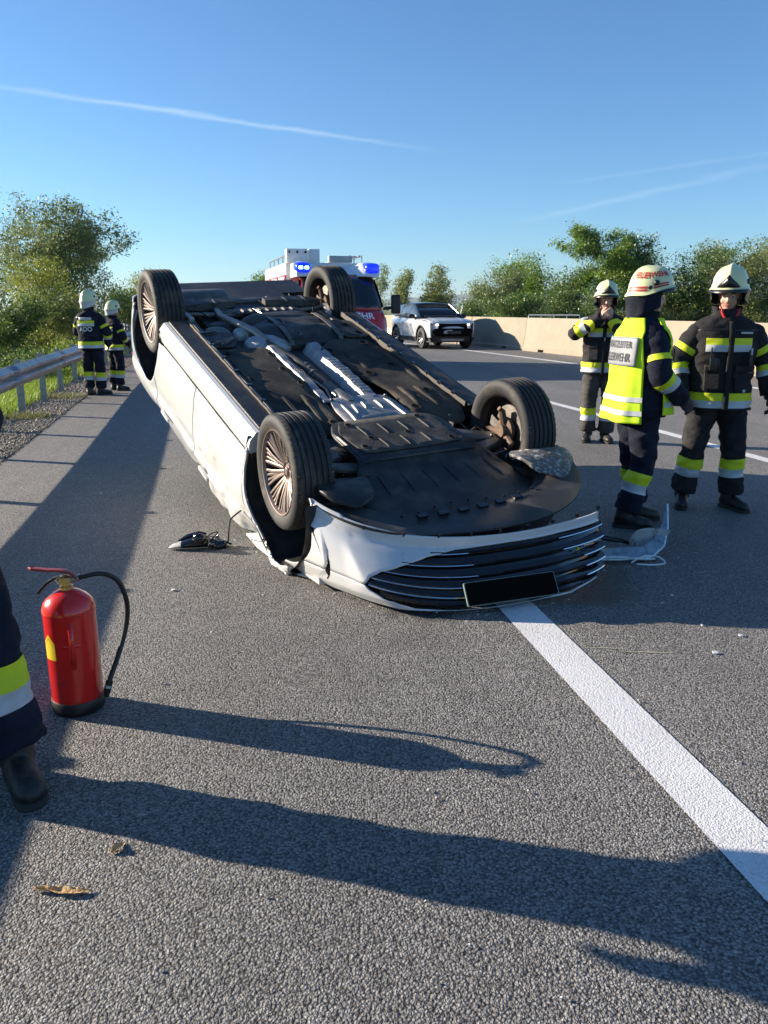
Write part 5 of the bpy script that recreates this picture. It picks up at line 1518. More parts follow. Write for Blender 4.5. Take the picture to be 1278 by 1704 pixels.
# equipment body
MB().box((-1.1, 0, 1.93), (4.1, 2.16, 1.38)).build('equipment_body', M_FWHT, eng, bevel=.05, seg=3)
MB().box((-1.1, 0, .88), (4.1, 2.14, .68)).build('body_skirt', M_FRED, eng, bevel=.03)
for sg in (1, -1):
    for k in range(3):
        x = .35 - 1.35 * k
        fr_ = MB().box((x, sg * 1.085, 1.75), (1.15, .03, 1.15)).build('shutter_frame', M_FRED, eng, bevel=.01)
        for j in range(11): MB().box((x, sg * 1.105, 1.26 + .098 * j), (1.05, .022, .088)).build('shutter_slat', mat('shutter aluminium', (.5, .51, .53), .4, metal=.7, var=.1), fr_, bevel=.008, seg=1)
MB().box((.92, -.80, 2.76), (.30, .52, .34)).build('roof_locker', M_FWHT, eng, bevel=.02)
for y in (-1.0, -.80, -.60): MB().sphere((1.08, y, 2.85), .03, 10, 6).build('locker_latch', M_BLKP, eng)
MB().box((.8, -.36, 2.77), (.30, .28, .34)).build('water_monitor_box', M_FWHT, eng, bevel=.03)
for sg in (1, -1):
    MB().tube([(-2.9, sg * .95, 2.82), (.5, sg * .95, 2.82)], .02, 6).build('roof_rail', M_GALV, eng)
    for k in range(5): MB().tube([(-2.9 + .85 * k, sg * .95, 2.66), (-2.9 + .85 * k, sg * .95, 2.82)], .018, 6).build('rail_post', M_GALV, eng)
for y in (.62, .86): MB().tube([(-2.6, y, 2.80), (.60, y, 2.80)], .03, 8).build('ladder_rail', M_GALV, eng)
for k in range(12): MB().tube([(-2.4 + .26 * k, .62, 2.80), (-2.4 + .26 * k, .86, 2.80)], .018, 6).build('ladder_rung', M_GALV, eng)
MB().box((.7, .34, 2.72), (.16, .60, .16)).build('light_mast', M_ALUD, eng, bevel=.02)
MB().box((-1.0, 0, .5), (4.6, 1.5, .3)).build('chassis', M_BLKP, eng, bevel=.03)


# ================================================================== FIRE EXTINGUISHER
M_EXR = mat('extinguisher red enamel', (.76, .018, .013), .25, coat=.5, var=.06, vscale=6, bump=.01, bscale=20, c2=(.30, .02, .015), c2amt=.05, c2scale=14)
M_EXD = mat('extinguisher lever red', (.36, .05, .045), .4, var=.1, vscale=20)
M_RUB = mat('black rubber hose', (.012, .012, .013), .42, var=.15, vscale=20)
M_BRASS = mat('brass valve', (.62, .47, .2), .3, metal=.95, var=.12, vscale=30)
ext = empty('fire_extinguisher', (-1.19, 2.715, 0), R_(0), 'red fire extinguisher with black hose standing on the asphalt', 'fire extinguisher')
r = .0945
MB().lathe([(0, .034), (r - .004, .034), (r, .040), (r, .402), (r + .0015, .408), (r + .0015, .414), (r, .420), (r - .006, .440), (r - .024, .462), (r - .050, .480), (r - .072, .489), (.020, .492)], 56).build('cylinder', M_EXR, ext, angle=40)
MB().lathe([(0, .004), (r - .006, .0), (r + .001, .006), (r + .0035, .02), (r + .0035, .052), (r + .001, .056), (r - .002, .056), (r - .002, .03), (0, .03)], 56).build('base_ring', M_RUB, ext, angle=40)
MB().lathe([(.024, .488), (.024, .500), (.019, .503), (.019, .515), (.022, .517), (.022, .535), (.014, .540), (0, .542)], 20).build('valve', M_BRASS, ext, angle=30)
th = R_(183)                                                      # direction the handles point
dx, dy = math.cos(th), math.sin(th)
L_ = lambda a, z, o=0: Vector((a * dx - o * dy, a * dy + o * dx, z))
def strap(pts, w, t, name, m):
    rings = []
    P = [L_(a, z) for a, z in pts]
    for i, p in enumerate(P):
        tn = (P[min(i + 1, len(P) - 1)] - P[max(i - 1, 0)]).normalized(); sd = Vector((-dy, dx, 0)); up_ = tn.cross(sd)
        rings.append([p + sd * w + up_ * t, p - sd * w + up_ * t, p - sd * w - up_ * t, p + sd * w - up_ * t])
    return MB().loft(rings).build(name, m, ext, bevel=.002)
strap([(-.042, .528), (-.03, .545), (-.005, .556), (.02, .561), (.06, .562), (.10, .567), (.125, .570)], .012, .0045, 'squeeze_lever', M_EXD)
strap([(-.01, .530), (.02, .534), (.04, .530), (.065, .515), (.09, .49), (.105, .472)], .011, .005, 'carry_handle', M_RUB)
MB().tube([L_(.115, .5695, -.012), L_(.128, .571, 0), L_(.115, .5695, .012)], .006, 8).build('lever_tip', M_EXD, ext)
MB().tube([L_(.0, .545, -.02), L_(.0, .545, .02)], .004, 8).build('safety_pin', M_GALV, ext)
MB().tube([L_(.01, .548, .018), L_(.03, .528, .022), L_(.02, .512, .02)], .003, 6).build('lead_seal', M_BRASS, ext)
# hose: from the valve over and down the right side
hp = [(.02, .004, .524), (.06, .008, .532), (.10, .03, .536), (.135, .055, .525), (.166, .08, .49), (.182, .095, .43), (.186, .10, .37), (.178, .09, .30), (.162, .065, .23), (.146, .03, .17), (.132, -.005, .12), (.122, -.02, .075)]
MB().tube(smooth_path(hp, 6), .0098, 12).build('hose', M_RUB, ext, angle=60)
MB().tube([(.012, .003, .523), (.05, .007, .531)], .0145, 12).build('hose_ferrule', M_GALV, ext)
MB().tube([(.131, -.008, .115), (.122, -.02, .075), (.118, -.022, .055)], [.014, .013, .009], 12).build('nozzle', M_RUB, ext)
MB().tube([(.127, -.014, .098), (.125, -.017, .088)], .0145, 12).build('nozzle_clip', M_GALV, ext)
# yellow pentagon sticker on the left of the cylinder, wrapped on
def onskin(a, z, o=.0012): return ((r + o) * math.cos(a), (r + o) * math.sin(a), z)
pent = [(-.34, .235), (.34, .235), (.34, .30), (0, .335), (-.34, .30)]
n = 10; V = []; F = []
for i in range(n + 1):
    t = i / n; a = lerp(-.30, .30, t); zt_ = .302 + .034 * (1 - abs(t - .5) * 2)
    V += [onskin(R_(236) + a, .235), onskin(R_(236) + a, zt_)]
for i in range(n): F.append((2 * i, 2 * i + 2, 2 * i + 3, 2 * i + 1))
MB().add(V, F).build('test_sticker', mat('yellow sticker', (.80, .58, .02), .45, var=.05), ext, angle=60)
V = []; F = []
for i in range(n + 1):
    a = lerp(-.24, .24, i / n); zt_ = .298 + .028 * (1 - abs(i / n - .5) * 2)
    V += [onskin(R_(236) + a, zt_ - .006, .002), onskin(R_(236) + a, zt_ - .003, .002)]
for i in range(n): F.append((2 * i, 2 * i + 2, 2 * i + 3, 2 * i + 1))
MB().add(V, F).build('sticker_line', mat('sticker print', (.45, .28, .02), .5), ext, angle=60)
# hanging bracket strip welded down the front
for a0, z0, z1, wd in ((292, .20, .385, .018), (292, .285, .298, .06)):
    V = [onskin(R_(a0) + da, z, .003) for z in (z0, z1) for da in (-wd / r / 2, 0, wd / r / 2)]
    MB().add(V, [(0, 1, 4, 3), (1, 2, 5, 4)]).build('hanging_bracket', M_EXR, ext, angle=60, solid=.004)

# ================================================================== MIRROR TORN OFF THE CAR
M_DIRTG = mat('scuffed grey housing', (.42, .43, .42), .55, var=.15, vscale=18, bump=.2, bscale=40, c2=(.12, .12, .11), c2amt=.3, c2scale=20)
mr_ = empty('broken_mirror', (-1.20, 4.77, 0), R_(8), 'broken black door mirror torn off the car lying on the asphalt', 'car part')
rings = []
for x, w, h in ((-.19, .014, .014), (-.165, .03, .028), (-.11, .044, .046), (-.05, .055, .066), (.005, .058, .075), (.04, .05, .07), (.06, .03, .05)):
    rings.append([(x, w * math.cos(a), .006 + h * .55 + h * .5 * math.sin(a)) for a in np.linspace(0, 6.28, 13)[:-1]])
MB().loft(rings[:3]).build('housing_tip', M_DIRTG, mr_, angle=50)
MB().loft(rings[2:]).build('housing', M_GLOSSB, mr_, angle=50)
Mm = Matrix.Translation((.012, -.02, .085)) @ Matrix.Rotation(R_(-28), 4, 'X') @ Matrix.Rotation(R_(14), 4, 'Y')
MB().lathe([(0, .012), (.03, .012), (.042, .008), (.046, 0), (.046, -.02), (.03, -.045), (0, -.05)], 24, Mm).build('adjuster_motor', M_GLOSSB, mr_, angle=35)
for k in range(3): MB().lathe([(.012 + .011 * k, .013), (.016 + .011 * k, .0155), (.019 + .011 * k, .013)], 24, Mm).build('adjuster_ring', M_DGREY, mr_)
MB().tube([(-.13, .015, .045), (-.07, .03, .075), (0, .04, .092), (.05, .035, .088)], [.010, .016, .014, .006], 8).build('housing_rim', M_GLOSSB, mr_)
MB().lathe([(0, .0), (.034, .0), (.036, .03), (.03, .06), (.012, .065), (0, .065)], 16, Matrix.Translation((.115, -.005, .006)) @ Matrix.Rotation(R_(70), 4, 'Y')).build('mirror_foot', M_GLOSSB, mr_)
MB().tube([(.08, .02, .03), (.12, .03, .05), (.15, .01, .04), (.165, -.02, .015)], .012, 8).build('foot_arm', M_STEEL, mr_)
for k in range(4): MB().tube([(.05 + .02 * k, .01, .03), (.06 + .025 * k, .035 - .01 * k, .07 - .008 * k), (.10 + .02 * k, .0, .02)], .004, 6).build('bare_wire', M_GLOSSB if k % 2 else M_GALV, mr_)
rw_ = random.Random(5)
for k in range(12):
    a = Vector((rw_.uniform(-.02, .14), rw_.uniform(-.04, .05), rw_.uniform(.01, .06)))
    MB().tube(smooth_path([a, a + Vector((rw_.uniform(-.04, .05), rw_.uniform(-.03, .03), rw_.uniform(.0, .05))), a + Vector((rw_.uniform(-.02, .08), rw_.uniform(-.04, .04), rw_.uniform(-.01, .03))), a + Vector((rw_.uniform(0, .09), rw_.uniform(-.05, .05), -.006))], 5), rw_.uniform(.003, .008), 6).build('torn_cable', [M_GLOSSB, M_STEEL, M_RUB][k % 3], mr_)
for k in range(5):
    MB().prism([(rw_.uniform(-.03, .03), rw_.uniform(-.03, .03)) for _ in range(3)], 0, .004, lambda p, o_=Vector((rw_.uniform(-.02, .14), rw_.uniform(-.05, .05), rw_.uniform(.01, .07))): Matrix.Rotation(o_.x * 40, 3, 'X') @ p + o_).build('broken_plate', [M_GLOSSB, M_DIRTG][k % 2], mr_, angle=20)
MB().tube(smooth_path([(.155, .0, .03), (.185, .03, .035), (.190, .05, .09), (.205, .10, .16), (.27, .17, .20)], 6), .006, 8).build('cable', M_RUB, mr_)

# ================================================================== TORN HEADLAMP AND WING PIECES right of the nose
hb = empty('torn_headlamp_cover', (1.545, 4.58, 0), 0, 'torn clear headlamp cover with curled plastic edge on the road right of the bumper', 'car part')
def sheet(name, fn, nu, nv, m, solid=.004):
    V = [fn(i / nu, j / nv) for i in range(nu + 1) for j in range(nv + 1)]
    F = [(i * (nv + 1) + j, (i + 1) * (nv + 1) + j, (i + 1) * (nv + 1) + j + 1, i * (nv + 1) + j + 1) for i in range(nu) for j in range(nv)]
    return MB().add(V, F).build(name, m, hb, angle=60, solid=solid)
M_FROST = mat('frosted broken lens', (.26, .33, .38), .25, spec=.6, var=.25, vscale=9, bump=.3, bscale=30, c2=(.14, .19, .23), c2amt=.35, c2scale=12)
M_EDGE = mat('pale torn edge', (.72, .77, .80), .35, var=.2, vscale=30)
# rounded grey lamp bowl
def bowl(u, v):
    a = lerp(-1.9, .9, u); rr = .115 * math.sin(math.pi * (.08 + .46 * v))
    return (.10 + rr * math.sin(a) * 1.2 + .10 * (v - .5), .02 + rr * math.cos(a) * .8 - .02 * v, .012 + .155 * v * (.55 + .45 * math.cos(a * .5)))
sheet('lamp_bowl', bowl, 18, 8, M_DIRTG)
# long curled strip rising at its far right end
def curl(u, v):
    P_ = [(-.52, -.20, .05), (-.28, -.15, .035), (-.05, -.11, .025), (.10, -.08, .03), (.20, .0, .07), (.255, .11, .16), (.28, .22, .29)]
    t = u * (len(P_) - 1); i = min(int(t), len(P_) - 2); k = t - i
    c = Vector(P_[i]).lerp(Vector(P_[i + 1]), k); w = interp(u, [0, .3, .7, 1], [.05, .11, .10, .012])
    return c + Vector((-.55, .45, .55 * math.sin(math.pi * min(1, u + .1)))) * (w * v) + Vector((0, 0, .006 * noise.noise((u * 9, v * 4, 3))))
sheet('curled_strip', curl, 30, 5, M_FROST)
MB().tube([curl(u, 0) for u in np.linspace(0, 1, 26)], [.006 + .003 * abs(noise.noise((u * 12, 0, 0))) for u in np.linspace(0, 1, 26)], 6).build('torn_edge', M_EDGE, hb)
def flat(u, v):
    x = lerp(-.30, .12, u); y = lerp(-.16, -.02, v) + .08 * u; return (x, y, .02 + .05 * v * (1 - u) + .03 * math.sin(u * 5 + v * 3) * .5 + .012)
sheet('lens_plate', flat, 14, 6, M_FROST)
MB().tube([flat(u, 0) for u in np.linspace(0, 1, 14)], .006, 6).build('lens_rim', M_EDGE, hb)
MB().tube(smooth_path([(-.05, -.16, .02), (.03, -.13, .05), (.12, -.12, .045), (.16, -.15, .015), (.08, -.18, .012), (-.02, -.17, .014)], 5), .005, 6).build('lens_ring', M_EDGE, hb)
MB().tube([(-.32, .10, .10), (-.18, .11, .10), (-.02, .10, .075), (.06, .08, .05)], [.02, .018, .014, .01], 8).build('lamp_bracket', M_GLOSSB, hb)

# small chips scattered on the road
M_CHIP = mat('white plastic chip', (.70, .71, .70), .5)
chips = [((1190, 1088), .016, 'white rectangular plastic chip right of the road scrapes'), ((1232, 1059), .013, 'small pale plastic chip in the car shadow near the right edge'), ((1118, 992), .010, 'tiny grey plastic chip in the car shadow below the torn lamp'),
         ((288, 983), .016, 'pale crumpled plastic shard below the broken mirror'), ((168, 822), .011, 'tiny white crumb on the shoulder near the beam shadow edge'), ((1168, 1042), .008, 'tiny pale crumb left of the two chips in the shadow')]
def ground_at(u, v):
    p = R_(14.75); a, b = (u - 639) / 1280, (852 - v) / 1280
    d = Vector((a, b * math.sin(p) + math.cos(p), b * math.cos(p) - math.sin(p))); t = -1.5 / d.z
    return Vector((d.x * t, d.y * t, 0))
for i, ((u, v), sz, lb) in enumerate(chips):
    g_ = ground_at(u, v); mb = MB(); rn = random.Random(i + 40)
    poly = [(sz * rn.uniform(.7, 1.2) * math.cos(a), sz * rn.uniform(.5, 1.) * math.sin(a)) for a in np.linspace(0, 6.28, 7)[:-1]]
    o = mb.prism(poly, 0, .004).build('plastic_chip', M_CHIP, angle=30)
    o.location = g_ + Vector((0, 0, .005)); o.rotation_euler = (R_(rn.uniform(-12, 12)), R_(rn.uniform(-14, 14)), rn.uniform(0, 6))
    tag(o, lb, 'plastic chip', 'plastic chips on the road')

# ================================================================== DRY LEAVES
M_DRY = mat('dry leaf', (.58, .38, .17), .7, var=.3, vscale=60, bump=.6, bscale=120, c2=(.33, .18, .07), c2amt=.35, c2scale=50)
def leaf(name, g_, L, W_, rz, curl_, seed, label, kink):
    nu, nv = 26, 8; V = []
    for i in range(nu + 1):
        t = i / nu; w = W_ * (math.sin(math.pi * min(1, .06 + .9 * t)) ** .7) * (1 + .22 * noise.noise((t * 9, seed, 0))) * (.35 + .65 * min(1, abs(t - .27) * 5 + .35) if kink else 1)
        cx, cy = (t - .5) * L, .12 * L * math.sin(t * 3.0 + seed) * (1 if kink else .3)
        for j in range(nv + 1):
            s_ = j / nv * 2 - 1
            z = .002 + curl_ * .6 * s_ * s_ * (.5 + .5 * math.sin(t * 4)) + .003 * noise.noise((t * 12, s_ * 3, seed)) + .002 * (1 + math.sin(t * 7 + seed))
            V.append((cx + .003 * noise.noise((t * 20, s_, 3)), cy + s_ * w * (1 + .15 * noise.noise((t * 26, s_ * 2, seed))), max(.003, z)))
    F = [(i * (nv + 1) + j, (i + 1) * (nv + 1) + j, (i + 1) * (nv + 1) + j + 1, i * (nv + 1) + j + 1) for i in range(nu) for j in range(nv)]
    o = MB().add(V, F).build('dry_leaf', M_DRY, angle=50, solid=.0008)
    o.location = g_; o.rotation_euler = (0, 0, rz)
    tag(o, label, 'leaf')
leaf('leaf', ground_at(105, 1484), .150, .014, R_(12), .018, 2., 'long curled dry brown leaf on the asphalt at the lower left', True)
leaf('leaf', ground_at(197, 1413), .052, .014, R_(62), .016, 5., 'small crumpled dry brown leaf above the long leaf', False)

# ---- glittering crumbs of glass and plastic round the nose, too fine to count
rg_ = np.random.default_rng(77); N_ = 420
ang = rg_.uniform(0, 6.28, N_); cen_ = np.array([(.05, 3.95), (1.15, 4.25), (-.75, 4.7), (1.7, 4.7), (.4, 3.6)])[rg_.integers(0, 5, N_)]
rad_ = rg_.gamma(1.6, .16, N_); C_ = np.c_[cen_ + np.c_[np.cos(ang) * rad_ * 1.3, np.sin(ang) * rad_ * .8], np.full(N_, .003)]
sz_ = rg_.lognormal(-5.35, .5, N_); V_ = []
for k in range(4):
    a_ = ang * 3 + k * 1.57; V_.append(C_ + np.c_[np.cos(a_) * sz_, np.sin(a_) * sz_ * .7, rg_.uniform(0, .006, N_)])
o = obj_np('glass_crumbs', np.stack(V_, 1).reshape(-1, 3), np.arange(N_ * 4).reshape(-1, 4), mat('glass crumbs', (.55, .60, .60), .15, spec=.8))
tag(o, 'fine crumbs of broken glass scattered round the nose of the car', 'glass', kind='stuff')


# ================================================================== FIREFIGHTERS (local: facing -Y, left hand on +X)
M_NAVY = mat('navy fire cloth', (.009, .0115, .024), .85, spec=.2, var=.25, vscale=9, bump=.5, bscale=90, c2=(.018, .020, .034), c2amt=.4, c2scale=6)
M_CHAR = mat('charcoal fire cloth', (.020, .0195, .022), .88, spec=.2, var=.25, vscale=9, bump=.5, bscale=90, c2=(.036, .034, .034), c2amt=.4, c2scale=6)
M_GREYT = mat('grey fire trousers', (.055, .052, .050), .9, spec=.2, var=.25, vscale=8, bump=.5, bscale=90, c2=(.085, .080, .075), c2amt=.35, c2scale=5)
M_YEL = mat('fluorescent yellow tape', (.66, .72, .015), .65, var=.08, vscale=20, bump=.15, bscale=200)
M_SILV = mat('silver reflective tape', (.50, .52, .54), .45, var=.10, vscale=25, bump=.1, bscale=200)
M_VEST = mat('fluorescent vest cloth', (.58, .82, .012), .75, var=.08, vscale=12, bump=.25, bscale=220)
M_HELM = mat('luminous helmet shell', (.66, .68, .38), .32, coat=.25, var=.05, vscale=10, c2=(.45, .50, .30), c2amt=.08, c2scale=14)
M_HRED = mat('helmet red print', (.45, .02, .02), .5)
M_SKIN = mat('skin', (.55, .32, .23), .5, var=.12, vscale=18, bump=.08, bscale=120, c2=(.50, .24, .17), c2amt=.4, c2scale=9)
M_GLOVE = mat('black glove leather', (.016, .016, .017), .7, var=.25, vscale=30, bump=.3, bscale=150)
M_GLOVEY = mat('yellow glove back', (.45, .55, .02), .7, var=.15, vscale=30)
M_BOOT = mat('black boot leather', (.018, .017, .016), .5, var=.3, vscale=22, bump=.25, bscale=90, c2=(.060, .052, .042), c2amt=.35, c2scale=14)
M_SOLE = mat('boot sole', (.03, .028, .026), .85, var=.3, vscale=30)
M_SHIRT = mat('red shirt', (.55, .03, .04), .8, var=.1, vscale=20)
M_HAIR = mat('dark hair', (.03, .022, .016), .7, var=.3, vscale=60)
M_EYE = mat('eye white', (.7, .68, .65), .3)
M_IRIS = mat('iris', (.05, .035, .025), .2)
M_LIP = mat('lips', (.42, .17, .14), .5)
M_PANEL = mat('grey reflective panel', (.24, .25, .265), .5, var=.08, vscale=20)
M_PRINT = mat('dark print', (.03, .03, .04), .7)
M_WPRINT = mat('pale print', (.62, .64, .62), .6)
M_BLK = mat('black helmet plate', (.012, .012, .013), .35)


def soft(mb, voxel, it=6, wr=0., seed=0., fn=None):
    """fuse overlapping shapes into one continuous skin"""
    o = mb.build('tmp', M_NAVY, angle=0)
    q = o.modifiers.new('r', 'REMESH'); q.mode = 'VOXEL'; q.voxel_size = voxel; q.use_smooth_shade = True
    q = o.modifiers.new('s', 'SMOOTH'); q.iterations = it; q.factor = .5
    bpy.context.view_layer.update()
    me = evaluated_mesh(o)
    old = o.data; bpy.data.objects.remove(o); bpy.data.meshes.remove(old)
    if wr: wrinkle(me, wr, seed)
    if fn:
        for v in me.vertices: v.co = fn(v.co)
    return me


def wrinkle(me, amt, seed):
    nrm = [v.normal.copy() for v in me.vertices]
    for v, n in zip(me.vertices, nrm):
        c = v.co
        a = noise.noise((c.x * 7 + seed, c.y * 7, c.z * 12)); b = noise.noise((c.x * 16, c.y * 16 + seed, c.z * 26))
        r_ = 1 - abs(noise.noise((c.x * 5 + c.z * 7, c.y * 6 - c.z * 5, c.z * 4 + seed))) * 2.6
        r2 = 1 - abs(noise.noise((c.x * 9 - c.z * 10, c.y * 9 + c.z * 9, c.z * 7 + seed * 2))) * 3.0
        v.co = c + n * amt * (1.0 * a + .5 * b + .75 * max(r_, -.4) + .45 * max(r2, -.3) - .5)
    me.update()


def mesh_part(name, me, m, parent, smooth=True):
    me.name = name; me.materials.clear(); me.materials.append(m)
    if smooth: me.polygons.foreach_set('use_smooth', [True] * len(me.polygons))
    o = bpy.data.objects.new(name, me); col.objects.link(o); o.parent = parent
    return o


def grid_mesh(rings, closed=True, cap=False):
    mb = MB().loft(rings, cap=cap, closed=closed)
    me = bpy.data.meshes.new('g'); me.from_pydata(mb.v, [], mb.f)
    bm = bmesh.new(); bm.from_mesh(me); bmesh.ops.recalc_face_normals(bm, faces=bm.faces); bm.to_mesh(me); bm.free()
    me.update()
    return me


def chain(pts, rads, step=.018, n=24, sy=1., ref=(0, 1, 0)):
    """rings along a smooth bent limb"""
    P = smooth_path(pts, 14); T = len(P)
    cum = [0.]
    for i in range(1, T): cum.append(cum[-1] + (P[i] - P[i - 1]).length)
    src = [0.]
    Q = [Vector(p) for p in pts]
    for i in range(1, len(Q)): src.append(src[-1] + (Q[i] - Q[i - 1]).length)
    src = [x / src[-1] * cum[-1] for x in src]
    m = max(6, int(cum[-1] / step)); rings = []; cen = []
    u = Vector(ref)
    for k in range(m + 1):
        s_ = cum[-1] * k / m
        i = min(max(int(np.searchsorted(cum, s_)) - 1, 0), T - 2); t = (s_ - cum[i]) / max(cum[i + 1] - cum[i], 1e-6)
        p = P[i].lerp(P[i + 1], t); tn = (P[min(i + 2, T - 1)] - P[max(i - 1, 0)]).normalized()
        u = (u - tn * u.dot(tn)).normalized(); w = tn.cross(u); r_ = interp(s_, src, rads)
        rings.append([p + u * (math.cos(a) * r_ * sy) + w * (math.sin(a) * r_) for a in np.linspace(0, 2 * math.pi, n + 1)[:-1]])
        cen.append(p)
    return rings, cen


def band(me, p0, p1, t0, t1, m, parent, off=.004, keep=None, name='reflective_stripe'):
    """ring of tape cut from a garment between two planes across an axis"""
    bm = bmesh.new(); bm.from_mesh(me)
    p0, p1 = Vector(p0), Vector(p1); ax = (p1 - p0); L = ax.length; ax.normalize()
    if keep:
        bmesh.ops.delete(bm, geom=[f for f in bm.faces if not keep(f.calc_center_median())], context='FACES')
    for t, outer in ((t0, False), (t1, True)):
        g_ = list(bm.verts) + list(bm.edges) + list(bm.faces)
        bmesh.ops.bisect_plane(bm, geom=g_, dist=1e-5, plane_co=p0 + ax * (L * t), plane_no=ax, clear_outer=outer, clear_inner=not outer)
    bm.normal_update()
    nn = {v: v.normal.copy() for v in bm.verts}
    for v in bm.verts: v.co += nn[v] * off
    n2 = bpy.data.meshes.new(name); bm.to_mesh(n2); bm.free()
    if not len(n2.polygons): return None
    return mesh_part(name, n2, m, parent)


def hand(name, wrist, elbow, palm_n, m, parent, curl=.5, spread=1., thumb_side=1, back=None):
    """glove or bare hand: palm, four unequal bent fingers and a thumb from the side of the palm"""
    w = Vector(wrist); d = (w - Vector(elbow)).normalized(); n = Vector(palm_n); n = (n - d * n.dot(d)).normalized(); s_ = d.cross(n) * thumb_side
    P = lambda a, b, c: w + d * a + s_ * b + n * c        # along, towards thumb, palm side
    mb = MB()
    mb.tube([P(-.05, 0, 0), P(.0, 0, 0), P(.03, 0, 0)], [.032, .030, .034], 10)
    for b in (-.026, -.009, .009, .026): mb.tube([P(.005, b * .7, 0), P(.05, b, .002), P(.085, b * 1.05, .004)], [.017, .017, .013], 8)
    for b, L, ang in ((-.032, .062, 1.15), (-.011, .078, 1.0), (.011, .084, .95), (.032, .074, .9)):
        b *= spread; p = P(.085, b, .004); a = 0.; pts = [P(.07, b * .95, .002), p]
        for k, f in enumerate((.45, .32, .25)):
            a += curl * ang * (.55, 1., .8)[k]
            p = p + (d * math.cos(a) + n * math.sin(a)) * L * f; pts.append(p)
        mb.tube(pts, [.012, .0115, .0105, .0098, .0088], 8)
    p = P(.018, .022, .008); q = [p]
    for a, L in ((.9, .035), (.55, .032), (.35, .026)):
        p = p + (d * math.cos(a) + s_ * math.sin(a) * .75 + n * math.sin(a) * .55).normalized() * L; q.append(p)
    mb.tube(q, [.017, .0145, .0125, .010], 8)
    return mesh_part(name, soft(mb, .0055, 3), m, parent)


def boot(parent, ank, yaw, mb_m=None):
    A = Matrix.Translation((ank[0], ank[1], 0)) @ Matrix.Rotation(yaw, 4, 'Z') @ Matrix.Diagonal((.92, .90, .95, 1))
    mb = MB()
    mb.tube([A @ Vector((0, .01, .26)), A @ Vector((0, .015, .16)), A @ Vector((0, .02, .08))], [.060, .058, .062], 14)
    mb.loft([[A @ Vector((w * math.cos(a), y, max(.018, zc + h * math.sin(a)))) for a in np.linspace(0, 6.283, 15)[:-1]] for y, w, h, zc in ((.095, .030, .03, .055), (.075, .044, .05, .065), (.02, .050, .07, .07), (-.05, .050, .058, .062), (-.12, .055, .045, .052), (-.17, .053, .036, .05), (-.20, .040, .028, .045), (-.215, .018, .015, .04))])
    o = mesh_part('boot', soft(mb, .009, 4), M_BOOT, parent)
    sp = []
    for y, w in ((.10, .030), (.085, .042), (.03, .048), (-.04, .045), (-.12, .056), (-.18, .052), (-.21, .036), (-.222, .015)): sp.append((w, y))
    poly = sp + [(-x, y) for x, y in reversed(sp)]
    MB().prism(poly, .0, .026, lambda p: A @ p).build('sole', M_SOLE, o, bevel=.004)
    return o


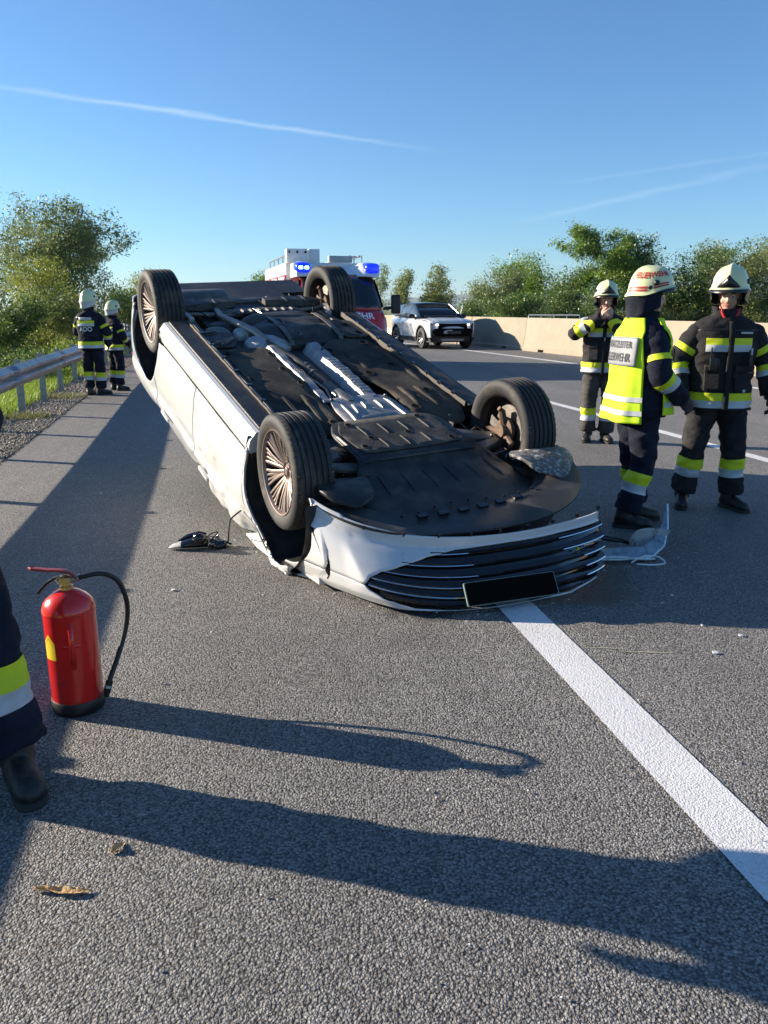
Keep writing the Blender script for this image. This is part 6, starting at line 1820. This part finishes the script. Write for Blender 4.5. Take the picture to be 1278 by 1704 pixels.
def helmet(parent, c, yaw, pitch=0., print_side=False, badge=True, cloth=None, cloth_len=.15, scale=1.):
    """rounded shell with crest, brow plate, side discs and neck cloth; c = head centre"""
    A = Matrix.Translation(c) @ Matrix.Rotation(yaw, 4, 'Z') @ Matrix.Rotation(pitch, 4, 'X') @ Matrix.Scale(scale, 4)
    na, nr = 64, 22

    def pt(a, t, off=0.):
        """a: azimuth from the front, t: 0 rim .. 1 top"""
        ca = math.cos(a)
        zr_ = .045 - .075 * (1 - ca) / 2 - .018 * math.exp(-((abs(abs(a) - 1.75)) / .5) ** 2)
        ph = t * math.pi / 2
        rx, ry = .132, (.158 if ca > 0 else .150)
        k = math.cos(ph) ** .72
        fl = 1 + .09 * max(0, 1 - t * 7) ** 2
        x = (rx + off) * math.sin(a) * k * fl; y = -(ry + off) * ca * k * fl
        z = zr_ + (.178 + off - zr_) * math.sin(ph) ** .95
        z += .012 * math.exp(-(x / .016) ** 2) * min(1, t * 3)       # crest
        return A @ Vector((x, y, z))
    az = np.linspace(-math.pi, math.pi, na + 1)[:-1]
    rings = [[pt(a, t) for a in az] for t in np.linspace(0, .985, nr)]
    sh = mesh_part('helmet', grid_mesh(rings, cap=True), M_HELM, parent)
    MB().loft([[pt(a, 0, .004) for a in az], [pt(a, .045, .004) for a in az], [pt(a, .045, -.004) for a in az], [pt(a, 0, -.006) - Vector((0, 0, .006)) for a in az], [pt(a, 0, .004) - Vector((0, 0, .004)) for a in az]], cap=False).build('helmet_rim', M_HELM if not print_side else M_HELM, sh, angle=50)
    # visor stowed under the brow edge
    MB().loft([[pt(a, 0, .003) + Vector((0, 0, .004)), pt(a, -.0, .006) - Vector((0, 0, .022)), pt(a, -.0, -.002) - Vector((0, 0, .024))] for a in np.linspace(-1.15, 1.15, 24)], closed=False, cap=False).build('visor_edge', M_BLK, sh, angle=50, solid=.003)
    if badge:                                                       # dark triangular brow plate
        V = []; F = []
        n = 12
        for i in range(n + 1):
            u = i / n * 2 - 1; a = u * .62; tt = .07 + .36 * max(0, 1 - abs(u)) ** .85
            V += [pt(a, .05, .005), pt(a, tt, .006)]
        for i in range(n): F.append((2 * i, 2 * i + 2, 2 * i + 3, 2 * i + 1))
        MB().add(V, F).build('brow_plate', M_BLK, sh, angle=60, solid=.004)
    for sg in (1, -1):
        q = pt(sg * 1.35, .22, .004); nv = (q - A @ Vector((0, 0, .05))).normalized()
        Mq = Matrix.Translation(q) @ nv.to_track_quat('Z', 'Y').to_matrix().to_4x4()
        MB().lathe([(0, .010), (.016, .010), (.019, .006), (.020, -.006)], 16, Mq).build('visor_pivot', M_BLK, sh)
        q2 = pt(sg * 1.9, .28, .003)
    if print_side:
        for sg in (1, -1):
            v, f = text_mesh('FEUERWEHR', .050, bold=.0012)
            MB().add([pt(sg * 1.62 + p.x * .95 / .135, .46 + p.y / .20, .0045) for p in v], f).build('helmet_lettering', M_HRED, sh, angle=0)
            for t0, t1 in ((.085, .125), (.145, .185)):
                for a0, a1 in ((.75, 1.46), (1.74, 2.75)):
                    n = 14
                    MB().loft([[pt(sg * lerp(a0, a1, i / n), lerp(t0, t1, j / 2), .004) for j in range(3)] for i in range(n + 1)], closed=False, cap=False).build('helmet_stripe', M_HRED, sh, angle=60)
            q = pt(sg * 1.60, .135, .005); nv = (q - A @ Vector((0, 0, .02))).normalized()
            Mq = Matrix.Translation(q) @ nv.to_track_quat('Z', 'Y').to_matrix().to_4x4()
            MB().lathe([(0, .008), (.013, .008), (.015, .004), (.015, 0)], 14, Mq).build('helmet_button', M_BLK, sh)
    # cloth hanging from the rim to the shoulders
    rings = []
    for a in np.linspace(R_(62), R_(298), 34):
        p = pt(a, 0, -.004); row = []
        for t in np.linspace(0, 1, 7):
            w_ = .018 * math.sin(a * 9) * t + .010 * noise.noise((a * 3, t * 4, 1))
            back = -math.cos(a)
            q = Vector(p) + Vector((0, 0, -cloth_len * t * (.75 + .25 * back))); h = Vector((q.x - c[0], q.y - c[1], 0))
            row.append(q + h * (-.22 * t + w_ * 3 * .6) + h.normalized() * .02 * t * t)
        rings.append(row)
    MB().loft(rings, closed=False, cap=False).build('neck_cloth', cloth or M_NAVY, sh, angle=70, solid=.003)
    return sh


def head_shape(c, yaw, pitch):
    A = Matrix.Translation(c) @ Matrix.Rotation(yaw, 4, 'Z') @ Matrix.Rotation(pitch, 4, 'X')
    mb = MB(); I = A.to_3x3()
    mb.sphere(A @ Vector((0, .01, .03)), (.078, .094, .092), 18, 12, I)         # skull
    mb.sphere(A @ Vector((0, -.028, -.035)), (.060, .066, .078), 16, 10, I)      # face
    mb.sphere(A @ Vector((0, -.060, -.085)), (.030, .030, .028), 10, 8, I)       # chin
    mb.tube([A @ Vector((0, -.088, .012)), A @ Vector((0, -.104, -.020)), A @ Vector((0, -.098, -.030))], [.010, .014, .016], 8)   # nose
    for sg in (1, -1):
        mb.sphere(A @ Vector((sg * .079, .012, -.01)), (.012, .022, .034), 8, 6, I)     # ear
        mb.sphere(A @ Vector((sg * .034, -.070, .026)), (.024, .018, .011), 8, 6, I)    # brow
        mb.sphere(A @ Vector((sg * .036, -.066, -.030)), (.024, .022, .022), 8, 6, I)   # cheek
    return mb, A


def face(parent, A):
    for sg in (1, -1):
        MB().sphere(A @ Vector((sg * .033, -.078, .006)), (.0125, .009, .0085), 10, 6, A.to_3x3()).build('eye', M_EYE, parent)
        MB().sphere(A @ Vector((sg * .033, -.0855, .005)), (.0058, .004, .0058), 8, 6, A.to_3x3()).build('iris', M_IRIS, parent)
        MB().tube([A @ Vector((sg * .018, -.088, .026)), A @ Vector((sg * .034, -.088, .031)), A @ Vector((sg * .050, -.078, .027))], .0038, 6).build('eyebrow', M_HAIR, parent)
    MB().tube([A @ Vector((-.024, -.086, -.058)), A @ Vector((-.008, -.0955, -.056)), A @ Vector((.008, -.0955, -.056)), A @ Vector((.024, -.086, -.058))], [.003, .0055, .0055, .003], 6).build('mouth', M_LIP, parent)


def firefighter(label, loc, rz, J, jacket, trousers, look=(0., 0.), hem=.78, stripes='full', gloves=M_GLOVE, bare=False, vest=False, print_side=False, seed=1., open_front=False, badge=True, cloth=None, knee_light=False, girth=1., cloth_len=.15, scale=1., arm_tape=True):
    root = empty('person', loc, rz, label, 'person', 'firefighters in turnout gear')
    root.scale = (scale, scale, scale)
    J = {**dict(hip=(.095, .0, .92), knee=(.115, -.02, .50), ank=(.125, .02, .10)), **J}
    V = Vector
    side = lambda p, sg: V((p[0] * sg, p[1], p[2]))
    lean = V(J.get('lean', (0, 0, 0)))                              # shift of the shoulders
    hc = V((0, -.015, 1.665)) + lean * 1.15
    # --- the body, one continuous skin
    hb_, A = head_shape(hc, look[0], look[1])
    mb = hb_
    mb.tube([hc + V((0, .012, -.03)), V((0, .01, 1.50)) + lean, V((0, .01, 1.40)) + lean], [.060, .058, .075], 14)
    mb.loft([[V((cx * math.cos(a), cy * math.sin(a), z)) + lean * ((z - .9) / .6) for a in np.linspace(0, 6.283, 21)[:-1]] for z, cx, cy in ((.86, .10, .09), (.95, .155, .11), (1.10, .150, .10), (1.28, .165, .11), (1.40, .175, .095), (1.46, .10, .075))])
    for sg in (1, -1):
        k = 'L' if sg > 0 else 'R'
        sh_ = side((.185, .0, 1.42), sg) + lean; el, wr = V(J['el' + k]), V(J['wr' + k])
        mb.tube([sh_, el, wr], [.050, .042, .030], 12)
        hp, kn, an = V(J.get('hip' + k, side(J['hip'], sg))), V(J.get('knee' + k, side(J['knee'], sg))), V(J.get('ank' + k, side(J['ank'], sg)))
        mb.tube([hp, kn, an], [.072, .055, .042], 12)
    body = mesh_part('body', soft(mb, .0095, 3), M_SKIN, root)
    face(body, A)
    # --- trousers: hips and both legs fused
    tb = MB()
    tb.loft([[V((cx * math.cos(a), cy * math.sin(a), z)) for a in np.linspace(0, 6.283, 25)[:-1]] for z, cx, cy in ((.82, .10, .10), (.86, .165, .125), (.95, .185, .135), (1.06, .175, .125))])
    legs = {}
    for sg in (1, -1):
        k = 'L' if sg > 0 else 'R'
        hp, kn, an = V(J.get('hip' + k, side(J['hip'], sg))), V(J.get('knee' + k, side(J['knee'], sg))), V(J.get('ank' + k, side(J['ank'], sg)))
        cuff = an + V((0, 0, .03)); legs[k] = (hp, kn, cuff)
        rg_, _ = chain([hp, hp.lerp(kn, .5), kn, kn.lerp(cuff, .55), cuff], [.108 * girth, .104 * girth, .090 * girth, .088 * girth, .094 * girth], .03, 18)
        tb.loft(rg_)
    tme = soft(tb, .012, 5, .011, seed)
    tr = mesh_part('trousers', tme, trousers, root)
    for k in 'LR':
        hp, kn, an = legs[k]; o = legs['R' if k == 'L' else 'L']
        mid_o, mid = (o[1] + o[2]) / 2, (kn + an) / 2
        keep = lambda c, mid=mid, mid_o=mid_o: (c - mid).length < (c - mid_o).length and c.z < .6
        band(tme, kn, an, .22, .44, M_YEL, tr, .004, keep); band(tme, kn, an, .44, .62, M_SILV, tr, .004, keep)
        A_ = J.get('toe' + k, (R_(12) if k == 'L' else R_(-12)))
        boot(root, V(J.get('ank' + k, side(J['ank'], 1 if k == 'L' else -1))), A_)
    # --- jacket trunk
    rings = []
    zs = np.linspace(hem, 1.56, 62)
    for z in zs:
        cx = interp(z, [.75, .90, 1.08, 1.25, 1.38, 1.44, 1.48, 1.51, 1.56], [.238, .228, .220, .232, .236, .218, .170, .110, .086]) * girth
        cy = interp(z, [.75, .90, 1.08, 1.25, 1.38, 1.44, 1.48, 1.51, 1.56], [.172, .162, .150, .156, .146, .128, .108, .094, .088]) * girth
        ln = lean * min(max((z - .85) / .6, 0), 1.1)
        ring = []
        for a in np.linspace(0, 2 * math.pi, 65)[:-1]:
            e = 2.4; c, s_ = math.cos(a), math.sin(a); rr = (abs(c) ** e + abs(s_) ** e) ** (-1 / e)
            fold = .012 * max(0, (1.15 - z) / .4) * math.sin(a * 7 + seed + z * 3) + .006 * math.sin(z * 34 + 3 * math.sin(a * 2 + seed)) * math.exp(-((z - 1.08) / .14) ** 2)
            ring.append(V((cx * c * rr * (1 + fold * 2), cy * s_ * rr * (1 + fold * 2) + .012, z)) + ln)
        rings.append(ring)
    jme = grid_mesh(rings); wrinkle(jme, .010, seed + 3)
    jk = mesh_part('jacket', jme, jacket, root)
    q = jk.modifiers.new('thickness', 'SOLIDIFY'); q.thickness = .008
    ax0, ax1 = V((0, 0, hem)), V((0, 0, 1.56)); L = 1.56 - hem
    tz = lambda z: (z - hem) / L
    gap = (lambda c: not (c.y < -.02 and abs(c.x - .01) < .016)) if open_front or stripes == 'front' else None
    if stripes != 'none':
        band(jme, ax0, ax1, tz(hem + .075), tz(hem + .135), M_YEL, jk, .004, gap); band(jme, ax0, ax1, tz(hem + .02), tz(hem + .075), M_SILV, jk, .004, gap)
        ar = lambda c: abs(c.x - lean.x) < .165 and (gap is None or gap(c))
        band(jme, ax0, ax1, tz(1.295), tz(1.345), M_YEL, jk, .004, ar); band(jme, ax0, ax1, tz(1.245), tz(1.295), M_SILV, jk, .004, ar)
    # collar and placket
    cl = [[V(((.088 + .012 * t) * math.sin(a) * girth, -(.090 + .014 * t) * math.cos(a) + .012, 1.50 + .07 * t + .02 * (1 - math.cos(a)) / 2)) + lean for t in (0, .4, .8, 1)] for a in np.linspace(R_(52 if open_front else 22), R_(308 if open_front else 338), 36)]
    MB().loft(cl, closed=False, cap=False).build('collar', jacket, jk, angle=60, solid=.006)
    if not vest:
        def front(x, z, off=.008):
            cx = interp(z, [.75, .90, 1.08, 1.25, 1.38, 1.44, 1.48], [.238, .226, .214, .226, .232, .205, .150]) * girth; cy = interp(z, [.75, .90, 1.08, 1.25, 1.38, 1.44, 1.48], [.172, .162, .150, .156, .146, .128, .108]) * girth
            s_ = min(abs(x) / cx, .98); y = -(cy * (1 - s_ ** 2.4) ** (1 / 2.4)) * 1.03 - off + .012
            return V((x, y, z)) + lean * min(max((z - .85) / .6, 0), 1.1)
        MB().loft([[front(x, z, .010 if 0 < i < 3 else .004) for i, x in enumerate((-.012, -.008, .026, .030))] for z in np.linspace(hem + .005, 1.47, 30)], closed=False, cap=False).build('placket', jacket, jk, angle=60, solid=.004)
        for sg in (1, -1):
            pk = MB().loft([[front(sg * x, z, o_) for x, o_ in ((.055, .006), (.06, .016), (.155, .016), (.16, .006))] for z in np.linspace(hem + .15, hem + .33, 9)], closed=False, cap=False).build('pocket', jacket, jk, angle=50, solid=.004)
            MB().loft([[front(sg * x, z, o_) for x, o_ in ((.05, .010), (.055, .022), (.16, .022), (.165, .010))] for z in np.linspace(hem + .29, hem + .345, 4)], closed=False, cap=False).build('pocket_flap', jacket, pk, angle=50, solid=.004)
        if open_front:
            MB().loft([[V((x, -.085 - .02 * abs(x) / .05 * 0 + .012, z)) + lean + V((0, -.012 * (1.58 - z) / .1, 0)) for x in np.linspace(-.05, .06, 6)] for z in np.linspace(1.44, 1.56, 6)], closed=False, cap=False).build('shirt', M_SHIRT, jk, angle=60, solid=.004)
            for sg in (1, -1):
                MB().loft([[V((sg * (.02 + .05 * t), -.098 + .02 * t, 1.57 - .10 * (1 - t) - .02 * w_)) + lean for w_ in (0, 1, 2)] for t in np.linspace(0, 1, 6)], closed=False, cap=False).build('shirt_collar', M_SHIRT, jk, angle=60, solid=.005)
    # --- sleeves, tapes and hands
    for sg in (1, -1):
        k = 'L' if sg > 0 else 'R'
        sh_ = side((.178, .008, 1.405), sg) + lean; el, wr = V(J['el' + k]), V(J['wr' + k])
        d1, d2 = (el - sh_).normalized(), (wr - el).normalized()
        rg_, cen = chain([sh_ + V((-sg * .06, 0, .012)), sh_ + d1 * .045, sh_.lerp(el, .6), el, el.lerp(wr, .5), wr], [x * girth for x in (.052, .084, .082, .078, .072, .064)], .014, 26)
        sm = grid_mesh(rg_, cap=True); wrinkle(sm, .010, seed + 7 * sg)
        so = mesh_part('sleeve', sm, jacket, root)
        if arm_tape:
            band(sm, sh_, el, .52, .68, M_YEL, so, .004); 
            band(sm, el, wr, .12, .30, M_YEL, so, .004, lambda c, el=el, wr=wr, d2=d2: (c - el).dot(d2) > 0 and (c - el).length < .30); band(sm, el, wr, .30, .46, M_SILV, so, .004, lambda c, el=el, d2=d2: (c - el).dot(d2) > 0)
        if vest is True:
            pass
        pn = V(J.get('palm' + k, (-sg, 0, 0)))
        h_ = hand('hand' if bare else 'glove', wr + d2 * .005, el, pn, M_SKIN if bare else gloves, root, J.get('curl', .55), 1., J.get('thumb' + k, 1))
        if not bare:
            cf, _ = chain([wr - d2 * .035, wr, wr + d2 * .035], [.050, .046, .042], .012, 18)
            MB().loft(cf).build('glove_cuff', gloves, h_, angle=60)
            if gloves is not M_GLOVE:
                pass
    # --- vest
    if vest:
        def vp(a, z, off):
            cx = interp(z, [.75, .90, 1.08, 1.25, 1.38, 1.44, 1.48, 1.53], [.238, .226, .214, .226, .232, .205, .150, .11]) * girth + off; cy = interp(z, [.75, .90, 1.08, 1.25, 1.38, 1.44, 1.48, 1.53], [.172, .162, .150, .156, .146, .128, .108, .10]) * girth + off
            e = 2.4; c, s_ = math.sin(a), math.cos(a); rr = (abs(c) ** e + abs(s_) ** e) ** (-1 / e)
            return V((cx * c * rr, cy * s_ * rr + .012, z)) + lean * min(max((z - .85) / .6, 0), 1.1)
        for nm, a0, a1, zb, fl in (('vest_back', -1.12, 1.12, .80, .045), ('vest_front', math.pi - 1.30, math.pi + 1.30, .86, .05)):
            rings = []
            for z in np.linspace(zb, 1.53, 50):
                t = max(0, (1.28 - z) / .45); w_ = interp(z, [.8, 1.2, 1.40, 1.47, 1.53], [1., .95, .80, .92, 1.0])
                row = []
                for a in np.linspace(a0, a1, 30):
                    am = (a0 + a1) / 2; aa = am + (a - am) * w_
                    row.append(vp(aa, z, .020 + fl * t * .55 + .014 * t * math.sin(a * 6 + seed) + .006 * noise.noise((a * 4, z * 9, seed))))
                rings.append(row)
            vm = grid_mesh(rings, closed=False)
            vo = mesh_part(nm, vm, M_VEST, root); q = vo.modifiers.new('thickness', 'SOLIDIFY'); q.thickness = .005
            for z0, z1 in ((zb + .055, zb + .09), (zb + .15, zb + .185)): band(vm, (0, 0, 0), (0, 0, 1), z0, z1, M_SILV, vo, .007)
            if nm == 'vest_back':
                pm = [[vp(a, z, .034 + .045 * max(0, (1.28 - z) / .45) * .55) for a in np.linspace(-.80, .80, 22)] for z in np.linspace(1.20, 1.40, 14)]
                po_ = MB().loft(pm, closed=False, cap=False).build('back_panel', M_PANEL, vo, angle=60, solid=.002)
                for ln_, zc_, sz in (('EINSATZLEITER', 1.345, .068), ('FEUERWEHR', 1.255, .082)):
                    v, f = text_mesh(ln_, sz, bold=.001)
                    MB().add([vp(-p.x * .50 / .19, zc_ + p.y, .038 + .045 * max(0, (1.28 - zc_ - p.y) / .45) * .55) for p in v], f).build('back_lettering', M_PRINT, po_, angle=0)
            else:
                MB().loft([[vp(a, z, .035) for a in np.linspace(math.pi + .5, math.pi + .9, 6)] for z in np.linspace(1.24, 1.32, 5)], closed=False, cap=False).build('name_badge', M_NAVY, vo, angle=60, solid=.003)
    hm = helmet(root, hc + V((0, .005, .035)), look[0], look[1], print_side, badge, cloth, cloth_len)
    if not print_side and J.get('chin', True):
        hA = Matrix.Translation(hc) @ Matrix.Rotation(look[0], 4, 'Z') @ Matrix.Rotation(look[1], 4, 'X')
        MB().tube([hA @ V((.085, -.01, .01)), hA @ V((.065, -.04, -.06)), hA @ V((.02, -.07, -.118)), hA @ V((-.02, -.07, -.118)), hA @ V((-.065, -.04, -.06)), hA @ V((-.085, -.01, .01))], .006, 6).build('chin_strap', M_BLK, hm)
    return root, jk, jme


# arms hanging a little away from the body
HANG = dict(elL=(.30, .03, 1.15), wrL=(.31, -.06, .90), elR=(-.30, .03, 1.15), wrR=(-.31, -.06, .90), palmL=(-1, .2, 0), palmR=(1, .2, 0), thumbL=-1, thumbR=1)

# 1: right, facing the camera, jacket front open at the neck
p5, j5, m5 = firefighter('firefighter facing the camera in dark open necked jacket, rightmost person', (2.53, 5.86, 0), R_(-6), {**HANG, 'elL': (.34, .02, 1.16), 'wrL': (.37, -.05, .92), 'elR': (-.33, .03, 1.16), 'wrR': (-.30, -.07, .92), 'kneeL': (.15, -.03, .50), 'ankL': (.17, -.02, .10), 'kneeR': (-.15, -.02, .50), 'ankR': (-.19, .03, .10), 'toeL': R_(28), 'toeR': R_(-14), 'curl': .6},
                         M_CHAR, M_CHAR, look=(R_(-22), R_(16)), hem=.80, stripes='front', open_front=True, seed=1.7, girth=1.06, cloth=M_BLK, cloth_len=.13, scale=.965)
# 2: vest wearer, seen from behind his right shoulder
p4, j4, m4 = firefighter('firefighter in fluorescent yellow vest and lettered helmet with his back half turned', (1.775, 5.38, 0), R_(100), {**HANG, 'elR': (-.27, .0, 1.15), 'wrR': (-.24, -.20, .97), 'elL': (.29, .0, 1.15), 'wrL': (.24, -.18, .96), 'kneeR': (-.10, -.02, .50), 'ankR': (-.10, .08, .10), 'kneeL': (.12, -.05, .50), 'ankL': (.12, -.10, .10), 'toeR': R_(-30), 'toeL': R_(-22)},
                         M_NAVY, M_NAVY, look=(R_(-24), R_(2)), hem=.84, stripes='none', vest=True, print_side=True, badge=False, seed=4.1, gloves=M_GLOVE, girth=1.04, cloth=M_NAVY, cloth_len=.19, arm_tape=True, scale=.945)
# 3: behind, both hands raised to the face
p3, j3, m3 = firefighter('firefighter behind the others raising both hands to the face', (2.49, 8.95, 0), R_(-14), {'elL': (.27, -.18, 1.22), 'wrL': (.06, -.24, 1.46), 'elR': (-.33, -.12, 1.28), 'wrR': (-.04, -.25, 1.47), 'palmL': (-.3, .9, .2), 'palmR': (.3, .9, .2), 'thumbL': -1, 'thumbR': 1, 'curl': .9, 'toeL': R_(20), 'toeR': R_(-8), 'ankL': (.10, .02, .10), 'ankR': (-.11, .02, .10)},
                         M_CHAR, M_GREYT, look=(R_(8), R_(10)), hem=.82, stripes='front', seed=7.3, bare=True, girth=1.0, cloth=M_BLK, cloth_len=.12, scale=.965)
# 4 and 5: by the guardrail, looking away
p1, j1, m1 = firefighter('taller firefighter by the guardrail seen from behind with letters on the back', (-5.22, 14.05, 0), R_(172), {'elL': (.29, -.06, 1.15), 'wrL': (.15, -.26, 1.05), 'elR': (-.30, -.04, 1.14), 'wrR': (-.24, -.16, .92), 'palmL': (-.3, .9, 0), 'palmR': (1, .2, 0), 'ankL': (.10, .03, .10), 'ankR': (-.10, -.03, .10), 'toeR': R_(-40), 'toeL': R_(4)},
                         M_NAVY, M_NAVY, look=(R_(-14), 0), hem=.84, seed=9.2, gloves=M_GLOVE, cloth=M_SILV, cloth_len=.12, scale=.975)
v, f = text_mesh('ADO', .11, bold=.003)
MB().add([(-p.x, .150 + .012 + .010 - (p.x / .22) ** 2 * .05, 1.19 + p.y) for p in v], f).build('back_lettering', M_WPRINT, j1, angle=0)
pm = [[(-x, .150 + .022 - (x / .22) ** 2 * .05, z) for x in np.linspace(-.12, .12, 9)] for z in np.linspace(1.35, 1.40, 4)]
MB().loft(pm, closed=False, cap=False).build('shoulder_patch', M_SILV, j1, angle=60, solid=.004)
p2, j2, m2 = firefighter('shorter firefighter by the guardrail turned to the right', (-5.10, 14.9, 0), R_(140), {'elL': (.28, -.08, 1.15), 'wrL': (.16, -.27, 1.10), 'elR': (-.29, -.04, 1.14), 'wrR': (-.20, -.20, .98), 'palmL': (-.3, .9, 0), 'palmR': (1, .2, 0)},
                         M_NAVY, M_NAVY, look=(R_(-10), R_(6)), hem=.84, seed=12.4, cloth=M_SILV, cloth_len=.12, scale=.885)
# 6: nearly out of the picture on the left, only a leg shows
p6, j6, m6 = firefighter('firefighter at the left picture edge of whom one leg and boot show', (-1.535, 2.33, 0), R_(24), {**HANG, 'elL': (.25, .05, 1.15), 'wrL': (.12, -.20, 1.12), 'palmL': (-.3, .9, .2), 'hipL': (.12, -.04, .92), 'kneeL': (.215, -.19, .50), 'ankL': (.265, -.235, .10), 'toeL': R_(14)},
                         M_NAVY, M_NAVY, look=(R_(20), R_(12)), hem=.82, seed=15.5, girth=1.08)

# --- kit on the jackets nearest the camera
def chest_kit(jk_, marks):
    for (nm, c, d, m_) in marks: MB().box(c, d).build(nm, m_, jk_, bevel=min(d) * .3)
chest_kit(j5, [('radio', (-.115, -.178, 1.155), (.055, .035, .10), M_BLK), ('radio_antenna', (-.135, -.178, 1.235), (.010, .010, .09), M_BLK), ('pocket_strap', (-.08, -.186, 1.165), (.014, .012, .055), M_BLK),
               ('name_strip', (.115, -.150, 1.385), (.085, .006, .014), M_SILV), ('logo_patch', (.13, -.176, .955), (.020, .006, .022), M_SILV), ('torch', (.155, -.165, 1.20), (.028, .03, .12), M_BLK), ('torch_clip', (.155, -.182, 1.25), (.012, .006, .05), M_SILV)])
chest_kit(j3, [('glove_clip', (-.10, -.182, .93), (.012, .012, .06), M_BLK), ('zip_pull', (.015, -.175, 1.22), (.010, .01, .04), M_SILV), ('radio', (.13, -.165, 1.20), (.05, .035, .10), M_BLK)])
def seam(jk_, jme_, z, m_): band(jme_, (0, 0, 0), (0, 0, 1), z, z + .006, m_, jk_, .003, None, 'stitched_seam')
for jk_, jme_ in ((j5, m5), (j3, m3), (j1, m1), (j2, m2)):
    seam(jk_, jme_, 1.085, M_BLK); seam(jk_, jme_, 1.40, M_BLK)


# ---- the air: thin haze that pales the distant hills
hz = MB().box((0, 6500, 128), (18400, 13600, 290)).build('haze', bpy.data.materials.new('haze air'), angle=0)
hm_ = hz.data.materials[0]; hm_.use_nodes = True
hn, hl_ = hm_.node_tree.nodes, hm_.node_tree.links
hn.remove(hn['Principled BSDF'])
pv = hn.new('ShaderNodeVolumePrincipled'); pv.inputs['Color'].default_value = (.70, .85, 1., 1); pv.inputs['Density'].default_value = .000055; pv.inputs['Anisotropy'].default_value = .2
hl_.new(pv.outputs[0], hn['Material Output'].inputs['Volume'])
tag(hz, 'thin bluish haze in front of the distant hills', 'haze', kind='stuff')
